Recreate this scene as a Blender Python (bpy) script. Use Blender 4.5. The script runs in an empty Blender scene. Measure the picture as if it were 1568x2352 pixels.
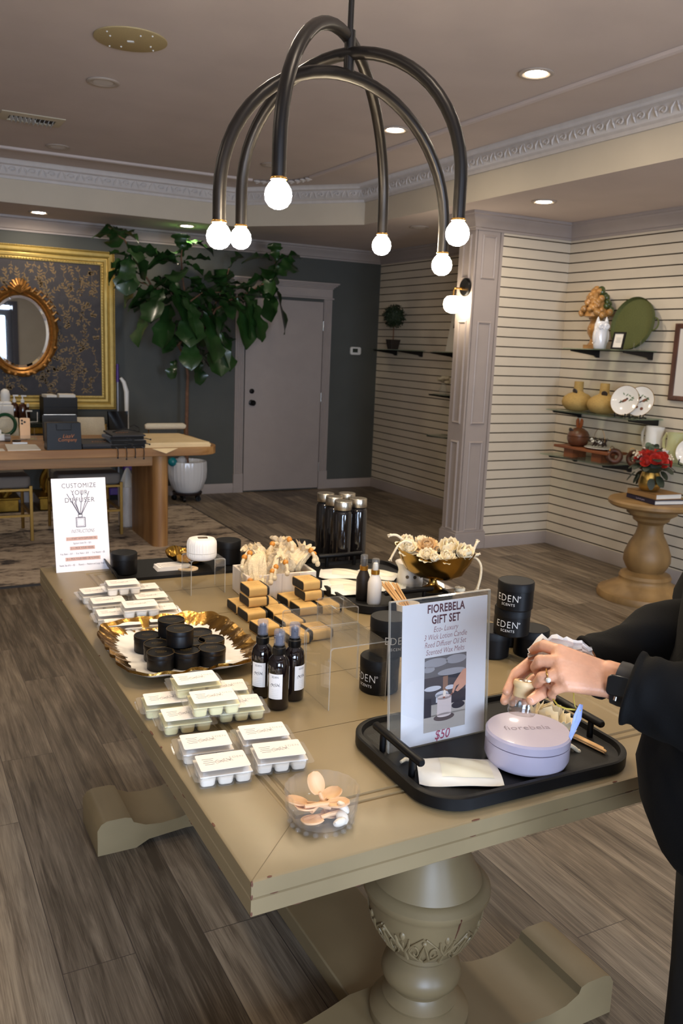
import bpy, bmesh, math, random
from mathutils import Vector, Matrix, Euler
from math import sin, cos, pi, radians, sqrt, atan2, hypot
random.seed(7)
S = bpy.context.scene
COL = S.collection
# ------------------------------------------------------------------ camera
F = 1965.6; CX, CY = 784.0, 1176.0; HC = 1.58
YAW, PIT, ROL = 0.4947, 0.1917, 0.0403
fwd = Vector((sin(YAW)*cos(PIT), cos(YAW)*cos(PIT), -sin(PIT)))
r0 = Vector((cos(YAW), -sin(YAW), 0)); u0 = r0.cross(fwd)
RIGHT = cos(ROL)*r0 + sin(ROL)*u0
UP = -sin(ROL)*r0 + cos(ROL)*u0
CAM = Vector((0, 0, HC))
cd = bpy.data.cameras.new('camera'); cam = bpy.data.objects.new('camera', cd); COL.objects.link(cam)
m = Matrix((RIGHT, UP, -fwd)).transposed().to_4x4(); m.translation = CAM
cam.matrix_world = m
cd.sensor_fit = 'HORIZONTAL'; cd.sensor_width = 24.0; cd.lens = 24.0*F/1568.0
cd.clip_start = 0.05; cd.clip_end = 60
cd.dof.use_dof = True; cd.dof.focus_distance = 1.75; cd.dof.aperture_fstop = 9.0
S.camera = cam
def ray(px, py): return RIGHT*((px-CX)/F) - UP*((py-CY)/F) + fwd
def at_z(px, py, z): d = ray(px, py); return CAM + d*((z-HC)/d.z)
def at_y(px, py, y): d = ray(px, py); return CAM + d*(y/d.y)
def at_x(px, py, x): d = ray(px, py); return CAM + d*(x/d.x)
def at_d(px, py, dep): return CAM + ray(px, py)*dep
def z_over(p, px, py):
    d = ray(px, py); return HC + d.z*hypot(p[0], p[1])/hypot(d.x, d.y)
ZT = 0.78
def tb(px, py, z=0.0): return at_z(px, py, ZT+z)
# ------------------------------------------------------------------ materials
def lin(c):
    c /= 255.0
    return c/12.92 if c <= 0.04045 else ((c+0.055)/1.055)**2.4
def rgb(r, g, b): return (lin(r), lin(g), lin(b), 1)
MATS = {}
def mat(name, col, rough=.5, metal=0., var=0., vscale=12., stretch=(1, 1, 1), bump=0., bscale=200., coat=0., sheen=0., spec=None, trans=0., emit=None, estr=0., rvar=0.):
    if name in MATS: return MATS[name]
    m = bpy.data.materials.new(name); m.use_nodes = True
    nt = m.node_tree; N = nt.nodes; L = nt.links
    p = N['Principled BSDF']
    p.inputs['Base Color'].default_value = col; p.inputs['Roughness'].default_value = rough
    p.inputs['Metallic'].default_value = metal
    if spec is not None: p.inputs['Specular IOR Level'].default_value = spec
    if coat: p.inputs['Coat Weight'].default_value = coat; p.inputs['Coat Roughness'].default_value = .06
    if sheen: p.inputs['Sheen Weight'].default_value = sheen
    if trans: p.inputs['Transmission Weight'].default_value = trans
    if emit: p.inputs['Emission Color'].default_value = emit; p.inputs['Emission Strength'].default_value = estr
    tc = N.new('ShaderNodeTexCoord')
    if var:
        mp = N.new('ShaderNodeMapping'); mp.inputs['Scale'].default_value = stretch
        L.new(tc.outputs['Object'], mp.inputs['Vector'])
        n = N.new('ShaderNodeTexNoise'); n.inputs['Scale'].default_value = vscale; n.inputs['Detail'].default_value = 5
        L.new(mp.outputs[0], n.inputs['Vector'])
        mx = N.new('ShaderNodeMix'); mx.data_type = 'RGBA'
        mx.inputs['A'].default_value = tuple(c*(1-var) for c in col[:3])+(1,)
        mx.inputs['B'].default_value = tuple(min(1, c*(1+var)) for c in col[:3])+(1,)
        mr = N.new('ShaderNodeMapRange'); mr.inputs[1].default_value = .3; mr.inputs[2].default_value = .7
        L.new(n.outputs['Fac'], mr.inputs[0]); L.new(mr.outputs[0], mx.inputs['Factor'])
        L.new(mx.outputs['Result'], p.inputs['Base Color'])
        if rvar:
            m2 = N.new('ShaderNodeMapRange'); m2.inputs[3].default_value = rough-rvar; m2.inputs[4].default_value = rough+rvar
            L.new(n.outputs['Fac'], m2.inputs[0]); L.new(m2.outputs[0], p.inputs['Roughness'])
    if bump:
        mp2 = N.new('ShaderNodeMapping'); mp2.inputs['Scale'].default_value = stretch
        L.new(tc.outputs['Object'], mp2.inputs['Vector'])
        n2 = N.new('ShaderNodeTexNoise'); n2.inputs['Scale'].default_value = bscale; n2.inputs['Detail'].default_value = 3
        L.new(mp2.outputs[0], n2.inputs['Vector'])
        b = N.new('ShaderNodeBump'); b.inputs['Strength'].default_value = bump; b.inputs['Distance'].default_value = .002
        L.new(n2.outputs['Fac'], b.inputs['Height']); L.new(b.outputs[0], p.inputs['Normal'])
    MATS[name] = m
    return m
def clear(name, tint=(1, 1, 1), ior=1.45, rough=.02, haze=0.0, hazecol=(1, 1, 1)):
    """thin clear sheet: see-through with a fresnel reflection on each face"""
    if name in MATS: return MATS[name]
    m = bpy.data.materials.new(name); m.use_nodes = True; nt = m.node_tree; N = nt.nodes; L = nt.links
    N.remove(N['Principled BSDF']); out = N['Material Output']
    t = N.new('ShaderNodeBsdfTransparent'); t.inputs[0].default_value = tint+(1,)
    g = N.new('ShaderNodeBsdfGlossy'); g.inputs['Roughness'].default_value = rough
    f = N.new('ShaderNodeFresnel'); ge = N.new('ShaderNodeNewGeometry'); mr = N.new('ShaderNodeMapRange')
    mr.inputs[3].default_value = ior; mr.inputs[4].default_value = 1/ior
    L.new(ge.outputs['Backfacing'], mr.inputs[0]); L.new(mr.outputs[0], f.inputs[0])
    mx = N.new('ShaderNodeMixShader'); L.new(f.outputs[0], mx.inputs[0]); L.new(t.outputs[0], mx.inputs[1]); L.new(g.outputs[0], mx.inputs[2])
    last = mx
    if haze:
        d = N.new('ShaderNodeBsdfDiffuse'); d.inputs[0].default_value = hazecol+(1,)
        m2 = N.new('ShaderNodeMixShader'); m2.inputs[0].default_value = haze
        L.new(mx.outputs[0], m2.inputs[1]); L.new(d.outputs[0], m2.inputs[2]); last = m2
    L.new(last.outputs[0], out.inputs[0]); MATS[name] = m
    return m
def glow(name, col, strength):
    m = bpy.data.materials.new(name); m.use_nodes = True; nt = m.node_tree; N = nt.nodes
    N.remove(N['Principled BSDF']); e = N.new('ShaderNodeEmission'); e.inputs[0].default_value = col; e.inputs[1].default_value = strength
    nt.links.new(e.outputs[0], N['Material Output'].inputs[0]); MATS[name] = m
    return m
def wood(name, c1, c2, scale=6., stretch=(1, .06, 1), rough=.5, bump=.1):
    if name in MATS: return MATS[name]
    m = bpy.data.materials.new(name); m.use_nodes = True; nt = m.node_tree; N = nt.nodes; L = nt.links
    p = N['Principled BSDF']; p.inputs['Roughness'].default_value = rough
    tc = N.new('ShaderNodeTexCoord'); mp = N.new('ShaderNodeMapping'); mp.inputs['Scale'].default_value = stretch
    L.new(tc.outputs['Object'], mp.inputs[0])
    n = N.new('ShaderNodeTexNoise'); n.inputs['Scale'].default_value = scale; n.inputs['Detail'].default_value = 8; n.inputs['Distortion'].default_value = .6
    L.new(mp.outputs[0], n.inputs[0])
    r = N.new('ShaderNodeValToRGB'); r.color_ramp.elements[0].position = .35; r.color_ramp.elements[1].position = .66
    r.color_ramp.elements[0].color = c1; r.color_ramp.elements[1].color = c2
    L.new(n.outputs['Fac'], r.inputs[0]); L.new(r.outputs[0], p.inputs['Base Color'])
    b = N.new('ShaderNodeBump'); b.inputs['Strength'].default_value = bump; b.inputs['Distance'].default_value = .002
    L.new(n.outputs['Fac'], b.inputs['Height']); L.new(b.outputs[0], p.inputs['Normal'])
    MATS[name] = m
    return m
# ------------------------------------------------------------------ geometry builder
def rrect(w, d, r, n=6, cx=0, cy=0):
    pts = []
    for sx, sy, a0 in ((1, 1, 0), (-1, 1, 90), (-1, -1, 180), (1, -1, 270)):
        for i in range(n+1):
            a = radians(a0+90*i/n); pts.append((cx+sx*(w/2-r)+r*cos(a), cy+sy*(d/2-r)+r*sin(a)))
    return pts
def ell(rx, ry, n=40, cx=0, cy=0): return [(cx+rx*cos(2*pi*i/n), cy+ry*sin(2*pi*i/n)) for i in range(n)]
def RZ(a): return Matrix.Rotation(a, 4, 'Z')
def T(x, y, z): return Matrix.Translation((x, y, z))
TXT = {}
class G:
    def __init__(s): s.bm = bmesh.new()
    def n(s): return len(s.bm.faces)
    def mi(s, n0, k):
        s.bm.faces.ensure_lookup_table()
        for f in s.bm.faces[n0:]: f.material_index = k
        return s
    def add(s, vs, fs, M=None):
        if M is not None: vs = [M @ Vector(v) for v in vs]
        b = [s.bm.verts.new(v) for v in vs]
        for f in fs:
            try: s.bm.faces.new([b[i] for i in f])
            except ValueError: pass
        return s
    def box(s, cx, cy, cz, sx, sy, sz, M=None):
        v = [(cx+a*sx/2, cy+b*sy/2, cz+c*sz/2) for a in (-1, 1) for b in (-1, 1) for c in (-1, 1)]
        return s.add(v, [(0, 1, 3, 2), (4, 6, 7, 5), (0, 4, 5, 1), (2, 3, 7, 6), (0, 2, 6, 4), (1, 5, 7, 3)], M)
    def prism(s, o, z0, z1, M=None, top=None):
        n = len(o); t = top or o
        v = [(x, y, z0) for x, y in o]+[(x, y, z1) for x, y in t]
        return s.add(v, [tuple(range(n))[::-1], tuple(range(n, 2*n))]+[(i, (i+1) % n, n+(i+1) % n, n+i) for i in range(n)], M)
    def rings(s, rings, M=None, cap0=True, cap1=True, close=False):
        n = len(rings[0]); v = [p for r in rings for p in r]; f = []
        k = len(rings)
        for j in range(k if close else k-1):
            a, b = j*n, ((j+1) % k)*n
            for i in range(n): f.append((a+i, a+(i+1) % n, b+(i+1) % n, b+i))
        if cap0 and not close: f.append(tuple(range(n))[::-1])
        if cap1 and not close: f.append(tuple(range((k-1)*n, k*n)))
        return s.add(v, f, M)
    def lathe(s, prof, seg=36, M=None, cap0=True, cap1=True, sx=1, sy=1, flute=None):
        R = []
        for r, z in prof:
            ring = []
            for i in range(seg):
                a = 2*pi*i/seg; q = max(r, 1e-5)
                if flute: q *= 1-flute[1]*(0.5+0.5*cos(flute[0]*a))
                ring.append((sx*q*cos(a), sy*q*sin(a), z))
            R.append(ring)
        return s.rings(R, M, cap0, cap1)
    def cyl(s, x, y, z0, z1, r, r2=None, seg=28, M=None):
        m2 = T(x, y, 0); m2 = M @ m2 if M is not None else m2
        return s.lathe([(r, z0), (r if r2 is None else r2, z1)], seg, m2)
    def tube(s, pts, r, seg=10, M=None, flat=None, close=False):
        pts = [Vector(p) for p in pts]; n = len(pts); R = []
        rs = r if isinstance(r, (list, tuple)) else [r]*n
        nrm = None
        for i, p in enumerate(pts):
            if close: t = pts[(i+1) % n]-pts[i-1]
            else: t = pts[min(i+1, n-1)]-pts[max(i-1, 0)]
            if t.length < 1e-9: t = Vector((0, 0, 1))
            t.normalize()
            if nrm is None:
                nrm = t.cross(Vector((0, 0, 1)))
                if nrm.length < 1e-3: nrm = t.cross(Vector((0, 1, 0)))
            nrm = nrm - t*nrm.dot(t)
            if nrm.length < 1e-6: nrm = t.orthogonal()
            nrm.normalize(); bn = t.cross(nrm)
            fl = flat or 1
            R.append([p+nrm*(rs[i]*cos(2*pi*k/seg))+bn*(rs[i]*fl*sin(2*pi*k/seg)) for k in range(seg)])
        return s.rings(R, M, close=close)
    def sph(s, x, y, z, rx, ry=None, rz=None, u=14, v=9, M=None):
        ry = rx if ry is None else ry; rz = rx if rz is None else rz
        vs = [(x, y, z-rz)]
        for j in range(1, v):
            b = -pi/2+pi*j/v
            for i in range(u): a = 2*pi*i/u; vs.append((x+rx*cos(b)*cos(a), y+ry*cos(b)*sin(a), z+rz*sin(b)))
        vs.append((x, y, z+rz)); f = []
        for i in range(u): f.append((0, 1+(i+1) % u, 1+i))
        for j in range(v-2):
            for i in range(u): a = 1+j*u; f.append((a+i, a+(i+1) % u, a+u+(i+1) % u, a+u+i))
        e = len(vs)-1; a = 1+(v-2)*u
        for i in range(u): f.append((a+i, a+(i+1) % u, e))
        return s.add(vs, f, M)
    def grid(s, fn, nu, nv, M=None, cu=False):
        vs = [fn(i/(nu if cu else nu-1), j/(nv-1)) for j in range(nv) for i in range(nu)]; f = []
        for j in range(nv-1):
            for i in range(nu if cu else nu-1):
                k = (i+1) % nu; f.append((j*nu+i, j*nu+k, (j+1)*nu+k, (j+1)*nu+i))
        return s.add(vs, f, M)
    def sheet(s, fn, nu, nv, th, M=None):
        """grid with thickness: fn(u,v)->Vector"""
        top = [[Vector(fn(i/(nu-1), j/(nv-1))) for i in range(nu)] for j in range(nv)]
        bot = []
        for j in range(nv):
            row = []
            for i in range(nu):
                du = top[j][min(i+1, nu-1)]-top[j][max(i-1, 0)]; dv = top[min(j+1, nv-1)][i]-top[max(j-1, 0)][i]
                n = du.cross(dv)
                if n.length > 1e-12: n.normalize()
                row.append(top[j][i]-n*th)
            bot.append(row)
        vs = [p for r in top for p in r]+[p for r in bot for p in r]; o = nu*nv; f = []
        for j in range(nv-1):
            for i in range(nu-1):
                a = j*nu+i; f.append((a, a+1, a+nu+1, a+nu)); f.append((o+a, o+a+nu, o+a+nu+1, o+a+1))
        for i in range(nu-1):
            f.append((i, o+i, o+i+1, i+1)); a = (nv-1)*nu+i; f.append((a, a+1, o+a+1, o+a))
        for j in range(nv-1):
            a = j*nu; f.append((a, a+nu, o+a+nu, o+a)); a += nu-1; f.append((a, o+a, o+a+nu, a+nu))
        return s.add(vs, f, M)
    def sweep_rect(s, w, h, prof, M=None):
        """mitred frame round a w x h opening in XY; prof = (outward offset, z)"""
        R = []
        for sx, sy in ((-1, -1), (1, -1), (1, 1), (-1, 1)):
            R.append([(sx*(w/2+o), sy*(h/2+o), z) for o, z in prof])
        return s.rings(R, M, close=True)
    def sweep_path(s, path, prof, z=0, close=False):
        """mouldings along an XY path; prof = (offset to the left of travel, height)"""
        n = len(path); R = []
        for i in range(n):
            p = Vector(path[i]).to_2d()
            a = Vector(path[i-1]).to_2d() if (i > 0 or close) else None
            b = Vector(path[(i+1) % n]).to_2d() if (i < n-1 or close) else None
            d1 = (p-a).normalized() if a is not None else None
            d2 = (b-p).normalized() if b is not None else None
            if d1 is None: d1 = d2
            if d2 is None: d2 = d1
            n1 = Vector((-d1.y, d1.x)); n2 = Vector((-d2.y, d2.x)); nn = (n1+n2)
            nn = nn/(nn.dot(n1)) if abs(nn.dot(n1)) > 1e-6 else n1
            R.append([(p.x+nn.x*o, p.y+nn.y*o, z+h) for o, h in prof])
        return s.rings(R, None, close=close)
    def text(s, body, size, M=None, fn=None, shear=0., ox=0., xs=1., sp=1., align='CENTER', ext=.0, fit=None):
        key = (body, shear, ox, sp, align)
        if key not in TXT:
            c = bpy.data.curves.new('lettering', 'FONT'); c.body = body; c.size = 1; c.align_x = align; c.align_y = 'CENTER'
            c.shear = shear; c.offset = ox; c.space_character = sp; c.resolution_u = 3
            o = bpy.data.objects.new('lettering', c); COL.objects.link(o)
            dg = bpy.context.evaluated_depsgraph_get(); dg.update()
            me = o.evaluated_get(dg).to_mesh()
            TXT[key] = ([tuple(v.co) for v in me.vertices], [tuple(p.vertices) for p in me.polygons])
            o.evaluated_get(dg).to_mesh_clear(); bpy.data.objects.remove(o); bpy.data.curves.remove(c)
        vs, fs = TXT[key]
        if fit: xs = fit/(size*(max(v[0] for v in vs)-min(v[0] for v in vs)))
        vs = [Vector((v[0]*size*xs, v[1]*size, ext)) for v in vs]
        if fn: vs = [Vector(fn(v)) for v in vs]
        return s.add(vs, fs, M)
    def scrawl(s, w, h, M=None, fn=None, seed=0, th=.0006):
        """an unreadable handwritten line as a flat ribbon"""
        q = random.Random(seed); n = 34; P = []
        for k in range(n):
            u = k/(n-1); P.append(Vector((w*(u-.5)+h*.25*sin(k*1.9), h*(.32*sin(k*1.55+q.uniform(-.3, .3))+.18*sin(k*.7+seed)), 0)))
        L = []
        for k in range(n):
            d = P[min(k+1, n-1)]-P[max(k-1, 0)]; d = d.normalized() if d.length > 1e-9 else Vector((1, 0, 0)); nn = Vector((-d.y, d.x, 0))*th*.5; L += [P[k]+nn, P[k]-nn]
        if fn: L = [Vector(fn(v)) for v in L]
        return s.add(L, [(2*k, 2*k+1, 2*k+3, 2*k+2) for k in range(n-1)], M)
    def obj(s, name, mt, parent=None, loc=(0, 0, 0), rz=0., rot=None, bev=0., bseg=2, sub=0, ang=38, flat=False, keep=False, weld=False):
        bm = s.bm
        if weld: bmesh.ops.remove_doubles(bm, verts=bm.verts, dist=1e-5)
        bmesh.ops.recalc_face_normals(bm, faces=bm.faces)
        if not flat:
            for f in bm.faces: f.smooth = True
            for e in bm.edges:
                if len(e.link_faces) == 2 and e.calc_face_angle(0) > radians(ang): e.smooth = False
        me = bpy.data.meshes.new(name); bm.to_mesh(me)
        if not keep: bm.free()
        if isinstance(mt, (list, tuple)):
            for k in mt: me.materials.append(k)
        else: me.materials.append(mt)
        o = bpy.data.objects.new(name, me); COL.objects.link(o)
        if parent is not None: o.parent = parent
        o.location = loc; o.rotation_euler = rot if rot is not None else (0, 0, rz)
        if bev:
            b = o.modifiers.new('bevel', 'BEVEL'); b.width = bev; b.segments = bseg; b.limit_method = 'ANGLE'; b.angle_limit = radians(40)
            b.harden_normals = False
        if sub:
            b = o.modifiers.new('subdivision', 'SUBSURF'); b.levels = sub; b.render_levels = sub
        return o
def thing(name, label, cat, loc=(0, 0, 0), rz=0., group=None, rot=None):
    o = bpy.data.objects.new(name, None); o.empty_display_size = .05; COL.objects.link(o)
    o.location = loc; o.rotation_euler = rot if rot is not None else (0, 0, rz)
    o['label'] = label; o['category'] = cat
    if group: o['group'] = group
    return o
def tag(o, label, cat, group=None):
    o['label'] = label; o['category'] = cat
    if group: o['group'] = group
    return o
def struct(o): o['kind'] = 'structure'; return o
def kids(o): return [c for c in bpy.data.objects if c.parent == o]
def dup(root, loc, rz=None, label=None, group=None, rot=None):
    r = root.copy(); COL.objects.link(r); r.location = loc
    if rz is not None: r.rotation_euler = (0, 0, rz)
    if rot is not None: r.rotation_euler = rot
    if label: r['label'] = label
    if group: r['group'] = group
    for ch in kids(root):
        c = ch.copy(); COL.objects.link(c); c.parent = r
        for g in kids(ch):
            d = g.copy(); COL.objects.link(d); d.parent = c
    return r
def yaw_of(a, b): return atan2(b[1]-a[1], b[0]-a[0])
LDOWN, LSCONCE, LBULB, DAY1, DAY2, EXPO = 215., 26., 190., 210., 210., 0.36
# ================================================================== ROOM
X0, X1, Y0, YB = -3.2, 4.94, -2.5, 8.47
ZS, ZC = 2.60, 2.92
m_ceil = mat('ceiling_paint', rgb(204, 190, 182), .85, var=.04, vscale=3, bump=.25, bscale=60)
m_fascia = mat('fascia_paint', rgb(205, 192, 170), .8, var=.03, vscale=4)
m_slat = mat('slat_board', rgb(212, 199, 178), .5, var=.03, vscale=5)
m_groove = mat('raw_fibre_groove_shade', rgb(88, 70, 48), .9)  # raw fibre brown that also paints the shade inside the grooves
m_trim = mat('grey_trim_paint', rgb(164, 152, 145), .45, var=.03, vscale=8)
m_white_trim = mat('pale_moulding', rgb(205, 197, 190), .6, var=.04, vscale=20)
m_dark = mat('dark_wall_paint', rgb(78, 79, 74), .75, var=.05, vscale=4, bump=.15, bscale=90)
m_taupe = mat('taupe_wall_paint', rgb(150, 142, 130), .8, var=.04, vscale=4)
def plank_material():
    m = bpy.data.materials.new('floor_planks'); m.use_nodes = True; nt = m.node_tree; N = nt.nodes; L = nt.links
    p = N['Principled BSDF']; tc = N.new('ShaderNodeTexCoord')
    mp = N.new('ShaderNodeMapping'); mp.inputs['Rotation'].default_value = (0, 0, radians(90)); mp.inputs['Location'].default_value = (.3, .05, 0)
    L.new(tc.outputs['Object'], mp.inputs[0])
    b = N.new('ShaderNodeTexBrick'); b.offset = .37; b.offset_frequency = 2
    b.inputs['Scale'].default_value = 1; b.inputs['Brick Width'].default_value = 1.22; b.inputs['Row Height'].default_value = .185
    b.inputs['Mortar Size'].default_value = .0012; b.inputs['Mortar Smooth'].default_value = .1; b.inputs['Bias'].default_value = 0
    b.inputs['Color1'].default_value = (0, 0, 0, 1); b.inputs['Color2'].default_value = (1, 1, 1, 1); b.inputs['Mortar'].default_value = (.5, .5, .5, 1)
    L.new(mp.outputs[0], b.inputs[0])
    ms = N.new('ShaderNodeMapping'); ms.inputs['Scale'].default_value = (16, 1.1, 1); L.new(tc.outputs['Object'], ms.inputs[0])
    ad = N.new('ShaderNodeVectorMath'); ad.operation = 'ADD'
    sc = N.new('ShaderNodeVectorMath'); sc.operation = 'SCALE'; sc.inputs['Scale'].default_value = 37.
    L.new(b.outputs['Color'], sc.inputs[0]); L.new(ms.outputs[0], ad.inputs[0]); L.new(sc.outputs[0], ad.inputs[1])
    n = N.new('ShaderNodeTexNoise'); n.inputs['Scale'].default_value = 2.2; n.inputs['Detail'].default_value = 9; n.inputs['Roughness'].default_value = .62; n.inputs['Distortion'].default_value = .5
    L.new(ad.outputs[0], n.inputs[0])
    m2 = N.new('ShaderNodeMapping'); m2.inputs['Scale'].default_value = (150, 2.4, 1); L.new(tc.outputs['Object'], m2.inputs[0])
    n2 = N.new('ShaderNodeTexNoise'); n2.inputs['Scale'].default_value = 2; n2.inputs['Detail'].default_value = 3; L.new(m2.outputs[0], n2.inputs[0])
    r = N.new('ShaderNodeValToRGB'); e = r.color_ramp.elements
    e[0].position = .28; e[0].color = rgb(76, 65, 52); e[1].position = .74; e[1].color = rgb(156, 140, 118)
    k = e.new(.5); k.color = rgb(117, 103, 86)
    m3 = N.new('ShaderNodeMath'); m3.operation = 'MULTIPLY_ADD'; m3.inputs[1].default_value = .46; L.new(n2.outputs['Fac'], m3.inputs[0]); 
    s1 = N.new('ShaderNodeMath'); s1.operation = 'SUBTRACT'; s1.inputs[1].default_value = .23; L.new(n.outputs['Fac'], s1.inputs[0]); L.new(s1.outputs[0], m3.inputs[2])
    sep = N.new('ShaderNodeSeparateColor'); L.new(b.outputs['Color'], sep.inputs[0])
    m4 = N.new('ShaderNodeMath'); m4.operation = 'MULTIPLY_ADD'; m4.inputs[1].default_value = .3; L.new(sep.outputs[0], m4.inputs[0]); L.new(m3.outputs[0], m4.inputs[2])
    s2 = N.new('ShaderNodeMath'); s2.operation = 'SUBTRACT'; s2.inputs[1].default_value = .15; L.new(m4.outputs[0], s2.inputs[0])
    L.new(s2.outputs[0], r.inputs[0])
    mx = N.new('ShaderNodeMix'); mx.data_type = 'RGBA'; mx.inputs['B'].default_value = rgb(70, 60, 52)
    L.new(b.outputs['Fac'], mx.inputs['Factor']); L.new(r.outputs[0], mx.inputs['A']); L.new(mx.outputs['Result'], p.inputs['Base Color'])
    p.inputs['Roughness'].default_value = .42; p.inputs['Specular IOR Level'].default_value = .35
    bp = N.new('ShaderNodeBump'); bp.inputs['Strength'].default_value = .12; bp.inputs['Distance'].default_value = .002
    L.new(m3.outputs[0], bp.inputs['Height']); L.new(bp.outputs[0], p.inputs['Normal'])
    return m
struct(G().box((X0+X1)/2, (Y0+YB)/2, -.05, X1-X0+.4, YB-Y0+.4, .1).obj('floor', plank_material(), flat=True))
# --- ceiling: raised tray in the middle, soffit around it
TX0, TX1, TY0, TY1, TCUT = -1.65, 3.706, -1.2, 7.62, .95
OCT = [(TX0+TCUT, TY0), (TX1-TCUT, TY0), (TX1, TY0+TCUT), (TX1, TY1-TCUT), (TX1-TCUT*.85, TY1), (TX0+TCUT, TY1), (TX0, TY1-TCUT), (TX0, TY0+TCUT)]
g = G(); o8 = [(x, y, ZS) for x, y in OCT]; out = [(X0, Y0, ZS), (X1, Y0, ZS), (X1, YB, ZS), (X0, YB, ZS)]
g.add(o8+out, [(0, 1, 9, 8), (1, 2, 9), (2, 3, 10, 9), (3, 4, 10), (4, 5, 11, 10), (5, 6, 11), (6, 7, 8, 11), (7, 0, 8)])
g.add([(x, y, ZC) for x, y in OCT], [tuple(range(8))])
g.add([(X0-.2, Y0-.2, 3.1), (X1+.2, Y0-.2, 3.1), (X1+.2, YB+.2, 3.1), (X0-.2, YB+.2, 3.1)], [(0, 1, 2, 3)])
struct(g.obj('ceiling', m_ceil, flat=True))
g = G()
for i in range(8):
    a, b = OCT[i], OCT[(i+1) % 8]
    g.add([(a[0], a[1], ZS), (b[0], b[1], ZS), (b[0], b[1], ZC), (a[0], a[1], ZC)], [(0, 1, 2, 3)])
struct(g.obj('ceiling_fascia', m_fascia, flat=True))
struct(G().sweep_path(OCT, [(0, 2.78), (.012, 2.78), (.016, 2.80), (.03, 2.808), (.034, 2.815), (.05, 2.875), (.07, 2.885), (.072, 2.905), (.085, 2.919), (0, 2.919)], 0, True).obj('trim_1', m_white_trim))
g = G()
def scroll(p, d, n):
    # one carved leaf scroll of the cornice at p, running along d, standing out along n
    t = [p+d*(.03*cos(a)*(1-a/9))+Vector((0, 0, .022*sin(a)*(1-a/9)))+n*.006 for a in [k*.55 for k in range(12)]]
    g.tube(t, [.005+.003*(k/11) for k in range(12)], 5)
    for q in (-1, 1):
        g.tube([p+d*(.045*q)+Vector((0, 0, -.025)), p+d*(.052*q)+Vector((0, 0, .0))+n*.008, p+d*(.068*q)+Vector((0, 0, .028))+n*.004], [.004, .008, .003], 5)
for i in (2, 3, 4):
    a, b = Vector(OCT[i]+(2.846,)), Vector(OCT[i+1]+(2.846,)); d = (b-a); ln = d.length; d.normalize(); nn = Vector((-d.y, d.x, 0))
    for k in range(int(ln/.15)): 
        q = a+d*(.09+.15*k)+nn*.045
        if q.y > 2.2 and q.x > -.2: scroll(q, d, nn)
struct(g.obj('trim_2', m_white_trim))
# thin rail on the ceiling with a carved corner
rail = [(-.022, 2.919), (-.018, 2.904), (-.006, 2.898), (.006, 2.898), (.018, 2.904), (.022, 2.919)]
g = G(); g.sweep_path([(3.17, -.6), (3.17, 6.62)], rail); g.sweep_path([(2.83, 7.06), (-1.1, 7.12)], rail)
struct(g.obj('trim_3', m_ceil))
g = G()
for k in range(9):
    a = radians(8+k*9.5); p = Vector((2.83+.34*sin(a), 6.62+.44*cos(a), 2.906))
    g.sph(p.x, p.y, p.z, .03+.008*(k % 2), .022, .012, 8, 6)
    g.tube([p+Vector((-.03, -.01, 0)), p+Vector((0, .03, -.008)), p+Vector((.035, .01, 0))], [.006, .01, .004], 6)
struct(g.obj('trim_4', m_white_trim))
# --- walls
struct(G().box((X0+X1)/2, YB+.06, 1.4, X1-X0+.4, .12, 2.9).obj('wall_back', m_dark, flat=True))
struct(G().box(X0-.06, (Y0+YB)/2, 1.4, .12, YB-Y0+.4, 2.9).obj('wall_left', m_taupe, flat=True))
def slatwall(name, p0, p1, inward, z1=2.56):
    """slatted board from p0 to p1; grooves every 75 mm"""
    p0 = Vector(p0); p1 = Vector(p1); inw = Vector(inward)
    prof = [(-.05, .02), (0, .02)]
    k = -1
    while .1887+.0755*k+.0045 < z1:
        z = .1887+.0755*k
        prof += [(0, z-.0045), (-.016, z-.0045), (-.016, z+.0045), (0, z+.0045)]; k += 1
    prof += [(0, z1), (-.05, z1)]
    R = [[(p.x+inw.x*o, p.y+inw.y*o, z) for o, z in prof] for p in (p0, p1)]
    o = G().rings(R).obj(name, [m_slat, m_groove], flat=True)
    nx, ny = inw.x, inw.y
    for f in o.data.polygons:
        c = f.center; dd = (c.x-p0.x)*nx+(c.y-p0.y)*ny
        if -.04 < dd < -.002: f.material_index = 1
    return struct(o)
XW = 4.94; YP = 5.47
slatwall('wall_right', (XW, Y0), (XW, YP+.02), (-1, 0))
slatwall('wall_alcove', (4.265, YP), (XW-.001, YP), (0, -1))
slatwall('wall_right_far', (XW, YP+.2), (XW, YB), (-1, 0))
struct(G().box(XW+.11, (Y0+YB)/2, 1.4, .12, YB-Y0+.4, 2.9).obj('wall_outer', m_taupe, flat=True))
g = G(); g.box(4.60, YP+.125, 1.3, .66, .15, 2.59)
struct(g.obj('wall_partition_core', m_trim, flat=True))
# pilaster with raised panels
PX, PYB = 4.0, 5.67
g = G(); g.box((PX+4.265)/2, (YP+PYB)/2, 1.3, .265, PYB-YP, 2.59)
pil = struct(g.obj('wall_pilaster', m_trim, flat=True))
def panel(g, M, w, h): g.sweep_rect(w-.02, h-.02, [(0, 0), (.0, .006), (.008, .011), (.016, .006), (.018, 0)], M)
g = G()
MF = lambda x, z: Matrix(((1, 0, 0, x), (0, 0, -1, YP), (0, 1, 0, z), (0, 0, 0, 1)))       # front face (towards -y)
ML = lambda y, z: Matrix(((0, 0, -1, PX), (-1, 0, 0, y), (0, 1, 0, z), (0, 0, 0, 1)))      # left face (towards -x)
for za, zb in ((2.13, 2.44), (1.02, 1.80), (.16, .87)):
    panel(g, MF(4.133, (za+zb)/2), .12, zb-za)
    panel(g, ML(5.565, (za+zb)/2), .09, zb-za)
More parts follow.
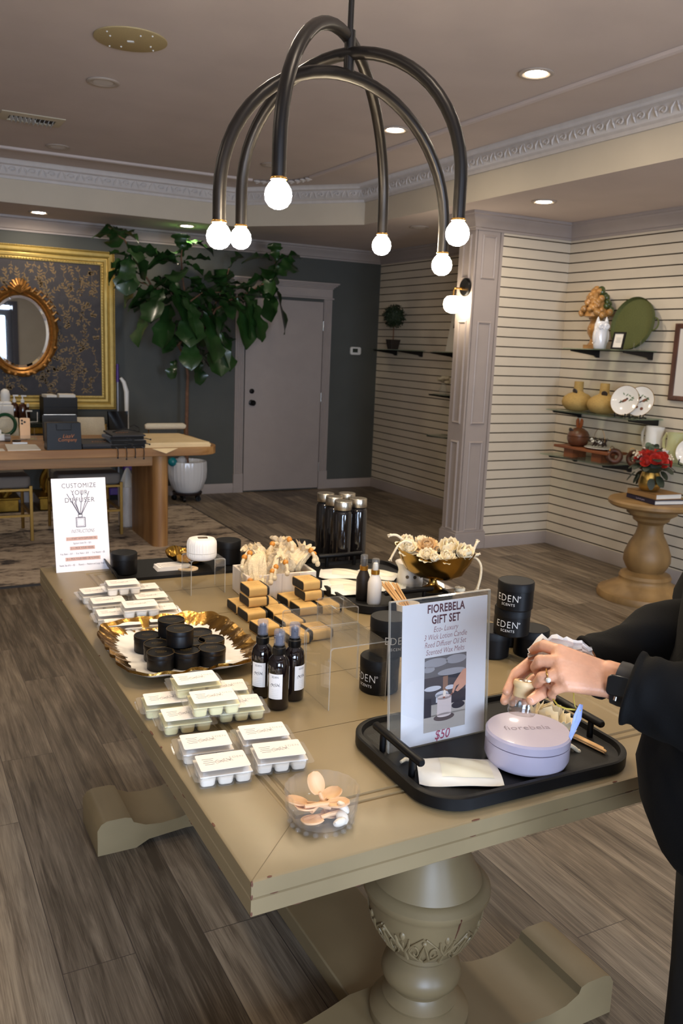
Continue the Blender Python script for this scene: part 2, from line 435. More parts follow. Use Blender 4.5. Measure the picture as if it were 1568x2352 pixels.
for s in (0, 1):
    for o in (.02, .235):
        g.add([(PX+o-.004, YP, .12), (PX+o+.004, YP, .12), (PX+o, YP-.006, .12), (PX+o-.004, YP, 2.48), (PX+o+.004, YP, 2.48), (PX+o, YP-.006, 2.48)], [(0, 2, 5, 3), (2, 1, 4, 5)])
g.obj('moulding', m_trim, pil)
g = G(); g.box(4.1325, (YP+PYB)/2, .07, .295, PYB-YP+.03, .14).box(4.1325, (YP+PYB)/2, .148, .28, PYB-YP+.016, .016)
g.obj('plinth', m_trim, pil, bev=.003)
crown = [(0, 2.475), (.012, 2.475), (.014, 2.49), (.024, 2.495), (.03, 2.51), (.05, 2.54), (.075, 2.558), (.08, 2.575), (.092, 2.58), (.095, 2.599), (0, 2.599)]
# crown runs right round the visible walls
struct(G().sweep_path([(XW, Y0), (XW, YP), (PX, YP), (PX, PYB), (XW, PYB), (XW, YB), (X0, YB)], crown).obj('trim_5', m_trim))
base = [(0, 0), (.016, 0), (.016, .085), (.010, .10), (0, .10)]
struct(G().sweep_path([(XW, Y0), (XW, YP), (4.28, YP)], base).obj('baseboard_right', m_trim))
struct(G().sweep_path([(XW, PYB), (XW, YB), (4.345, YB)], base).obj('baseboard_far_right', m_trim))
struct(G().sweep_path([(3.24, YB), (X0, YB)], base).obj('baseboard_back', m_trim))
# --- grey door in the back wall
DX0, DX1, DZ = 3.35, 4.235, 2.03
m_black_metal = mat('black_metal', rgb(22, 21, 21), .35, .6)
m_steel = mat('steel', rgb(190, 186, 178), .3, 1.)
g = G(); g.box((DX0+DX1)/2, YB-.012, DZ/2+.008, DX1-DX0, .03, DZ-.016)
door = struct(g.obj('door_1', m_trim, bev=.002))
for z, nm, r in ((.955, 'door_knob', .031), (1.075, 'deadbolt', .026)):
    M = T(DX0+.075, YB-.028, z) @ Matrix.Rotation(pi/2, 4, 'X')
    q = G().lathe([(r, 0), (r, .008), (r*.5, .014), (r*.5, .03), (r*.9, .04), (r*.95, .055), (r*.6, .065)] if nm == 'door_knob' else [(r, 0), (r, .012), (r*.85, .018), (r*.3, .02)], 24, M)
    q.obj(nm, m_black_metal, door)
for z in (.25, 1.02, 1.78):
    G().cyl(DX1+.004, YB-.031, z-.05, z+.05, .006, seg=10).obj('hinge', m_steel, door)
def casing(g, x, sgn):
    w = .095; pr = [(0, 0), (w, 0), (w, .02)]
    for k in range(4):
        c = w-.018-.02*k; pr += [(c+.006, .02), (c, .012), (c-.006, .02)]
    pr += [(0, .02)]
    R = [[(x+sgn*a, YB-b, z) for a, b in pr] for z in (.2, 2.06)]
    g.rings(R); g.box(x+sgn*w/2, YB-.013, .1, w+.012, .028, .2)
g = G(); casing(g, DX0-.012, -1); casing(g, DX1+.012, 1)
struct(g.obj('trim_6', m_trim))
g = G(); xm = (DX0+DX1)/2; hw = (DX1-DX0)/2
for z0, z1, e, d in ((2.06, 2.078, .125, .034), (2.078, 2.17, .11, .022), (2.17, 2.185, .12, .03), (2.185, 2.20, .135, .042), (2.20, 2.215, .155, .055), (2.215, 2.232, .17, .07)):
    g.box(xm, YB-d/2, (z0+z1)/2, 2*(hw+e), d, z1-z0)
struct(g.obj('trim_7', m_trim, bev=.003))
m_plastic = mat('white_plastic', rgb(225, 222, 215), .4)
p = at_y(816, 806, YB-.012)
t = thing('thermostat', 'white wall thermostat with a dark screen right of the grey door', 'thermostat', (p.x, YB, p.z))
G().prism(rrect(.13, .085, .02), 0, .024, Matrix.Rotation(pi/2, 4, 'X')).obj('housing', m_plastic, t, bev=.004)
G().box(-.01, -.026, .004, .062, .004, .042).obj('screen', mat('thermostat_screen', rgb(52, 58, 48), .25), t)
# --- front wall behind the camera with a glazed shop door and a shop window that let the daylight in
m_darkframe = mat('charcoal_door_paint', rgb(44, 44, 56), .5)
DA, DB, DH = 1.35, 2.48, 2.12
WA, WB_, WZ0, WZ1 = -1.9, .2, .75, 2.2
g = G()
for x0, x1, z0, z1 in ((X0, WA, -.05, 2.9), (WA, WB_, -.05, WZ0), (WA, WB_, WZ1, 2.9), (WB_, DA, -.05, 2.9), (DA, DB, DH, 2.9), (DB, X1, -.05, 2.9)):
    g.box((x0+x1)/2, Y0-.06, (z0+z1)/2, x1-x0, .12, z1-z0)
struct(g.obj('wall_front', m_taupe, flat=True))
m_pane = clear('window_glass', (.97, .99, .98), 1.5, .01)
g = G(); g.sweep_rect(DB-DA-.30, DH-.42, [(0, .0), (.15, .0), (.15, .045), (0, .045)], Matrix(((1, 0, 0, (DA+DB)/2), (0, 0, 1, Y0-.08), (0, 1, 0, DH/2), (0, 0, 0, 1))))
d2 = struct(g.obj('door_2', m_darkframe, bev=.003))
G().box((DA+DB)/2, Y0-.055, DH/2, DB-DA-.30, .006, DH-.42).obj('pane', m_pane, d2)
G().cyl(0, 0, 0, .5, .012, M=T(DA+.1, Y0+.03, .9)).box(DA+.1, Y0+.0, .95, .015, .06, .015).box(DA+.1, Y0+.0, 1.35, .015, .06, .015).obj('door_handle', m_steel, d2)
g = G(); g.sweep_rect(DB-DA, DH, [(0, 0), (.10, 0), (.10, .03), (0, .03)], Matrix(((1, 0, 0, (DA+DB)/2), (0, 0, 1, Y0-.002), (0, 1, 0, DH/2-.0), (0, 0, 0, 1))))
struct(g.obj('trim_8', m_darkframe))
g = G(); g.sweep_rect(WB_-WA-.12, WZ1-WZ0-.12, [(0, 0), (.06, 0), (.06, .06), (0, .06)], Matrix(((1, 0, 0, (WA+WB_)/2), (0, 0, 1, Y0-.08), (0, 1, 0, (WZ0+WZ1)/2), (0, 0, 0, 1))))
w1 = struct(g.obj('window_1', m_darkframe))
G().box((WA+WB_)/2, Y0-.05, (WZ0+WZ1)/2, WB_-WA-.1, .006, WZ1-WZ0-.1).obj('pane', m_pane, w1)
# ------------------------------------------------------------------ ceiling fixtures
m_lit = glow('lit_lens', (1, .86, .68, 1), LDOWN)
m_unlit = mat('unlit_lens', rgb(214, 204, 196), .4)
m_ring = mat('downlight_ring', rgb(178, 164, 150), .5)
def make_downlight(lit, label):
    t = thing('recessed_light', label, 'ceiling light')
    G().lathe([(.052, -.001), (.085, -.001), (.086, -.006), (.080, -.010), (.066, -.009), (.052, -.0045)], 36, cap0=False, cap1=False).obj('trim_ring', m_ring, t)
    G().lathe([(.0, -.005), (.052, -.005)], 32, cap0=False, cap1=False).obj('lens', m_lit if lit else m_unlit, t)
    return t
dl_on = make_downlight(True, 'lit recessed ceiling light nearest the top right corner of the photo')
dl_off = make_downlight(False, 'unlit recessed ceiling light between the round speaker and the air vent')
first = {True: True, False: True}
def downlight(p, lit, label):
    src = dl_on if lit else dl_off
    if first[lit]: first[lit] = False; src.location = p; src['label'] = label; src['group'] = 'recessed ceiling lights'; return src
    return dup(src, p, 0, label, 'recessed ceiling lights')
def dlp(px, py, lit, label, z): p = at_z(px, py, z); downlight((p.x, p.y, z-.0005), lit, label)
dlp(1231, 167, True, 'lit recessed ceiling light nearest the top right corner of the photo', ZC)
dlp(907, 297, True, 'lit recessed ceiling light seen between the chandelier arches', ZC)
dlp(237, 187, False, 'unlit recessed ceiling light just below the round ceiling speaker', ZC)
dlp(133, 336, False, 'unlit recessed ceiling light below the air vent, touching the ceiling rail', ZC)
dlp(625, 378, False, 'unlit recessed ceiling light half hidden behind the front left chandelier arm', ZC)
dlp(89, 487, True, 'lit recessed light in the lowered ceiling above the gold framed panel', ZS)
dlp(429, 518, True, 'lit recessed light in the lowered ceiling above the fiddle leaf fig', ZS)
dlp(1249, 462, True, 'lit recessed light in the lowered ceiling above the white slat wall', ZS)
dlp(963, 521, False, 'unlit recessed light in the lowered ceiling left of the pilaster', ZS)
for x, y in ((1.13, 3.15), (1.13, 1.4), (2.9, 2.1), (2.9, .7), (-.6, 3.15), (-.6, 4.95), (-.6, 1.4), (.9, -.4)):  # first one follows a glow at the top edge; the rest are added fill
    downlight((x, y, ZC-.0005), True, 'unseen recessed ceiling light of the near rows, mostly added as fill')
for x, y in ((4.3, 3.2), (4.3, 1.4), (-.1, 8.0)):  # out of view, added to lift the ambient light
    downlight((x, y, ZS-.0005), True, 'unseen recessed light added as fill in the lowered ceiling')
m_spk = mat('aged_speaker_grille', rgb(176, 156, 112), .6, var=.12, vscale=300)
p = at_z(300, 89, ZC)
t = thing('ceiling_speaker', 'large round tan ceiling speaker grille with a white centre logo plate', 'speaker', (p.x, p.y, ZC))
G().lathe([(.165, -.001), (.165, -.006), (.155, -.009), (.0, -.011)], 48, cap0=False, cap1=False).obj('grille', m_spk, t)
G().box(0, 0, -.013, .03, .016, .004).obj('badge', m_plastic, t, rz=-.4)
for k in range(4):
    for q, r_, z in ((.5, .14, -.010), (.2, .10, -.011)): G().sph(0, 0, 0, .0045, u=8, v=5).obj('screw', m_plastic, t, (r_*cos(k*pi/2+q), r_*sin(k*pi/2+q), z))
p = at_z(72, 272, ZC)
t = thing('air_vent', 'rectangular ceiling air vent with a row of curved white blades', 'air vent', (p.x, p.y, ZC), rz=-.0)
VW, VD = .38, .20
m_vent = mat('vent_enamel', rgb(196, 184, 158), .5)
G().sweep_rect(VW-.1, VD-.06, [(0, -.002), (.05, -.001), (.05, -.006), (.006, -.014), (0, -.014)]).obj('frame', m_vent, t)
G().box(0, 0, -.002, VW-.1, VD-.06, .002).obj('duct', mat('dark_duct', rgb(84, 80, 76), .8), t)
for k in range(11):
    x = -(VW-.12)/2+k*(VW-.12)/10
    g = G(); g.sheet(lambda u, v, x=x: Vector((x+.012*sin(v*2)*(1 if k < 6 else -1), -(VD-.07)/2+u*(VD-.07)*.75, -.006-.03*v)), 4, 4, .0015)
    g.obj('blade', m_plastic, t)
# ------------------------------------------------------------------ wall sconce on the pilaster
p = at_x(1070, 660, PX)
t = thing('wall_sconce', 'globe wall sconce with a round black plate and brass arm on the pilaster', 'wall lamp', (PX, p.y, p.z))
m_brass = mat('brass', rgb(196, 150, 84), .25, 1.)
G().lathe([(.068, 0), (.068, .012), (.06, .02), (.0, .022)], 32, Matrix.Rotation(-pi/2, 4, 'Y')).obj('wall_plate', m_black_metal, t)
G().tube([(-.02, 0, -.012), (-.085, 0, -.012), (-.105, 0, -.016), (-.113, 0, -.03), (-.113, 0, -.075)], .0075, 10).cyl(0, 0, -.03, 0, .011, M=T(-.02, 0, -.012) @ Matrix.Rotation(pi/2, 4, 'Y')).obj('arm', m_brass, t)
G().lathe([(.026, -.072), (.05, -.078), (.067, -.10), (.073, -.13), (.067, -.163), (.048, -.187), (.02, -.198), (0, -.2)], 32, T(-.113, 0, 0), cap0=False).obj('globe', glow('sconce_globe', (1, .84, .62, 1), LSCONCE), t)
# ------------------------------------------------------------------ chandelier
CHX, CHY = 1.05, 2.0
ch = thing('chandelier', 'black chandelier of three crossed arched tubes with six globe bulbs over the table', 'chandelier', (CHX, CHY, 0))
m_bronze = mat('black_bronze', rgb(25, 21, 19), .38, .55)
m_bulb = glow('bulb_glass', (1, .82, .56, 1), LBULB)
def arch(r, az, ztop, zbulb, ox=0., oy=0.):
    e = zbulb+.036; R = .0152; pts = []
    zs = ztop-.016-r; rz = r
    if zs < e+.06: zs = e+.06; rz = ztop-.016-zs
    ca, sa = cos(az), sin(az)
    prof = [(r, e)]+[(r*cos(a), zs+rz*sin(a)) for a in [pi*k/28 for k in range(29)]]+[(-r, e)]
    G().tube([(ox+a*ca, oy+a*sa, z) for a, z in prof], R, 14).obj('arched_arm', m_bronze, ch)
    for s in (1, -1):
        x, y = ox+s*r*ca, oy+s*r*sa
        M = T(x, y, e)
        sk = G().lathe([(.0165, 0), (.0175, -.002), (.0175, -.005), (.012, -.007)], 20, M, cap0=False, cap1=False).obj('socket_rim', m_brass, ch)
        b = G().lathe([(.012, -.004), (.014, -.007), (.0205, -.014), (.0265, -.024), (.0286, -.035), (.0265, -.047), (.019, -.0575), (.009, -.0625), (0, -.063)], 24, M, cap0=False).obj('bulb', m_bulb, ch)
arch(.425, radians(-135), 2.335, 1.878, -.008, .004)
arch(.362, radians(191.4), 2.245, 1.812)
arch(.305, radians(125.7), 2.295, 1.851)
G().cyl(0, 0, 2.23, 2.33, .0135, seg=18).obj('stem_collar', m_bronze, ch)
G().cyl(0, 0, 2.33, ZC-.02, .0075, seg=14).obj('rod', m_bronze, ch)
G().lathe([(.065, ZC-.001), (.065, ZC-.02), (.05, ZC-.028), (.01, ZC-.03)], 32).obj('canopy', m_bronze, ch)
# ================================================================== BACK OF THE SHOP
rnd = random.Random(11)
def zy(px, py, y): return at_y(px, py, y).z
# ---- rug
def rug_material():
    m = bpy.data.materials.new('distressed_rug'); m.use_nodes = True; nt = m.node_tree; N = nt.nodes; L = nt.links
    p = N['Principled BSDF']; p.inputs['Roughness'].default_value = .95; p.inputs['Specular IOR Level'].default_value = .1
    tc = N.new('ShaderNodeTexCoord'); mp = N.new('ShaderNodeMapping'); mp.inputs['Scale'].default_value = (1, 2.6, 1); L.new(tc.outputs['Object'], mp.inputs[0])
    a = N.new('ShaderNodeTexNoise'); a.inputs['Scale'].default_value = 3.2; a.inputs['Detail'].default_value = 10; a.inputs['Roughness'].default_value = .72; L.new(mp.outputs[0], a.inputs[0])
    v = N.new('ShaderNodeTexNoise'); v.inputs['Scale'].default_value = 26; v.inputs['Detail'].default_value = 4; L.new(mp.outputs[0], v.inputs[0])
    w = N.new('ShaderNodeTexVoronoi'); w.inputs['Scale'].default_value = 5; L.new(tc.outputs['Object'], w.inputs[0])
    x = N.new('ShaderNodeMath'); x.operation = 'MULTIPLY_ADD'; x.inputs[1].default_value = .35; L.new(v.outputs['Fac'], x.inputs[0]); L.new(a.outputs['Fac'], x.inputs[2])
    x2 = N.new('ShaderNodeMath'); x2.operation = 'MULTIPLY_ADD'; x2.inputs[1].default_value = .12; L.new(w.outputs['Distance'], x2.inputs[0]); L.new(x.outputs[0], x2.inputs[2])
    r = N.new('ShaderNodeValToRGB'); e = r.color_ramp.elements
    e[0].position = .57; e[0].color = rgb(56, 52, 56); e[1].position = .84; e[1].color = rgb(196, 178, 156)
    k = e.new(.655); k.color = rgb(104, 94, 86); k = e.new(.71); k.color = rgb(172, 154, 134)
    L.new(x2.outputs[0], r.inputs[0]); L.new(r.outputs[0], p.inputs['Base Color'])
    return m
RX1, RY0, RY1 = 2.56, 5.54, 7.92
rug = tag(G().box((RX1-1.3)/2, (RY0+RY1)/2, .006, RX1+1.3, RY1-RY0, .012).obj('rug', rug_material(), flat=True), 'distressed beige and charcoal patterned rug under the light oak table', 'rug')
G().sweep_rect(RX1+1.3-.02, RY1-RY0-.02, [(0, 0), (.012, 0), (.012, .014), (0, .014)], T((RX1-1.3)/2, (RY0+RY1)/2, 0)).obj('bound_edge', mat('rug_binding', rgb(52, 48, 46), .9), rug)
# ---- light oak table
m_oak = wood('light_oak', rgb(142, 100, 56), rgb(182, 138, 86), 9, (.12, 1.5, 1.5), .45)
m_oakv = wood('light_oak_upright', rgb(142, 100, 56), rgb(180, 136, 84), 9, (1.5, 1.5, .12), .45)
OT, OY0, OY1, OX1, OX0 = .785, 6.18, 7.12, 2.28, -.45
oak = thing('oak_table', 'light oak dining table with rounded end and panel legs near the dark wall', 'table', (0, 0, 0))
G().prism(rrect(OX1-OX0, OY1-OY0, .2, 10, (OX0+OX1)/2, (OY0+OY1)/2), OT-.062, OT).obj('tabletop', m_oak, oak, bev=.004)
for xl in (1.83, 0.0):
    G().prism(rrect(.125, .70, .06, 8, xl, 6.62), 0.012, OT-.062).obj('leg', m_oakv, oak)
for y in (6.33, 6.97): G().box(.915, y, .68, 1.72, .03, .09).obj('apron', m_oak, oak, bev=.003)
# ---- chairs
m_gold = mat('brushed_gold', rgb(150, 116, 58), .35, .9)
m_seat = mat('grey_linen', rgb(120, 112, 104), .9, var=.08, vscale=300)
m_cream = mat('cream_bouclé', rgb(206, 194, 168), .95, var=.12, vscale=160, bump=.5, bscale=200)
def chair(x, y, label):
    t = thing('dining_chair', label, 'chair', (x, y, .012), group='gold framed chairs at the oak table')
    w, d = .50, .48
    for sx in (-1, 1):
        G().box(sx*(w/2-.012), .0, .215, .024, .024, .43).obj('leg', m_gold, t, bev=.002)
        G().tube([(sx*(w/2-.012), d, 0), (sx*(w/2-.012), d-.01, .43), (sx*(w/2-.012), d+.05, .84)], .013, 8).obj('leg', m_gold, t)
    G().box(0, 0, .40, w, .02, .02).box(0, d-.01, .40, w, .02, .02).box(-w/2+.012, d/2, .40, .02, d, .02).box(w/2-.012, d/2, .40, .02, d, .02).obj('seat_frame', m_gold, t, bev=.002)
    G().box(0, 0, .2, w, .018, .018).obj('stretcher', m_gold, t)
    for sx in (-1, 1): G().box(sx*(w/2-.012), d/2, .2, .018, d, .018).obj('stretcher', m_gold, t)
    G().prism(rrect(w-.01, d, .05, 6, 0, d/2), .412, .50, top=None).obj('seat', m_seat, t, bev=.022, bseg=4)
    g = G()
    g.sheet(lambda u, v: Vector(((u-.5)*(w-.03), d+.01+.05*v-.03*(1-(2*u-1)**2)*0-.02*sin(pi*v), .60+.30*v)), 10, 8, .035)
    g.obj('backrest', m_cream, t, bev=.008)
    return t
c0 = chair(.72, 6.77, 'gold framed chair with grey seat at the left edge, under the oak table')
c1 = dup(c0, (1.41, 6.79, .012), 0, 'gold framed chair with grey seat behind the diffuser sign, under the oak table')
# ---- console with gilded scroll legs
con = thing('console_table', 'gilded scroll legged console table with a dark top below the mirror', 'console table', (1.12, 8.2, 0))
m_gild = mat('gilt', rgb(150, 112, 40), .35, .85, var=.2, vscale=30)
m_ctop = mat('dark_green_marble', rgb(28, 34, 28), .2, var=.3, vscale=9)
CZ = .80
G().box(0, 0, CZ-.02, 1.5, .46, .04).obj('top', m_ctop, con, bev=.004)
G().box(0, 0, CZ-.07, 1.36, .38, .06).obj('apron', m_gild, con, bev=.006)
for sx in (-1, 1):
    for sy in (-.13, .13):
        pts = []
        for k in range(22):
            q = k/21; pts.append((sx*(.60-.42*sin(q*pi*.62)-.02*sin(q*9)), sy, CZ-.1-q*(CZ-.22)))
        G().tube(pts, [.045-.022*(k/21) for k in range(22)], 8).tube([(pts[-1][0]+sx*.05*sin(k*.5)*(k/10), sy, pts[-1][2]+.05-.05*cos(k*.5)*(k/10)) for k in range(11)], .018, 8).obj('scroll_leg', m_gild, con)
    G().box(sx*.20, 0, .055, .22, .36, .11).box(sx*.20, 0, .12, .25, .40, .02).obj('plinth', m_gild, con, bev=.006)
# ---- big gilt frame with dark floral wallpaper
PXC, PZC, PW, PH = 1.14, 1.622, 1.73, 1.475
pan = thing('framed_wallpaper_panel', 'large gold framed panel of dark floral and butterfly wallpaper', 'framed panel', (PXC, YB, PZC))
MB = Matrix(((1, 0, 0, 0), (0, 0, -1, 0), (0, 1, 0, 0), (0, 0, 0, 1)))       # XY drawing -> upright facing -y
m_goldframe = mat('antique_gold', rgb(172, 144, 72), .45, .35, var=.1, vscale=25)
FW = .125; iw, ih = PW-2*FW, PH-2*FW; gfr = G()
gfr.sweep_rect(iw, ih, [(-.005, .01), (0, .022), (.012, .026), (.024, .02), (.03, .03), (.05, .036), (.062, .03), (.066, .04), (.085, .052), (.104, .052), (.112, .044), (.116, .05), (.122, .05), (.125, .03), (.125, 0), (-.005, 0)], MB)
g = gfr; n0 = g.n()
def beads(w, h, stp, r, z):
    for sx in (-1, 1):
        for k in range(int(h/stp)+1): g.sph(sx*w/2, -h/2+k*stp, z, r, u=6, v=4, M=MB)
    for sy in (-1, 1):
        for k in range(1, int(w/stp)): g.sph(-w/2+k*stp, sy*h/2, z, r, u=6, v=4, M=MB)
beads(iw+.024, ih+.024, .026, .009, .024); beads(iw+.238, ih+.238, .02, .0065, .05)
g.obj('frame', m_goldframe, pan)
G().box(0, 0, .008, iw+.01, ih+.01, .012, MB).obj('wallpaper', mat('dark_wallpaper', rgb(56, 52, 54), .7, var=.12, vscale=18), pan)
g = G()
def leaf2(x, y, a, l, w=.38):
    M = MB @ T(x, y, .0146) @ RZ(a)
    o = [(0, 0), (.3, w*.42), (.62, w*.42), (1, 0), (.62, -w*.42), (.3, -w*.42)]
    g.add([(p*l, q*l, 0) for p, q in o], [tuple(range(6))], M)
def vine(x, y, a, n):
    for k in range(n):
        nx, ny = x+.026*cos(a), y+.026*sin(a)
        if abs(nx) > iw/2-.03 or abs(ny) > ih/2-.03: return
        d = Vector((-sin(a), cos(a)))*.0016
        g.add([(x-d.x, y-d.y, .0146), (x+d.x, y+d.y, .0146), (nx+d.x, ny+d.y, .0146), (nx-d.x, ny-d.y, .0146)], [(0, 1, 2, 3)], MB)
        for s in (-1, 1):
            if rnd.random() < .85: leaf2(nx, ny, a+s*rnd.uniform(.6, 1.0), rnd.uniform(.026, .038), .40)
        x, y = nx, ny; a += rnd.uniform(-.35, .35)
    leaf2(x, y, a, .04)
for i in range(12):
    for j in range(11):
        x, y = -iw/2+(i+.5)*iw/12+rnd.uniform(-.05, .05), -ih/2+(j+.5)*ih/11+rnd.uniform(-.05, .05)
        kind = rnd.random()
        if kind < .22:      # berry cluster
            for q in range(17): r = .045*sqrt(rnd.random()); b = rnd.uniform(0, 6.3); leaf2(max(-iw/2+.03, min(iw/2-.03, x+r*cos(b))), max(-ih/2+.03, min(ih/2-.03, y+r*sin(b))), rnd.uniform(0, 6.3), .015, .9)
        elif kind < .36:    # butterfly
            b = rnd.uniform(-.8, .8)
            for s, l in ((.55, .04), (-.25, .03), (pi-.55, .04), (pi+.25, .03)): leaf2(max(-iw/2+.05, min(iw/2-.05, x)), max(-ih/2+.05, min(ih/2-.05, y)), b+s, l, .8)
        for q in range(1 if kind < .36 else 2): vine(x, y, rnd.uniform(.6, 2.5)+q*3.1, rnd.randint(3, 5))
g.obj('floral_print', mat('gold_print', rgb(122, 98, 60), .6), pan, flat=True)
# ---- oval mirror
mr = thing('oval_mirror', 'oval mirror in a carved gilt frame with a shell crest', 'mirror', (at_y(46, 762, YB-.03).x, YB-.03, at_y(46, 762, YB-.03).z))
RXm, RZm = .262, .335
m_carved = mat('carved_gilt', rgb(150, 104, 50), .36, .7, var=.3, vscale=40, bump=.8, bscale=60)
m_mirror = mat('mirror_silver', (.86, .88, .88, 1), .015, 1.)
R = []
for k in range(72):
    a = 2*pi*k/72; ring = []
    wob = .006*sin(12*a)+.004*sin(31*a)
    for o, z in ((-.012, .0), (-.012, .018), (.004, .03), (.016, .022), (.026, .036), (.044, .044), (.06, .036), (.07+wob, .022), (.07+wob, 0)):
        ring.append(((RXm+o)*cos(a), (RZm+o)*sin(a), z))
    R.append(ring)
g = G(); g.rings(R, MB, close=True)
for k in range(9):      # shell crest
    a = radians(25+k*130/8); c = (0, RZm+.01, .04)
    g.tube([(c[0], c[1], c[2]), (c[0]+.06*cos(a), c[1]+.07*sin(a), c[2]+.02), (c[0]+.105*cos(a), c[1]+.125*sin(a), c[2]+.004)], [.006, .014, .011], 7, MB)
for s in (-1, 1):
    for k in range(7):
        a = radians(70-k*9); x, y = s*(RXm+.05)*cos(a), (RZm+.05)*sin(a)
        g.tube([(x, y, .04), (x+s*.03, y+.03, .05), (x+s*.055, y+.008, .04)], [.012, .011, .004], 6, MB)
    for k in range(5):
        a = radians(-20-k*30); g.sph(s*(RXm+.055)*cos(a), (RZm+.055)*sin(a), .04, .022, .016, .012, 8, 6, MB)
g.obj('frame', m_carved, mr)
R = [[((RXm-.035*q)*cos(2*pi*k/64), (RZm-.035*q)*sin(2*pi*k/64), z) for k in range(64)] for q, z in ((0, .008), (1, .013))]
G().rings(R, MB, cap0=False).obj('bevelled_glass', m_mirror, mr, ang=1)
# ---- items on the console
CTOP = CZ+.0005
m_amber = mat('amber_glass', rgb(58, 26, 12), .08, coat=.5)
p = at_y(8, 960, 8.12)
t = thing('white_dispenser', 'white countertop machine with a domed top at the left edge, below the mirror', 'machine', (p.x, 8.12, CTOP))
G().box(0, 0, .075, .16, .13, .15).obj('body', m_plastic, t, bev=.008)
G().box(0, 0, .165, .13, .11, .03).obj('cap', m_plastic, t, bev=.01)
G().lathe([(.03, .175), (.04, .19), (.042, .24), (.034, .272), (.015, .288), (0, .29)], 24, T(.02, 0, 0)).obj('dome', m_plastic, t)
G().box(.03, -.067, .03, .02, .004, .014).box(.065, -.067, .025, .012, .004, .012).obj('ports', m_black_metal, t)
G().tube([(.0, -.07, .2), (-.02, -.085, .12), (-.03, -.09, .03), (-.035, -.1, .004)], .003, 6).obj('cable', m_plastic, t)
bt = None
for i, (px, lab) in enumerate(((34, 'brown pump bottle with white pump, left of the pair by the gilt frame'), (46, 'brown pump bottle with white pump, right of the pair by the gilt frame'))):
    p = at_y(px, 960, 8.14+.0*i); loc = (p.x+.02*i, 8.14-.04*i, CTOP)
    if bt is None:
        bt = thing('pump_bottle', lab, 'bottle', loc, group='amber pump bottles')
        G().lathe([(.034, 0), (.036, .006), (.036, .13), (.03, .152), (.014, .166), (.014, .178)], 24).obj('bottle', m_amber, bt)
        G().lathe([(.016, .172), (.016, .198), (.007, .202), (.006, .226)], 18).box(.012, 0, .23, .045, .014, .012).obj('pump', m_plastic, bt)
    else: dup(bt, loc, -.3, lab)
p = at_y(74, 958, 8.05)
t = thing('wire_stand', 'small white wire display stand right of the brown pump bottles', 'stand', (p.x, 8.05, CTOP))
G().tube([(-.05, 0, .10), (-.042, -.02, .005), (.04, -.02, .005), (.045, 0, .09)], .004, 8).box(-.025, 0, .10, .05, .03, .01).obj('wire', m_plastic, t)
p = at_y(66, 945, 8.2)
t = thing('small_bottle', 'slim dark bottle with a pale cap behind the wire stand', 'bottle', (p.x, 8.25, CTOP))
G().lathe([(.018, 0), (.018, .09), (.009, .1), (.009, .125)], 18).obj('bottle', m_amber, t)
G().lathe([(.011, .12), (.011, .15), (0, .152)], 16).obj('cap', m_plastic, t)
p = at_y(135, 958, 8.15); BX = (at_y(174, 950, 8.15).x-at_y(97, 950, 8.15).x)
m_blackbox = mat('black_card', rgb(9, 8, 9), .6)
t = thing('storage_box', 'open black storage box holding white papers in front of the gold frame', 'box', (p.x, 8.15, CTOP))
BH = zy(135, 911, 8.15)-CTOP
g = G(); g.sweep_rect(BX-.01, .21, [(0, 0), (.005, 0), (.005, BH), (0, BH)]).box(0, 0, .003, BX, .22, .006)
g.obj('box_body', m_blackbox, t)
G().box(0, -.112, BH*.62, BX, .004, .006).obj('lid_line', m_black_metal, t)
m_paper = mat('white_paper', rgb(226, 220, 208), .85)
tag(G().box(-.05, 0, 0, .09, .17, .03).obj('paper_bundle', m_paper, None, (p.x-.03, 8.15, CTOP+BH+.004), .1), 'white folded papers at the left in the black storage box', 'papers')
tag(G().box(.0, 0, 0, .14, .17, .036).obj('paper_bundle', m_paper, None, (p.x+.07, 8.15, CTOP+BH+.006), -.06), 'clear wrapped white papers at the right in the black storage box', 'papers')
# stand the bundles on card blocks inside the box
G().box(0, 0, BH/2-.006, BX-.02, .19, BH-.012).obj('filling', m_blackbox, t)
# ---- items on the oak table
def ot(px, py, dz=0.): return at_z(px, py, OT+dz)
m_gloss = mat('black_gloss_paper', rgb(11, 10, 11), .35, spec=.25)
m_dkgrey = mat('dark_grey_card', rgb(48, 45, 46), .6)
m_orange = mat('copper_print', rgb(206, 120, 40), .4)
a = ot(108, 1034.5); b = ot(187, 1032)
w = b.x-a.x; hb = z_over(a, 112, 972)-OT
t = thing('gift_bag', 'black gift bag with orange script lettering standing on the oak table', 'bag', ((a.x+b.x)/2, a.y+.06, OT))
g = G(); g.prism([(-w/2, -.06), (w/2, -.06), (w/2, .06), (-w/2, .06)], 0, hb, top=[(-w/2+.003, -.045), (w/2-.003, -.045), (w/2-.003, .045), (-w/2+.003, .045)])
g.obj('bag_body', m_gloss, t, bev=.002)
g = G(); Mt = Matrix(((1, 0, 0, .02), (0, .06, -1, -.0605), (0, 1, 0, hb*.43), (0, 0, 0, 1)))
g.text('LisaV', .036, Mt @ T(.004, .015, 0), shear=.3, ext=.002, ox=-.01); g.text('Company', .033, Mt @ T(0, -.010, 0), ext=.002, ox=-.012)
g.obj('lettering', m_orange, t, flat=True)
G().tube([(-.05, -.048, hb-.01), (-.05, -.05, hb-.05), (.05, -.05, hb-.05), (.05, -.048, hb-.01)], .003, 6).obj('handle', m_blackbox, t)
a = ot(96, 1020); 
yb = a.y+.16; x0, x1, zt_ = at_y(98, 955, yb).x, at_y(178, 955, yb).x, zy(138, 952, yb)
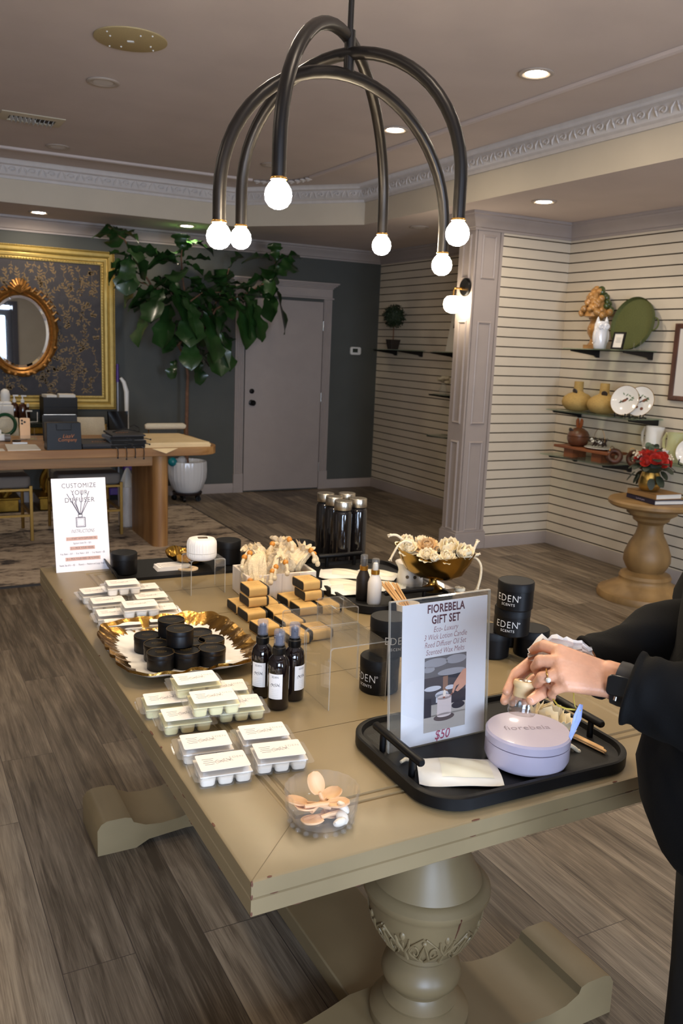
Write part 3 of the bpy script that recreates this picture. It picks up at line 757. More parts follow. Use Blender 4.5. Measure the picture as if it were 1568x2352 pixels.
t = thing('tablet_stand', 'black tablet with a thin silver top edge leaning behind the gift bag', 'tablet', ((x0+x1)/2, yb, OT))
Mx = Matrix.Rotation(radians(-8), 4, 'X')
G().prism(rrect(x1-x0, zt_-OT, .012), -.006, .006, Mx @ T(0, (zt_-OT)/2, 0) if False else Matrix.Rotation(radians(82), 4, 'X') @ T(0, (zt_-OT)/2, 0)).obj('tablet', m_gloss, t)
G().box(0, (zt_-OT)-.002, .0, x1-x0-.02, .004, .014, Matrix.Rotation(radians(82), 4, 'X')).obj('rim', m_steel, t)
G().prism([(0, 0), (.1, 0), (.01, .12)], -.04, .04, Matrix(((0, 0, 1, 0), (1, 0, 0, .015), (0, 1, 0, 0), (0, 0, 0, 1)))).obj('foot', m_black_metal, t)
# flat bags and boxes
a = ot(190, 1032); b = ot(262, 1031)
t = thing('flat_gift_box', 'flat black gift box with copper print lying beside the gift bag', 'box', ((a.x+b.x)/2, a.y+.12, OT), rz=.0)
w = b.x-a.x
G().box(0, 0, .011, w, .24, .02).obj('lower_tray', m_gloss, t, bev=.002)
G().box(0, 0, .033, w+.004, .245, .022, Matrix.Rotation(.05, 4, 'X')).obj('lid', m_dkgrey, t, bev=.002)
g = G(); g.text('LisaV', .05, Matrix.Rotation(.05, 4, 'X') @ T(.02, -.03, .0446), shear=.25); g.obj('lettering', m_orange, t, flat=True)
G().box(-.01, .07, .0448, .11, .018, .002, Matrix.Rotation(.05, 4, 'X')).obj('slot', m_blackbox, t)
a = ot(255, 1032); b = ot(335, 1030); w = b.x-a.x
m_velvet = mat('black_velvet', rgb(14, 13, 14), .95, sheen=.3)
nb = 0
for k, (dx, dy, dz, h, rz) in enumerate(((0, .13, 0, .028, .05), (.012, .125, .03, .03, -.04), (-.01, .135, .062, .026, .09))):
    tg = thing('velvet_pouch', ('lowest black drawstring pouch of the pile, cords hanging over the oak edge', 'middle black drawstring pouch of the pile on the oak table', 'upper black drawstring pouch under the flat paper bag')[k], 'pouch', ((a.x+b.x)/2+dx, a.y+dy, OT+dz), rz=rz, group='black drawstring pouches')
    G().prism(rrect(w, .22, .02), 0, h).obj('pouch_body', m_velvet, tg, bev=.006)
    for q in range(4 if k == 0 else 2):
        x = -w/2+w*(q+.5)/(4 if k == 0 else 2)+.02*k
        if k == 0: pts = [(x, -.10, .012), (x+.004, -.145, .006), (x+.008, -.142, -.03), (x+.004, -.146, -.06-.012*(q % 2))]
        else: pts = [(x, -.10, .012), (x+.03, -.125, .01), (x+.05, -.118, .004), (x+.06, -.13, .002)]
        G().tube(pts, .0035, 6).sph(*pts[-1], .007, u=8, v=6).obj('drawstring', m_velvet, tg)
t = thing('paper_bag', 'flat dark grey paper bag with looped cord handles on top of the black pouches', 'bag', ((a.x+b.x)/2-.0, a.y+.13, OT+.094), rz=.06, rot=(.06, 0, .06))
G().box(0, 0, .006, w-.01, .23, .012).obj('bag_body', m_dkgrey, t, bev=.002)
g = G(); g.text('LisaV', .045, T(-.02, .0, .0126), shear=.25); g.obj('lettering', m_orange, t, flat=True)
G().tube([(-.08, .02, .014), (-.05, -.01, .03), (0, -.03, .045), (.06, -.04, .03), (.11, -.02, .02), (.12, .03, .04), (.09, .05, .06), (.05, .03, .05), (.04, 0, .035), (.08, -.03, .03)], .004, 8).obj('handle', m_blackbox, t)
yb = 6.86; x0, x1 = at_y(249, 985, yb).x, at_y(293, 985, yb).x; hb = zy(270, 944, yb)-OT
t = thing('shopping_bag', 'glossy black bag standing upright behind the flat bags on the oak table', 'bag', ((x0+x1)/2, yb, OT))
G().sheet(lambda u, v: Vector(((u-.5)*(x1-x0)*(.92+.1*v), .0-.012*sin(u*7+v*5)*v-.02, hb*v)), 10, 12, .003).sheet(lambda u, v: Vector(((u-.5)*(x1-x0)*(.92+.1*v), .03+.006*sin(u*5), hb*v*.98)), 10, 12, .003).box(0, .005, .004, (x1-x0)*.92, .05, .008).obj('bag_body', m_gloss, t)
# stack of cream sheets
m_cpaper = mat('cream_paper', rgb(232, 206, 158), .85, var=.06, vscale=8)
c = [ot(343, 1035), ot(508, 1034), ot(463, 1001), ot(338, 1004)]
x0, x1 = c[0].x-.0, min(c[1].x, OX1+.005); y0 = OY0+.02
sp = thing('paper_stack', 'thick stack of cream tissue paper on the right end of the oak table', 'paper', ((x0+x1)/2, y0+.34, OT))
w = x1-x0
for k in range(7):
    o = [(-w/2+rnd.uniform(0, .012), -.33+rnd.uniform(0, .01)), (w/2-rnd.uniform(0, .02), -.33+rnd.uniform(0, .012)), (w/2-.05-rnd.uniform(0, .03), .31), (-w/2+rnd.uniform(0, .01), .33)]
    G().prism(o, .005*k, .005*k+.0046).obj('sheet', m_cpaper, sp)
tag(G().sheet(lambda u, v: Vector((-.09+.2*u, -.02-.03*v*(1-abs(2*u-1)), -.001-.035*v*(1-abs(2*u-1)))), 9, 5, .0008).obj('tissue_sheet', m_cpaper, None, (x0+.14, OY0+.012, OT-.0005)), 'single pale sheet drooping over the oak table edge under the paper stack', 'paper')
y3 = 7.0; xa, xb = at_y(333, 990, y3).x, at_y(425, 990, y3).x
t = thing('padded_bar', 'cream padded bar on a low gold stand behind the paper stack', 'display bar', ((xa+xb)/2, y3, OT))
G().tube([(-(xb-xa)/2, 0, .075), (-(xb-xa)/2+.02, 0, .078), ((xb-xa)/2-.02, 0, .078), ((xb-xa)/2, 0, .072)], [.018, .026, .026, .018], 14).obj('cushion', m_cream, t)
G().tube([(-(xb-xa)/2+.03, 0, .055), (-(xb-xa)/2+.03, 0, .004), ((xb-xa)/2-.008, 0, .004), ((xb-xa)/2-.008, 0, .06)], .006, 8).obj('frame', m_gold, t)
# phone, stand, tape, clipboard, green ring
p = ot(60, 1011)
t = thing('smartphone', 'gold smartphone showing its three lenses, in a clear stand', 'phone', (p.x, p.y+.035, OT+.006), rot=(radians(78), 0, -.1))
ph = .16; G().prism(rrect(.075, ph, .012), -.004, .004, T(0, ph/2, 0)).obj('body', mat('gold_phone', rgb(198, 160, 122), .3, .3), t, bev=.0015)
for q in ((-.02, ph-.022), (-.02, ph-.045), (-.001, ph-.033)): G().cyl(q[0], q[1], .004, .007, .008, seg=16).obj('lens', m_black_metal, t)
m_acr = clear('acrylic', (.97, .975, .97), 1.45, .03, .03, (.95, .93, .9))
t = thing('phone_stand', 'clear acrylic phone stand on the oak table', 'stand', (p.x, p.y, OT))
G().box(.02, .05, .003, .12, .12, .005).box(.02, -.005, .02, .12, .004, .035).box(.075, .1, .04, .004, .02, .075).box(-.03, .1, .04, .004, .02, .075).obj('acrylic_body', m_acr, t)
p = ot(8, 1015)
t = thing('tape_gun', 'white and grey tape dispenser at the left edge of the oak table', 'tape dispenser', (p.x, p.y+.02, OT))
G().cyl(0, 0, -.02, .02, .028, seg=24, M=T(.03, 0, .029) @ Matrix.Rotation(pi/2, 4, 'Y')).obj('tape_roll', mat('grey_tape', rgb(110, 104, 100), .4), t)
G().box(-.02, .02, .03, .09, .05, .05).box(-.03, .05, .06, .05, .04, .05).obj('body', m_plastic, t, bev=.008)
p = ot(14, 1000)
t = tag(G().tube([(.075*cos(2*pi*k/28), 0, .085+.08*sin(2*pi*k/28)) for k in range(28)], .014, 8, close=True).obj('green_ring', mat('green_glass', rgb(14, 66, 40), .15), None, (p.x, p.y+.03, OT-.0175+.014)), 'glossy dark green ring standing upright behind the tape dispenser', 'ornament')
a, b, c_, d_ = ot(11, 1021), ot(82, 1022), ot(94, 1034), ot(18, 1036)
t = thing('clipboard', 'white sheet in a clip lying at the front edge of the oak table', 'clipboard', (0, 0, OT))
G().prism([(q.x, max(q.y, OY0+.01)) for q in (d_, c_, b, a)], 0.0, .004).obj('sheet', m_paper, t)
G().box((a.x+b.x)/2, a.y-.01, .01, .10, .02, .012).obj('clip', m_steel, t)
a = ot(0, 1037); tag(G().box(0, 0, .001, .09, .12, .002).obj('price_card', m_paper, None, (a.x-.01, OY0+.075, OT)), 'pale card cut by the left edge of the photo on the oak table', 'card')
p = ot(38, 1013.5); tag(G().lathe([(.03, 0), (.032, .006), (.02, .01), (0, .011)], 20).obj('round_dish', m_black_metal, None, (p.x, p.y, OT)), 'small flat black disc beside the phone stand', 'disc')
# ---- cleaning tools against the wall
m_purple = mat('purple_plastic', rgb(72, 40, 120), .4)
p = at_y(268, 900, 8.42); zt_ = zy(272, 836, 8.42)
t = thing('broom', 'upright broom with purple grips leaning on the dark wall', 'broom', (p.x, 8.38, 0))
G().cyl(0, 0, .1, zt_-.1, .011, seg=12).obj('pole', mat('grey_metal', rgb(140, 140, 146), .4, .5), t)
G().cyl(0, 0, zt_-.17, zt_, .015, .012, seg=12).cyl(0, 0, .70, .84, .016, seg=12).obj('grip', m_purple, t)
G().prism(rrect(.13, .05, .02), .05, .12, T(-.035, 0, 0)).obj('head', m_purple, t, bev=.006)
G().prism([(-.095, -.02), (.025, -.02), (.025, .02), (-.095, .02)], 0, .05, top=[(-.09, -.015), (.02, -.015), (.02, .015), (-.09, .015)]).obj('bristles', m_velvet, t)
p = at_y(287, 900, 8.36)
t = thing('steam_mop', 'white upright mop with a curved handle beside the broom', 'mop', (p.x, 8.34, 0))
za = zy(280, 868, 8.34); q0 = at_y(277, 870, 8.34).x-p.x
G().tube([(q0, 0, za), (q0+.03, 0, za-.04), (q0+.055, 0, za-.13), (q0+.055, 0, za-.3), (q0+.06, 0, .12)], [.014, .02, .024, .02, .018], 12).obj('handle', m_plastic, t)
G().prism(rrect(.18, .12, .03), 0, .05, T(q0+.075, 0, 0)).obj('head', m_purple, t, bev=.01)
G().prism(rrect(.10, .09, .03), .3, .62, T(q0+.06, -.01, 0)).obj('water_tank', m_purple, t, bev=.01)
p = at_z(292, 1214, .012)
t = thing('umbrella_stand', 'white marbled cylinder holding a wrapped white umbrella behind the oak table leg', 'umbrella stand', (1.775, 7.09, .012))
hb = zy(285, 1117, 7.08)-.012
G().lathe([(.066, 0), (.075, .01), (.08, hb), (.072, hb), (.066, .02), (0, .02)], 28).obj('cylinder', mat('white_marble', rgb(205, 198, 192), .3, var=.25, vscale=6, stretch=(3, 3, 1)), t)
tag(G().lathe([(.01, .0), (.045, hb*.6), (.066, hb-.03), (.058, hb+.02), (.04, hb+.07), (.018, hb+.12), (.012, hb+.13)], 20, flute=(7, .2)).obj('umbrella', m_paper, None, (1.775, 7.09, .034)), 'white folded umbrella standing in the marbled cylinder', 'umbrella')
# ---- fiddle leaf fig
pf = at_z(430, 1150, 0); PY = 8.17; pxx = at_y(430, 1100, PY).x
fig = thing('fiddle_leaf_fig', 'tall fiddle leaf fig tree beside the grey door', 'plant', (0, 0, 0))
zr = zy(430, 1058, PY); zb_ = zy(430, 1128, PY)
pot = thing('flower_pot', 'round white fluted pot holding the fiddle leaf fig', 'pot', (pxx, PY, 0))
hh = zr-zb_; r = .5*(at_y(473, 1080, PY).x-at_y(386, 1080, PY).x)+.0
G().lathe([(r*.62, zb_), (r*.8, zb_+hh*.12), (r*.97, zb_+hh*.45), (r, zb_+hh*.72), (r*.985, zb_+hh*.95), (r*.97, zr), (r*.92, zr), (r*.9, zr-.05), (0, zr-.06)], 72, flute=(30, .035)).obj('bowl', mat('white_glaze', rgb(226, 224, 222), .18, coat=.5), pot)
G().lathe([(r*.9, zr-.045), (r*.5, zr-.035), (0, zr-.03)], 30).obj('soil', mat('bark_soil', rgb(48, 36, 28), .95, var=.5, vscale=60, bump=1, bscale=60), pot)
st = thing('plant_caddy', 'dark round plant caddy on castors under the white pot', 'plant stand', (pxx, PY, 0))
G().lathe([(0, zb_-.028), (r*.72, zb_-.028), (r*.75, zb_-.015), (r*.75, zb_-.002), (0, zb_-.002)], 36).obj('platform', mat('dark_walnut', rgb(38, 26, 24), .35), st)
for k in range(5):
    a = 2*pi*k/5+.4; x, y = r*.66*cos(a), r*.66*sin(a)
    G().cyl(0, 0, -.012, .012, .026, seg=18, M=T(x, y, .026) @ RZ(a+.5) @ Matrix.Rotation(pi/2, 4, 'X')).box(x, y, .045, .02, .03, .05).obj('castor', m_black_metal, st)
tag(G().sph(0, 0, .05, .05, .05, .05, 20, 12).obj('crystal_ball', clear('crystal', (.9, .92, .95), 1.5, .02, .25, (.8, .82, .86)), None, (at_y(418, 1058, PY-.1).x, PY-.09, zr-.042)), 'clear glass ball on the soil of the white pot', 'glass ball')
tag(G().sph(0, 0, .045, .045, .045, .045, 18, 10).obj('crystal_ball', mat('teal_glass', rgb(20, 120, 128), .1), None, (at_y(396, 1055, PY-.08).x, PY-.08, zr-.042)), 'teal glass ball on the soil of the white pot', 'glass ball')
def fp(cx, cy, y): return at_y(220+cx/3.267, 500+cy/3.267, y)
m_bark = mat('fig_bark', rgb(112, 78, 56), .85, var=.25, vscale=30)
m_leaf = mat('fig_leaf', rgb(36, 66, 28), .34, var=.35, vscale=5, coat=.15)
branches = [([(684, 1780), (680, 1568), (685, 1300), (690, 1180), (670, 1060), (620, 960)], 8.17, .02, .0),
    ([(620, 960), (510, 750), (470, 650), (400, 480), (300, 330), (215, 165), (60, 70)], 8.1, .013, .9),
    ([(620, 960), (690, 850), (680, 650), (650, 450), (640, 300), (650, 170)], 7.95, .012, 1.),
    ([(670, 1060), (800, 850), (900, 690), (1000, 620), (1150, 560), (1250, 500), (1330, 480), (1350, 300)], 8.02, .012, 1.),
    ([(800, 850), (900, 640), (960, 520), (1000, 380)], 8.2, .009, .8),
    ([(510, 750), (440, 700), (380, 720)], 7.98, .008, .6),
    ([(690, 850), (780, 760), (860, 830), (940, 900)], 7.88, .008, 1.),
    ([(680, 650), (560, 560), (420, 520), (330, 480)], 7.9, .008, 1.),
    ([(680, 650), (800, 560), (930, 560)], 7.85, .008, 1.)]
gb = G(); gl = G()
def fleaf(p, d, L, W, roll):
    """one fiddle shaped leaf"""
    d = d.normalized(); s = d.cross(Vector((0, 0, 1)))
    if s.length < .05: s = Vector((1, 0, 0))
    s.normalize(); n = s.cross(d); s, n = s*cos(roll)+n*sin(roll), n*cos(roll)-s*sin(roll)
    prof = [0, .16, .46, .66, .62, .58, .74, .94, 1.0, .96, .74, .02]
    droop = rnd.uniform(.2, .5); cup = rnd.uniform(.08, .22); ph = rnd.uniform(0, 6)
    def fn(u, v):
        k = v*(len(prof)-1); i = min(int(k), len(prof)-2); w = prof[i]+(prof[i+1]-prof[i])*(k-i)
        q = 2*u-1
        return p+d*(L*(v-.0))+s*(q*w*W/2*(1+.13*sin(v*24+ph)))+n*(cup*W*abs(q)*w+.018*sin(v*16+ph)*q*q)-Vector((0, 0, 1))*(droop*L*v*v)
    gl.grid(fn, 5, 12)
for pts, y, r, lv in branches:
    P = [fp(cx, cy, y-.02*k) for k, (cx, cy) in enumerate(pts)]
    if pts[0] == (684, 1780): P[0].z = zr-.03
    gb.tube(P, [r*(1-.55*k/(len(P)-1)) for k in range(len(P))], 9)
    if not lv: continue
    for k in range(len(P)-1):
        a, b = P[k], P[k+1]; ln = (b-a).length; n = max(1, int(ln/.042*lv))
        if pts[0] == (620, 960) and k == 0: n = 1
        for q in range(n):
            p = a.lerp(b, (q+rnd.random())/n)
            if (p-P[0]).length < .22 and rnd.random() < .7: continue
            th = rnd.uniform(0, 2*pi); d = Vector((cos(th), .55*sin(th)-.1, rnd.uniform(-.7, .45)))+(b-a).normalized()*.3
            if p.y+d.y*.3 > 8.4: d.y = -abs(d.y)
            if p.z > 2.3: d.z = max(d.z, 0)*.6; 
            L = rnd.uniform(.19, .32); fleaf(p+d.normalized()*.03, d, L, L*rnd.uniform(.66, .84), rnd.uniform(-.7, .7))
for cx, cy, y, d, L in ((230, 180, 7.95, (.55, -.1, -.75), .27), (250, 280, 7.9, (-.15, -.2, -1), .3), (240, 290, 7.98, (-.7, 0, -.7), .25), (640, 300, 7.9, (.2, -.2, .7), .22), (640, 250, 7.85, (-.1, -.1, 1), .24), (655, 320, 7.85, (.9, -.2, .25), .26), (650, 340, 7.82, (.6, -.5, -.1), .2), (640, 300, 7.95, (-.9, 0, .2), .2),
        (1350, 330, 7.86, (-.2, -.1, -.9), .3), (1350, 330, 7.85, (.5, -.1, .35), .3), (1350, 330, 7.86, (-.15, -.1, .7), .22), (1330, 470, 7.86, (.35, -.15, -1), .36), (1330, 470, 7.85, (-.1, -.1, -1), .3), (1120, 560, 7.8, (.2, -.2, -1), .32), (1180, 620, 7.8, (.25, -.2, -1), .3), (1050, 600, 7.8, (.25, -.3, -1), .36), (560, 640, 7.8, (-.3, -.4, -.8), .34), (620, 560, 7.75, (.3, -.5, -.8), .36), (720, 640, 7.75, (-.2, -.5, -.9), .36), (800, 700, 7.75, (.2, -.5, -1), .36), (500, 520, 7.8, (-.4, -.4, -.7), .34), (420, 640, 7.85, (-.5, -.3, -.8), .32), (560, 480, 7.8, (.1, -.5, -.6), .34), (780, 560, 7.75, (.4, -.4, -.8), .34), (860, 820, 7.8, (.2, -.4, -1), .34), (930, 860, 7.8, (.3, -.3, -1), .3), (900, 600, 7.72, (.5, -.6, -.1), .3), (700, 880, 7.75, (-.1, -.5, -.7), .28), (760, 1050, 8.1, (.1, -.2, -1), .2), (600, 1060, 8.1, (-.35, -.2, -.9), .16), (1000, 380, 8.1, (.4, 0, .6), .26), (960, 560, 8.05, (-.3, 0, .9), .3)):
    fleaf(fp(cx, cy, y), Vector(d), L, L*.72, rnd.uniform(-.5, .5))
gb.obj('trunk', m_bark, fig); gl.obj('foliage', m_leaf, fig, ang=180)
# ================================================================== SHELVES ON THE SLAT WALLS
m_glass = clear('green_shelf_glass', (.86, .95, .90), 1.5, .02, .05, (.3, .42, .36))
m_bracket = mat('black_bracket', rgb(20, 18, 18), .4, .4)
def shelf(name, label, y0, y1, z, brackets, depth=.30, group='glass shelves on the slat wall'):
    """glass shelf along y on the x = XW wall; z is the top of the glass"""
    t = thing(name, label, 'shelf', (XW, y0, z), group=group)
    G().box(-depth/2-.004, (y1-y0)/2, -.004, depth, y1-y0, .008).obj('glass', m_glass, t)
    for yb in brackets:
        g = G(); yy = yb-y0
        g.rings([[(-.003, q, -.065), (-.03, q, -.065), (-.055, q, -.05), (-depth+.01, q, -.022), (-depth+.0, q, -.009), (-.003, q, -.009)] for q in (yy-.007, yy+.007)])
        g.obj('bracket', m_bracket, t)
    return t
def wb(px, py, x=XW): return at_x(px, py, x)
def on_shelf(px, py, z):
    p = at_z(px, py, z); return p
s1z = 1.632; s2z = 1.155; s3z = .80; s4z = .885
a = wb(1376, 812); b = wb(1498, 822)
sh1 = shelf('glass_shelf', 'top glass shelf holding the green tray and white owl', 4.475, at_x(1293, 802, XW-.30).y, s1z, (a.y, b.y))
a = wb(1335, 945); b = wb(1512, 962)
sh2 = shelf('glass_shelf', 'second glass shelf holding two straw vases and bird plates', 4.35, at_x(1255, 935, XW-.30).y, s2z, (a.y, b.y))
sh3 = shelf('glass_shelf', 'lowest glass shelf holding a small wooden bench and wooden rings', 4.57, at_x(1240, 1046, XW-.30).y, s3z, (a.y, 4.60))
sh4 = shelf('glass_shelf', 'glass shelf holding the white pitcher at the right edge', 3.7, at_x(1445, 1038, XW-.30).y, s4z, (4.28, 3.8))
# far slat wall shelves
s5z = 1.60
p0 = at_y(0, 0, 1)
pa = at_x(913, 786, XW); pb = at_x(972, 786, XW)
sf1 = shelf('glass_shelf', 'upper glass shelf with a potted topiary on the far slat wall', pb.y-.05, at_x(847, 775, XW-.30).y+.01, 1.565, (pa.y, pb.y), group='glass shelves on the far slat wall')
pc = at_x(1046, 786, XW)
sf2 = shelf('glass_shelf', 'upper glass shelf with a picture card, left of the sconce', pc.y-.3, at_x(997, 775, XW-.30).y+.01, 1.565, (pc.y-.02,), group='glass shelves on the far slat wall')
pd = at_x(1040, 903, XW)
sf3 = shelf('glass_shelf', 'middle glass shelf with a white flower, partly behind the pilaster', pd.y-.3, at_x(996, 903, XW-.30).y+.01, pd.z+.0, (pd.y-.02,), group='glass shelves on the far slat wall')
pe = at_x(1035, 996, XW)
sf4 = shelf('glass_shelf', 'lowest glass shelf on the far slat wall beside the pilaster', pe.y-.3, at_x(981, 996, XW-.30).y+.01, pe.z, (pe.y-.02,), group='glass shelves on the far slat wall')
# topiary
z5 = 1.565; d = ray(903, 772); p = Vector((XW-.17, 0, z5)); p.y = at_x(903, 772, XW-.17).y
t = thing('topiary', 'small round topiary tree in a dark square pot on the far shelf', 'plant', (p.x, p.y, z5))
G().prism(rrect(.085, .085, .008), 0, .10, top=rrect(.12, .12, .01)).obj('pot', mat('dark_pot', rgb(44, 34, 28), .7), t)
G().cyl(0, 0, .09, .27, .006, seg=8).obj('stem', m_bark, t)
g = G(); rr = random.Random(5)
for k in range(520):
    v = Vector((rr.gauss(0, 1), rr.gauss(0, 1), rr.gauss(0, 1))).normalized(); q = v*(.115*rr.uniform(.75, 1.08)); c = q+Vector((0, 0, .34)); s = v.orthogonal().normalized(); s.rotate(Matrix.Rotation(rr.uniform(0, 6), 3, v)); u = v.cross(s)
    L_ = rr.uniform(.012, .022); g.add([c-s*L_*.5, c+u*L_+v*.006, c+s*L_*.5, c-u*L_+v*.01], [(0, 1, 2, 3)])
g.sph(0, 0, .34, .095, u=16, v=10)
g.obj('foliage', mat('topiary_leaf', rgb(36, 52, 30), .6, var=.3, vscale=40), t, flat=True)
p = at_x(1037, 771, XW-.15)
t = thing('picture_card', 'white card with a small dark photo on the far shelf by the sconce', 'card', (XW-.15, p.y-.04, z5))
Mx = Matrix.Rotation(-pi/2, 4, 'Z')
G().sheet(lambda u, v: Vector((.06*v, .13-.26*u, .36*v)), 2, 2, .004).obj('card', m_paper, t)
G().sheet(lambda u, v: Vector((.036+.018*v-.005, .07-.13*u, .22+.10*v)), 2, 2, .002).obj('photo', mat('dark_photo', rgb(70, 44, 40), .5, var=.4, vscale=30), t)
p = at_x(1036, 868, XW-.14)
t = thing('wood_flower', 'pale flower ornament on the middle far shelf at the pilaster', 'flower', (XW-.16, pd.y-.06, pd.z))
g = G()
for k in range(14):
    a = k*2.4; g.sph(.03*cos(a), .045*sin(a), .11+.05*((k*7) % 5)/5, .03, .03, .02, 8, 5)
g.obj('petals', m_cream, t); G().lathe([(.03, 0), (.04, .03), (.02, .09), (.024, .1)], 20).obj('vase', clear('vase_glass', (.95, .96, .95), 1.45, .02, .1, (.9, .9, .85)), t)
# ---- top shelf
def spot(px, py, z, off):  # point on the shelf plane clamped to a depth in front of the wall
    p = at_x(px, py, XW-off); return Vector((XW-off, p.y, z))
m_terra = mat('ochre_glaze', rgb(168, 122, 66), .2, var=.3, vscale=18, coat=.4)
m_green = mat('olive_glaze', rgb(62, 74, 34), .2, coat=.4)
q = spot(1362, 800, s1z, .14)
t = thing('fruit_finial', 'ochre glazed pottery fruit pile on a baluster foot', 'ornament', q)
G().box(0, 0, .015, .11, .11, .03).lathe([(.05, .03), (.035, .05), (.03, .075), (.055, .115), (.06, .15), (.045, .19), (.04, .205), (.055, .225), (.02, .23)], 24).obj('foot', m_terra, t)
g = G(); g2 = G()
for k in range(110):
    hgt = rr.random(); R_ = .112*(1-hgt)**.7+.012; a = rr.uniform(0, 6.28)
    tgt = g2 if (sin(a-3.9) > .55 and hgt > .15) else g
    tgt.sph(R_*cos(a)*.95, R_*sin(a)*.95, .245+hgt*.2, rr.uniform(.017, .029), u=10, v=7)
g.lathe([(.03, .22), (.10, .24), (.07, .34), (.02, .44)], 20)
g.obj('fruit', m_terra, t); g2.obj('green_fruit', m_green, t)
q = spot(1376, 802, s1z, .24)
t = thing('owl_figurine', 'glossy white ceramic owl standing before the ochre fruit piece', 'figurine', q, rz=-1.9+pi/2)
m_wglaze = mat('white_owl_glaze', rgb(226, 224, 224), .2, coat=.4)
G().lathe([(.038, 0), (.045, .006), (.052, .04), (.056, .09), (.052, .13), (.053, .155), (.05, .185), (.038, .20), (.0, .203)], 28, sy=.85).obj('body', m_wglaze, t)
g = G()
for s in (-1, 1):
    g.lathe([(.018, .185), (.012, .21), (.002, .232)], 10, T(s*.033, -.005, 0))
    g.lathe([(.024, 0), (.022, .006), (.012, .009), (.008, .005), (0, .006)], 18, T(s*.021, -.040, .163) @ Matrix.Rotation(pi/2, 4, 'X'))
    g.sph(s*.047, -.004, .09, .014, .028, .055, 10, 8)
g.lathe([(.008, 0), (0, .02)], 8, T(0, -.043, .15) @ Matrix.Rotation(2.2, 4, 'X'))
g.obj('face_and_wings', m_wglaze, t)
q = spot(1440, 808, s1z, .105); qt = at_x(1447, 695, XW-.05)
t = thing('woven_tray', 'large round olive green woven tray leaning on the slat wall', 'tray', (q.x, q.y, s1z), rot=(0, radians(11), 0))
RT = .192
Mt = T(0, 0, RT) @ Matrix.Rotation(-pi/2, 4, 'Y')
prof = []
for k in range(24): rr_ = RT*(1-.06)*k/23; prof.append((rr_, .0+.0016*(k % 2)))
prof += [(RT*.97, .012), (RT, .03), (RT*1.0, .022), (RT*.965, -.008), (0, -.008)]
m_olive = mat('olive_woven', rgb(86, 90, 46), .8, var=.12, vscale=120, bump=.6, bscale=260)
G().lathe(prof, 64, Mt, False, False).obj('tray_dish', m_olive, t)
for s in (-1, 1): G().tube([(.0+.01*sin(pi*k/10), s*(RT-.008+.036*sin(pi*k/10)), RT+.045*cos(pi*k/10)) for k in range(11)], .006, 8).obj('handle', m_olive, t)
q = spot(1416, 806, s1z, .27)
t = thing('framed_card', 'small black framed white card in front of the green tray', 'picture frame', q, rot=(0, radians(12), 0.15))
MS = Matrix(((0, 0, -1, 0), (-1, 0, 0, 0), (0, 1, 0, 0), (0, 0, 0, 1)))        # XY drawing -> upright facing -x
G().sweep_rect(.075, .10, [(0, 0), (.012, 0), (.012, .012), (0, .012)], T(0, 0, .062) @ MS).obj('frame', m_bracket, t)
G().box(0, 0, .004, .08, .105, .006, T(0, 0, .062) @ MS).obj('card', m_paper, t)
g = G()
for k in range(5): g.box(0, .02-.008*k, .0078, .045-.006*(k % 3), .0022, .0006, T(0, 0, .062) @ MS)
g.obj('printed_lines', mat('grey_print', rgb(150, 148, 146), .8), t, flat=True)
q = spot(1461, 810, s1z, .26)
t = thing('plate_easel', 'small clear acrylic easel at the right end of the top shelf', 'easel', q)
G().tube([(0, -.03, 0), (0, -.03, .07)], .003, 6).tube([(0, .03, 0), (0, .03, .05)], .003, 6).tube([(0, -.03, .01), (.05, -.03, .003)], .003, 6).tube([(0, .03, .01), (.05, .03, .003)], .003, 6).box(0, 0, .01, .005, .06, .005).obj('easel_body', m_acr, t)
# ---- second shelf
m_straw = mat('seagrass', rgb(178, 146, 84), .9, var=.18, vscale=60, stretch=(1, 1, 8), bump=.7, bscale=120)
m_charm = mat('dark_charm', rgb(52, 44, 42), .4)
sv = None
for px, py, lab in ((1324, 942, 'squat straw vase with a narrow neck, left one on the second shelf'), (1383, 950, 'squat straw vase with a narrow neck, right one beside the bird plates')):
    q = spot(px, py, s2z, .15)
    if sv is None:
        sv = thing('straw_vase', lab, 'vase', q, group='straw vases')
        prof = [(.04, 0), (.085, .010), (.115, .042), (.121, .068), (.112, .10), (.078, .128), (.045, .142), (.036, .152), (.035, .226), (.031, .226), (.029, .18), (0, .17)]
        G().lathe(prof, 40).obj('body', m_straw, sv)
        G().lathe([(.0, .006), (.022, .004), (.024, 0), (.022, -.004), (0, -.006)], 18, T(-.05, -.016, .150) @ Matrix.Rotation(1.2, 4, 'Y')).obj('charm', m_charm, sv)
    else: dup(sv, q, .5, lab)
m_china = mat('white_china', rgb(228, 224, 216), .12, coat=.4)
m_goldrim = mat('gilt_rim', rgb(190, 150, 80), .25, .8)
m_bird = [mat('bird_brown', rgb(120, 70, 48), .6), mat('bird_dark', rgb(60, 46, 44), .6), mat('leaf_print', rgb(96, 116, 84), .6)]
pl = None
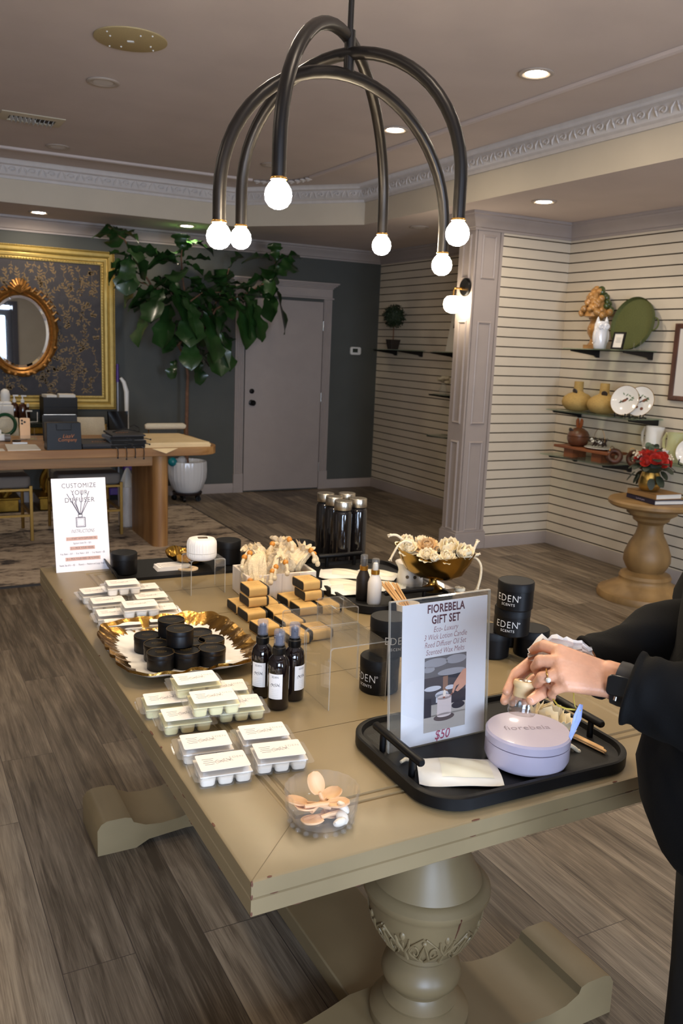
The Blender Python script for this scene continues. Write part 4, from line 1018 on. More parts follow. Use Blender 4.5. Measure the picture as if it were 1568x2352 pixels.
for i, (px, py, lab, off) in enumerate(((1428, 957, 'bird plate with one perched bird, left of the pair on black stands', .25), (1462, 962, 'bird plate with two birds, right of the pair on black stands', .20))):
    q = spot(px, py, s2z, off)
    t = thing('bird_plate', lab, 'plate', (q.x, q.y, s2z+.014), rot=(0, radians(14), .28), group='bird plates on stands')
    rp = .108; Mp = T(0, 0, rp) @ Matrix.Rotation(-pi/2, 4, 'Y')
    G().lathe([(0, 0), (rp*.6, 0), (rp*.72, .006), (rp, .014), (rp, .011), (rp*.72, .001), (rp*.6, -.005), (0, -.005)], 44, Mp, False, False).obj('plate_body', m_china, t)
    G().tube([(rp*cos(2*pi*k/44), rp*sin(2*pi*k/44), .0145) for k in range(44)], .0018, 6, Mp, close=True).obj('gilt_edge', m_goldrim, t)
    g = [G(), G(), G()]
    def dab(gg, x, y, rx, ry, a=0): gg.prism([(p_[0], p_[1]) for p_ in ell(rx, ry, 12)], 0, .0006, Mp @ Matrix.Rotation(-pi/2, 4, 'Z') @ T(x, y, .0003) @ RZ(a))
    birds = ((-.008, .0),) if i == 0 else ((-.025, .015), (.03, .012))
    for bx, by in birds:
        dab(g[0], bx, by, .022, .010, .5); dab(g[1], bx+.018, by+.014, .009, .008); dab(g[1], bx-.026, by-.012, .016, .004, .55)
    for k in range(9): dab(g[2], .045*cos(k*1.7)+.01, .02+.03*sin(k*2.3), .012, .004, k*.9)
    if i: dab(g[0], -.02, -.04, .012, .01); dab(g[0], .02, -.05, .012, .011)
    for gg, mm, nm in zip(g, m_bird, ('bird', 'bird_markings', 'leaves')): gg.obj(nm, mm, t, flat=True)
    e = thing('plate_stand', 'black plate stand under the %s bird plate' % ('left' if i == 0 else 'right'), 'stand', (q.x, q.y, s2z), rz=.28, group='black plate stands')
    for s in (-1, 1): G().tube([(-.035, s*.04, .03), (-.036, s*.04, .004), (.0, s*.04, .011), (.07, s*.03, .004), (.075, s*.03, .0)], .0045, 6).tube([(.01, s*.04, .011), (.045, s*.025, .13)], .004, 6).obj('prong', m_bracket, e)
# ---- low bench on the third shelf
m_redwood = wood('red_wood', rgb(112, 62, 36), rgb(150, 90, 52), 14, (1, .15, 1), .5)
qa = spot(1298, 1030, s3z, .20); qb = spot(1420, 1062, s3z, .20)
by0, by1 = qb.y+.05, qa.y+.06; bl = by1-by0
t = thing('wooden_bench', 'small reddish wooden display bench on the lowest glass shelf', 'bench', (XW-.17, (by0+by1)/2, s3z))
BHt = .085
G().box(0, 0, BHt-.01, .20, bl, .02).obj('top', m_redwood, t, bev=.003)
for s in (-1, 1): G().prism([(-.07, -.05), (.07, -.05), (.07, .05), (-.07, .05)], 0, BHt-.02, T(0, s*bl*.26, 0)).obj('foot', m_redwood, t)
q = spot(1326, 1022, s3z+BHt, .17)
t = thing('lidded_pot', 'round brown lidded pot with rabbit ear knob on the wooden bench', 'pot', (q.x, q.y-.0, s3z+BHt))
m_brownglaze = mat('brown_glaze', rgb(98, 60, 40), .28, var=.2, vscale=25)
G().lathe([(.045, 0), (.07, .015), (.085, .05), (.086, .075), (.078, .08)], 32).obj('pot_body', m_brownglaze, t)
G().lathe([(.083, .08), (.084, .085), (.07, .115), (.035, .14), (.0, .148)], 32).obj('lid', m_brownglaze, t)
g = G()
for s in (-1, 1): g.tube([(0, s*.012, .14), (0, s*.02, .17), (0, s*.022, .2), (0, s*.018, .215)], [.012, .014, .013, .005], 8)
g.obj('knob', mat('orange_brown_glaze', rgb(140, 72, 34), .25), t)
G().lathe([(0, .006), (.022, .004), (.025, 0), (.022, -.004), (0, -.006)], 18, T(-.06, .02, .12) @ Matrix.Rotation(1.1, 4, 'Y')).obj('charm', m_charm, t)
q = spot(1373, 1034, s3z+BHt, .17)
t = thing('oval_dish', 'flat white oval dish under the twig nest', 'dish', (q.x, q.y, s3z+BHt))
G().lathe([(0, .004), (.085, .004), (.12, .014), (.118, .017), (.08, .009), (0, .009)], 40, sx=.75).obj('dish_body', m_china, t)
t = thing('twig_nest', 'wire and twig nest with a white bird on the oval dish', 'ornament', (q.x, q.y, s3z+BHt+.017))
g = G()
for k in range(46):
    a = rr.uniform(0, 6.28); r1 = rr.uniform(.03, .06); b = a+rr.uniform(.5, 1.6); r2 = r1+rr.uniform(-.005, .03)
    g.tube([(r1*cos(a), r1*sin(a), rr.uniform(.004, .03)), (r2*cos(b), r2*sin(b), rr.uniform(.02, .075))], .0028, 5)
g.obj('twigs', mat('dark_twig', rgb(54, 36, 30), .8), t)
G().sph(-.02, .03, .035, .018, .03, .02, 12, 8).sph(-.02, .055, .055, .012, .013, .012, 10, 7).sph(-.02, -.03, .04, .016, .02, .016, 10, 7).obj('bird', m_china, t)
G().tube([(0, .06*cos(pi*k/12), .04+.10*sin(pi*k/12)) for k in range(13)], .0015, 5).obj('wire_loop', m_brass, t)
m_rw = wood('dark_ring_wood', rgb(58, 30, 20), rgb(92, 50, 32), 20, (1, 1, .3), .4)
rp = None
for i, (px, py, a_, lab) in enumerate(((1418, 1066, .9, 'left dark wooden ring, tilted against the others on the lowest shelf'), (1430, 1064, .15, 'middle dark wooden ring on the lowest shelf'), (1460, 1066, -.1, 'right dark wooden ring on the lowest shelf'))):
    q = spot(px, py, s3z, .21)
    loc = (q.x+(.05 if i == 1 else 0), q.y-(.02 if i == 2 else 0)+(.04 if i == 0 else 0)-(.05 if i else 0), s3z+.062)
    if rp is None:
        rp = thing('wooden_ring', lab, 'wooden ring', loc, group='dark wooden rings', rot=(0, .5, a_))
        G().tube([(0, .042*cos(2*pi*k/30), .042*sin(2*pi*k/30)) for k in range(30)], .02, 10, close=True).obj('ring', m_rw, rp)
        G().tube([(.0, .0, .064), (-.012, .02, .075), (-.02, .03, .06), (-.02, .035, .03)], .002, 5).obj('cord', m_brass, rp)
    else: dup(rp, loc, None, lab, rot=(0, .12, a_))
# ---- pitcher shelf
q = spot(1497, 1038, s4z, .10)
def pitcher(name, label, loc, m, h, r, rz):
    t = thing(name, label, 'pitcher', loc, rz=rz)
    R = []
    for r_, z in ((r*.95, 0), (r, .006), (r*1.0, h*.5), (r*.98, h*.8), (r*.98, h*.86), (r*1.03, h), (r*.96, h), (r*.92, h*.5), (r*.9, .01)):
        ring = []
        for k in range(36):
            a = 2*pi*k/36; sp = max(0, cos(a))**8*r*.45*max(0, (z/h-.75)/.25)
            ring.append(((r_+sp)*cos(a), r_*sin(a), z))
        R.append(ring)
    G().rings(R).obj('body', m, t)
    G().tube([(-r*.95, 0, h*.88), (-r*1.4, 0, h*.92), (-r*1.75, 0, h*.75), (-r*1.7, 0, h*.5), (-r*1.3, 0, h*.3), (-r*.95, 0, h*.25)], .009, 10, flat=1.5).obj('handle', m, t)
    return t
pitcher('white_pitcher', 'tall white ceramic pitcher behind the white bird bowl', q, m_china, .22, .06, -pi/2)
q2 = spot(1505, 1040, s4z, .235)
t = thing('bird_bowl', 'oval white bowl printed with a bird, in front of the white pitcher', 'bowl', q2)
G().lathe([(.055, 0), (.06, .004), (.085, .07), (.088, .082), (.082, .082), (.055, .01), (0, .008)], 44, sx=.9, sy=1.15).obj('bowl_body', m_china, t)
g = [G(), G(), G()]
for gi, x, z, rx, rz_ in ((0, .012, .04, .009, .014), (1, .02, .036, .008, .018), (1, -.004, .032, .004, .016), (2, .04, .03, .012, .005), (2, -.02, .028, .011, .006), (0, .035, .045, .006, .004), (2, .045, .045, .01, .004)):
    def fn(v, z0=z): return (-(.90*(.06+.025*(v.y+z0-.004)/.07)*cos(v.x/.075*.9)+.0012), 1.15*(.06+.025*(v.y+z0-.004)/.07)*sin(v.x/.075*.9), v.y+z0)
    vs = [Vector((x+p_[0], p_[1], 0)) for p_ in ell(rx, rz_, 12)]
    g[gi].add([fn(v) for v in vs], [tuple(range(12))])
for gg, mm, nm in zip(g, m_bird, ('bird', 'bird_markings', 'leaves')): gg.obj(nm, mm, t, flat=True)
q = spot(1548, 1050, s4z, .15)
pitcher('green_pitcher', 'tall pale green pitcher at the right edge beside the bird bowl', q, mat('celadon_glaze', rgb(188, 188, 140), .2, coat=.4), .2, .06, -pi/2)
q = spot(1568, 1045, s4z, .25)
t = thing('display_plate', 'white plate on a black stand cut by the right edge of the photo', 'plate', (q.x, q.y-.03, s4z+.012), rot=(0, .25, .2))
G().lathe([(0, 0), (.05, 0), (.06, .006), (.085, .012), (.085, .009), (.06, .0), (.05, -.005), (0, -.005)], 40, T(0, 0, .085) @ Matrix.Rotation(-pi/2, 4, 'Y'), False, False).obj('plate_body', m_china, t)
for s in (-1, 1): G().tube([(-.03, s*.035, .025), (-.03, s*.035, -.008), (.05, s*.03, -.010)], .0045, 6).obj('stand_prong', m_bracket, t)
# ---- dark framed picture at the right edge
pa = at_x(1555, 743, XW-.01); pb = at_x(1546, 920, XW-.01)
fh = pa.z-pb.z; fw = .62
t = thing('wall_picture', 'white mounted picture in a brown wood frame at the right edge', 'picture frame', (XW-.003, pa.y-fw/2, (pa.z+pb.z)/2))
G().sweep_rect(fw-.07, fh-.07, [(0, 0), (.035, 0), (.035, .022), (.028, .026), (.006, .018), (0, .012)], MS).obj('frame', wood('frame_wood', rgb(70, 44, 34), rgb(104, 66, 50), 20, (1, 1, .2), .5), t)
G().box(0, 0, .006, fw-.06, fh-.06, .006, MS).obj('print', mat('print_paper', rgb(214, 208, 200), .7), t)
# ---- round pedestal table with flowers
f0 = at_z(1500, 1358, 0); tx, ty = 4.42, 3.96
a = at_z(1412, 1340, 0); b = at_z(1490, 1372, 0)
zt2 = .665
side = thing('pedestal_table', 'round brown pedestal side table with turned vase shaped column', 'table', (4.45, 3.93, 0))
m_walnut = wood('honey_wood', rgb(120, 92, 54), rgb(158, 124, 76), 5, (1, 1, .4), .5)
G().lathe([(0, zt2-.03), (.20, zt2-.04), (.225, zt2-.05), (.265, zt2-.045), (.285, zt2-.03), (.285, zt2-.012), (.275, zt2), (0, zt2)], 56).obj('tabletop', m_walnut, side)
G().lathe([(.0, .0), (.30, .0), (.305, .02), (.295, .045), (.26, .055), (.24, .075), (.19, .10), (.17, .115), (.165, .13), (.17, .145), (.16, .165), (.13, .175), (.115, .185), (.13, .205), (.152, .25), (.15, .30), (.125, .37), (.092, .43), (.08, .48), (.083, .505), (.10, .52), (.115, .53), (.12, .55), (.16, .575), (.165, .60), (.195, .615), (.2, zt2-.04), (0, zt2-.03)], 56).obj('column', m_walnut, side)
def on2(px, py): return at_z(px, py, zt2)
book = [('coffee_table_book', 'dark navy book lying under the tan book on the pedestal table', .225, .30, .028, mat('navy_cover', rgb(34, 30, 50), .5), (0, 0), -.20),
        ('coffee_table_book', 'tan wooden looking book on top of the navy book', .215, .27, .034, mat('tan_cover', rgb(150, 112, 66), .6), (.012, .02), -.1)]
zz = zt2
for nm, lab, bw, bl_, bh, mm, off, rz in book:
    t = thing(nm, lab, 'book', (4.43+off[0], 3.90+off[1], zz), rz=rz, group='books on the pedestal table')
    G().box(0, 0, .0015, bw, bl_, .003).box(0, 0, bh-.0015, bw, bl_, .003).box(-bw/2+.0015, 0, bh/2, .003, bl_, bh).obj('cover', mm, t)
    G().box(.002, 0, bh/2, bw-.012, bl_-.012, bh-.0062).obj('pages', m_paper, t)
    if zz == zt2:
        g = G(); g.scrawl(.09, .012, T(-bw/2-.0004, -.0, bh/2) @ MS, seed=8, th=.003); g.obj('lettering', mat('pale_foil', rgb(150, 142, 160), .5), t, flat=True)
    zz += bh+.0003
vs_ = thing('gold_vase', 'hammered gold vase of red roses on the tan book', 'vase', (4.40, 3.93, zz))
m_hammer = mat('hammered_gold', rgb(190, 156, 84), .3, .9, bump=1., bscale=70)
G().lathe([(.042, 0), (.058, .008), (.072, .035), (.073, .06), (.063, .10), (.054, .125), (.05, .125), (.055, .1), (0, .03)], 36).obj('vase_body', m_hammer, vs_)
bq = thing('rose_bouquet', 'round bouquet of red roses with white filler and green leaves', 'flowers', (4.40, 3.93, zz+.10))
m_rose = mat('red_rose', rgb(170, 30, 14), .6, var=.3, vscale=30); m_gleaf = mat('dark_leaf', rgb(34, 44, 30), .5, var=.3, vscale=20); m_euc = mat('eucalyptus', rgb(96, 108, 84), .6)
def rose(c, nrm, r):
    g = G(); z = Vector(nrm).normalized(); M = Matrix.Translation(c) @ z.to_track_quat('Z', 'Y').to_matrix().to_4x4()
    for L_ in range(5):
        n = 3+L_; rl = r*(.18+.2*L_)
        for k in range(n):
            a0 = 2*pi*k/n+L_*.7; wd = 2*pi/n*.75
            g.sheet(lambda u, v: Vector(((rl*(.75+.25*v)+r*.10*v*v*L_/2)*cos(a0+(u-.5)*wd*1.5), (rl*(.75+.25*v)+r*.10*v*v*L_/2)*sin(a0+(u-.5)*wd*1.5), r*(.62-.08*L_)*(v-.3)*(1-.3*(2*u-1)**2)*1.5)), 6, 5, .0012, M)
    g.sph(0, 0, -.1*r, r*.7, r*.7, r*.45, 12, 6, M)
    g.obj('rose', m_rose, bq)
for az, el_ in ((200, 20), (232, 30), (262, 18), (180, 48), (215, 58), (250, 52), (290, 40), (150, 30), (120, 60), (310, 15), (60, 45), (20, 50), (350, 30), (90, 20), (240, 80)):
    a, e = radians(az), radians(el_); d = Vector((cos(a)*cos(e), sin(a)*cos(e), sin(e)*.85))
    rose(d*.108+Vector((0, 0, .072)), d, .033)
g = G(); g2 = G(); g3 = G()
for k in range(40):
    a = rr.uniform(0, 6.28); e = rr.uniform(-.9, .6) if k % 2 else rr.uniform(.1, 1.5); d = Vector((cos(a)*cos(e), sin(a)*cos(e), sin(e)))
    c = Vector((0, 0, .06))+d*rr.uniform(.085, .11); L_ = rr.uniform(.05, .075); s = d.cross(Vector((0, 0, 1))).normalized() if abs(d.z) < .95 else Vector((1, 0, 0))
    tgt = g if k % 4 else g2
    dd = (d+Vector((0, 0, -.45))).normalized() if k % 2 else d
    tgt.sheet(lambda u, v: c+dd*(L_*v)+s*((u-.5)*L_*.85*sin(pi*(v*.88+.08))**.6)-Vector((0, 0, 1))*(.02*v*v), 4, 6, .0012)
for k in range(6):
    a = radians((150, 165, 300, 320, 60, 100)[k]); d = Vector((cos(a)*.85, sin(a)*.85, .6))
    for q in range(9): c = d*.12+Vector((0, 0, .06))+Vector((rr.uniform(-.02, .02), rr.uniform(-.02, .02), rr.uniform(-.015, .015))); g3.sph(c.x, c.y, c.z, .007, u=6, v=4)
g.obj('leaves', m_gleaf, bq); g2.obj('eucalyptus_leaves', m_euc, bq); g3.obj('filler_blossom', m_cream, bq)
G().lathe([(.0, -.06), (.035, -.05), (.046, .02), (.085, .06), (.06, .12), (0, .13)], 20).obj('stems', m_gleaf, bq)
# ================================================================== DISPLAY TABLE
rt = random.Random(21)
def bc(px, py, r, z=0.):
    """centre of a round foot of radius r whose nearest edge shows at px,py"""
    p = tb(px, py, z); d = Vector((p.x, p.y, 0)).normalized(); return Vector((p.x+d.x*r, p.y+d.y*r, ZT+z))
TX0_, TX1_, TY0_, TY1_ = .452, 1.592, 1.077, 3.035
m_table = mat('taupe_table_paint', rgb(133, 115, 83), .42, var=.10, vscale=5, rvar=.08, bump=.06, bscale=40)
m_tabledk = mat('taupe_groove', rgb(104, 88, 62), .7)
m_chip = mat('chipped_edge', rgb(96, 58, 40), .8)
tab = thing('display_table', 'large taupe painted wooden table with turned urn pedestals, covered in candles', 'table', (0, 0, 0))
tw, td = TX1_-TX0_, TY1_-TY0_; tcx, tcy = (TX0_+TX1_)/2, (TY0_+TY1_)/2
TH = .062; ib = .128
g = G()
prof = [(0, -.03), (0, 0-.0005), (.004, -.004), (.008, -.004), (.012, -.0005), (.022, -.0005), (.026, -.004), (.030, -.004), (.034, 0), (ib+.034-.004, 0), (ib+.034, -.003), (ib+.034, -.029), (ib+.031, -.031), (ib+.034, -.033), (ib+.034, -TH+.002), (ib+.032, -TH), (0, -TH)]
g.sweep_rect(tw-2*(ib+.034), td-2*(ib+.034), prof, T(tcx, tcy, ZT))
g.box(tcx, tcy, ZT-.0155, tw-2*(ib+.034)+.001, td-2*(ib+.034)+.001, .030)
topg = g
g = G()
iw_, id_ = tw-2*(ib+.034), td-2*(ib+.034)
for k in range(1, 6): g.box(tcx, TY0_+ib+.034+id_*k/6, ZT-.0003, iw_, .0009, .001)
for sx in (-1, 1):
    for sy in (-1, 1):
        a = Vector((tcx+sx*tw/2-sx*.002, tcy+sy*td/2-sy*.002)); b = Vector((tcx+sx*(tw/2-ib), tcy+sy*(td/2-ib))); d = (b-a).normalized(); n = Vector((-d.y, d.x))*.0006
        g.add([(a.x+n.x, a.y+n.y, ZT+.0002), (b.x+n.x, b.y+n.y, ZT+.0002), (b.x-n.x, b.y-n.y, ZT+.0002), (a.x-n.x, a.y-n.y, ZT+.0002)], [(0, 1, 2, 3)])
g.obj('joint_lines', m_tabledk, tab, flat=True)
g = topg; n0 = g.n()
for k in range(34):     # worn chips along the edges
    if k % 2: x, y = TX0_-.0006, rt.uniform(TY0_, TY1_); g.sph(x+.002, y, ZT-rt.choice((.0012, .0305, .061)), .0024, rt.uniform(.003, .012), .0011, 7, 5)
    else: x, y = rt.uniform(TX0_, TX1_), TY0_; g.sph(x, y+.002, ZT-rt.choice((.0012, .0305, .061)), rt.uniform(.003, .012), .0024, .0011, 7, 5)
for z in (.006, .027, .056): g.sph(TX0_+.0015, TY0_+.0015, ZT-z, .0022, .0022, .006, 8, 6)
g.mi(n0, 1).obj('tabletop', [m_table, m_chip], tab)
def foot(y):
    pr = [(0, 0), (0, .085), (.012, .104), (.03, .112), (.085, .112), (.105, .106), (.112, .09), (.15, .072), (.2, .066), (.26, .07), (.32, .086), (.37, .102), (.5, .104)]
    L = .985; up = [(x, z) for x, z in pr]+[(L-x, z) for x, z in pr[::-1]]
    low = [(L, 0), (L-.12, 0), (L-.16, .02), (L-.28, .03), (.5, .022), (.28, .03), (.16, .02), (.12, 0)]
    o = up+low
    R = [[(.51+x, yy, z) for x, z in o] for yy in (y-.11, y+.11)]
    return G().rings(R).obj('foot', m_table, tab, bev=.004)
urn = [(.0, .095), (.105, .095), (.112, .105), (.112, .125), (.098, .14), (.082, .15), (.085, .158), (.07, .172), (.066, .18), (.07, .19), (.086, .205), (.09, .218), (.086, .235), (.072, .252), (.062, .262), (.066, .268), (.072, .274), (.066, .28), (.08, .29), (.105, .325), (.122, .365), (.13, .405), (.134, .415), (.14, .424), (.14, .434), (.132, .442), (.126, .448), (.12, .45), (.11, .47), (.085, .52), (.075, .58), (.08, .63), (.1, .68), (.13, .70), (.13, ZT-TH), (0, ZT-TH)]
def urad(z):
    for (r0_, z0), (r1_, z1) in zip(urn[18:], urn[19:]):
        if z0 <= z <= z1: return r0_+(r1_-r0_)*(z-z0)/max(1e-6, z1-z0)
    return .12
for py_ in (1.39, 2.55):
    foot(py_)
    ped = G().lathe(urn, 56, T(1.0, py_, 0)).obj('pedestal', m_table, tab)
    g = G()
    def sp(a, z, o=.002): r = urad(z)+o; return Vector((1.0+r*cos(a), py_+r*sin(a), z))
    for k in range(8):
        a0 = 2*pi*k/8+.2
        for s in (-1, 1):
            g.tube([sp(a0+s*(.02+.30*sin(t*pi)*(1-.2*t)), .295+.085*t) for t in [q/10 for q in range(11)]], .0022, 6)
            g.tube([sp(a0+s*(.17+.09*cos(t)*(1-t/9)), .335+.022*sin(t)*(1-t/9)) for t in [q*.55 for q in range(12)]], .002, 6)
            g.tube([sp(a0+s*.03, .30), sp(a0+s*.10, .315), sp(a0+s*.05, .34), sp(a0, .362)], [.0025, .004, .0025, .0015], 6)
        g.sph(*sp(a0, .368, 0), .006, u=9, v=6); g.sph(*sp(a0+pi/8, .375, -.002), .007, .007, .011, 9, 6)
        g.tube([sp(a0+pi/8, .298), sp(a0+pi/8, .36)], [.0045, .003], 6)
        for s in (-1, 1): g.tube([sp(a0+pi/8, .33), sp(a0+pi/8+s*.1, .35), sp(a0+pi/8+s*.13, .372)], [.003, .004, .002], 6)
    g.obj('carving', m_table, ped)
    if py_ < 2:
        g = G(); g.tube([sp(-1.62, .43, .001), sp(-1.60, .40, 0), sp(-1.63, .375, 0)], [.0016, .002, .0008], 6); g.obj('crack', m_chip, ped)
G().box(1.0, 1.97, .055, .22, .94, .05).obj('stretcher', m_table, tab, bev=.004)
# ------------------------------------------------------------------ shared materials
m_black = mat('matt_black_tin', rgb(9, 8, 9), .42, spec=.25)
m_tinlid = mat('black_tin_lid', rgb(14, 13, 14), .5, spec=.25)
m_whiteink = mat('white_ink', rgb(232, 228, 222), .6)
m_greyink = mat('grey_ink', rgb(140, 132, 130), .8)
m_darkink = mat('dark_ink', rgb(92, 84, 84), .8)
m_clearpl = clear('clear_plastic', (.993, .993, .99), 1.25, .08, .05, (.98, .97, .95))
m_acryl = clear('clear_acrylic', (.975, .98, .975), 1.47, .015, .012, (.95, .93, .92))
m_acredge = clear('acrylic_edge', (.86, .88, .86), 1.49, .05, .25, (.95, .90, .82))
m_foil = mat('white_foil_pouch', rgb(228, 224, 214), .35, var=.03, vscale=20)
m_wax = mat('white_wax', rgb(232, 222, 208), .5); m_waxy = mat('cream_wax', rgb(232, 222, 170), .5)
m_lab = mat('label_paper', rgb(238, 230, 222), .75)
# ------------------------------------------------------------------ wax melt clamshells
def script_label(g, w, z):
    g.text('EDEN', .010, T(w*.30, .008, z) @ RZ(-pi/2*0), ox=-.02, sp=1.15)
    g.scrawl(w*.34, .016, T(w*.02, -.001, z) @ RZ(.12), seed=2, th=.0009)
    for k in range(4): g.box(-w*.28, .012-.007*k, z, .022-.004*(k % 2), .0011, .0002)
def melt(waxm):
    t = thing('wax_melt', 'x', 'wax melt')
    L, W = .104, .076
    g = G(); g.prism(rrect(L+.018, W+.014, .008, 4, .0, 0), .0200, .0212).prism(rrect(L, W, .008, 4), .0212, .0325, top=rrect(L-.008, W-.008, .007, 4))
    for i in range(3):
        for j in range(2):
            g.prism(rrect(.031, .033, .006, 3, (i-1)*.0335, (j-.5)*.0365), .0004, .020, top=rrect(.033, .035, .006, 3, (i-1)*.0335, (j-.5)*.0365))
    g.tube([(-L/2-.012, -.02, .0215), (-L/2-.014, 0, .026), (-L/2-.012, .02, .0215)], .002, 6)
    g.obj('clamshell', m_clearpl, t, ang=25)
    for i in range(3):
        for j in range(2):
            g = G(); g.prism(rrect(.026, .028, .008, 5, (i-1)*.0335, (j-.5)*.0365), .0012, .022, top=rrect(.030, .032, .006, 5, (i-1)*.0335, (j-.5)*.0365))
            g.obj('wax_cube', waxm, t, bev=.003)
    G().box(0, 0, .0225, L-.006, W-.006, .002).obj('wax_sheet', waxm, t)
    G().prism(rrect(.093, .064, .004, 3), .0327, .0333).obj('label', m_lab, t)
    g = G(); script_label(g, .093, .03345); g.obj('lettering', m_greyink, t, flat=True)
    return t
mw = melt(m_wax); my = melt(m_waxy); used = {id(mw): False, id(my): False}
def put_melt(src, px, py, z, yaw, label, group, tilt=(0, 0)):
    p = tb(px, py, z+.033)
    loc = (p.x, p.y, ZT+z); rot = (tilt[0], tilt[1], radians(yaw))
    if src is mw and not used[id(mw)] or src is my and not used[id(my)]:
        used[id(src)] = True; src.location = loc; src.rotation_euler = rot; src['label'] = label; src['group'] = group; return src
    return dup(src, loc, None, label, group, rot)
NG, MG, BG = 'wax melts in the near group of four', 'cream wax melts in the middle group', 'wax melts in the far group'
put_melt(mw, 511, 1747, 0, -7, 'white wax melt clamshell nearest the left table edge, front left of the four', NG)
put_melt(mw, 640, 1720, 0, -10, 'white wax melt clamshell front right of the four, nearest the spoon bowl', NG)
put_melt(mw, 472, 1699, 0, -8, 'white wax melt clamshell back left of the four, below the yellowish ones', NG)
put_melt(mw, 605, 1678, 0, -9, 'white wax melt clamshell back right of the four, below the spray bottles', NG)
put_melt(my, 490, 1597, .033, -7, 'upper cream wax melt lying in front on its group of clamshells', MG)
put_melt(my, 449, 1556, .033, -4, 'upper cream wax melt lying behind, touching the gold rimmed dish', MG)
put_melt(my, 425, 1637, 0, -6, 'lower cream wax melt at the front left of the stacked group', MG)
put_melt(my, 382, 1602, 0, -7, 'lower cream wax melt at the back left of the stacked group', MG)
put_melt(my, 549, 1611, 0, -9, 'lower cream wax melt beside the foot of the front spray bottle', MG)
put_melt(my, 517, 1575, 0, -10, 'lower cream wax melt beside the left spray bottle', MG)
put_melt(mw, 321, 1386, .033, -4, 'upper white wax melt with a tilted label, front one on the far group', BG, (.0, 0))
put_melt(mw, 281, 1337, .033, -3, 'upper white wax melt, back one on the far group near the black board', BG)
put_melt(mw, 222, 1355, 0, 2, 'lower white wax melt at the far left corner of the far group', BG)
put_melt(mw, 247, 1377, 0, -2, 'lower white wax melt second on the left side of the far group', BG)
put_melt(mw, 262, 1405, 0, -4, 'lower white wax melt third on the left side of the far group', BG)
put_melt(mw, 281, 1428, 0, -7, 'lower white wax melt at the near left of the far group, touching the gold dish', BG)
put_melt(mw, 327, 1347, 0, -3, 'lower white wax melt at the far right of the far group, by the black board', BG)
put_melt(mw, 346, 1367, 0, -4, 'lower white wax melt second on the right side of the far group', BG)
put_melt(mw, 366, 1394, 0, -5, 'lower white wax melt third on the right side of the far group', BG)
put_melt(mw, 380, 1418, 0, -7, 'lower white wax melt on the near right of the far group, behind the stacked tins', BG)
# ------------------------------------------------------------------ gold leaf dish with small tins
pc_ = Vector((.640, 2.045))
dish = thing('gold_leaf_dish', 'white leaf shaped dish with a ruffled gold rim holding black tins', 'dish', (pc_.x, pc_.y, ZT))
NT = 220
spk = [rt.uniform(-.5, .5) for _ in range(NT)]
def drad(a):
    c, s = abs(cos(a)), abs(sin(a)); r = 1/((c/.176)**4.6+(s/.205)**4.6)**(1/4.6)
    return r*(1+.022*abs(sin(9*a))+.01*sin(23*a))
def dz(q, a):   # q = fraction of the radius
    return .004 if q < .55 else .004+.032*((q-.55)/.45)**1.8+.004*sin(18*a)*max(0, q-.7)
def dpt(a, q, o=0): r = drad(a)*q; return Vector((r*cos(a), r*sin(a), dz(q, a)+o))
qs = [0, .2, .4, .5, .6, .7, .78, .86, .93, 1.0]
R = [[dpt(2*pi*k/NT, q) for k in range(NT)] for q in qs]+[[dpt(2*pi*k/NT, q, -.004) for k in range(NT)] for q in (1.0, .86, .7, .55, .3)]
R[0] = [Vector((.0005*cos(2*pi*k/NT), .0005*sin(2*pi*k/NT), .004)) for k in range(NT)]
R[-1] = [Vector((p.x, p.y, .0)) for p in R[-1]]; R[-2] = [Vector((p.x, p.y, 0)) for p in R[-2]]
G().rings(R).obj('dish_body', mat('white_porcelain', rgb(236, 230, 222), .15, coat=.4), dish, ang=80)
m_lustre = mat('gold_lustre', rgb(172, 132, 68), .2, 1., bump=.5, bscale=90)
R = []
for j in range(9):
    ring = []
    for k in range(NT):
        a = 2*pi*k/NT; qi = .80+.09*spk[k]+.02*sin(7*a); q = qi+(1.012-qi)*j/8
        ring.append(dpt(a, q, .0012+.0035*abs(sin(11*a+j*.15))*(j/8)))
    R.append(ring)
R.append([dpt(2*pi*k/NT, 1.016, -.004) for k in range(NT)])
G().rings(R, cap0=False, cap1=False).obj('gold_rim', m_lustre, dish, ang=60)
def tin_small():
    t = thing('candle_tin', 'x', 'candle tin'); r = .0335
    G().lathe([(0, 0), (r-.002, 0), (r, .002), (r, .029), (r*.985, .030), (0, .030)], 36).obj('tin', m_black, t)
    G().lathe([(0, .0302), (r+.0006, .0302), (r+.0008, .041), (r, .0425), (r-.0015, .0425), (r-.0025, .0412), (0, .0412)], 36).obj('lid', m_black, t)
    G().tube([((r-.0003)*cos(2*pi*k/40), (r-.0003)*sin(2*pi*k/40), .0425) for k in range(40)], .0008, 5, close=True).obj('lid_rim', mat('worn_brass_edge', rgb(92, 74, 44), .4, .6), t)
    g = G(); g.text('EDEN', .011, T(-.0, .006, .0415)); g.text('scents', .007, T(0, -.003, .0415)); g.obj('lettering', mat('dull_gold_ink', rgb(104, 84, 44), .5, .3), t, flat=True)
    return t
t0 = tin_small(); tin_used = False
def put_tin(px, py, lvl, label):
    global tin_used
    z = .0045+.0432*lvl; p = tb(px, py, z+.0425); loc = (p.x, p.y, ZT+z); rz = radians(-12+rt.uniform(-8, 8))
    if not tin_used: tin_used = True; t0.location = loc; t0.rotation_euler = (0, 0, rz); t0['label'] = label; t0['group'] = 'small black tins in the gold dish'
    else: dup(t0, loc, rz, label, 'small black tins in the gold dish')
put_tin(338, 1458, 0, 'small black candle tin furthest left in the gold rimmed dish')
put_tin(361, 1477, 0, 'small black candle tin behind the front left one in the gold dish')
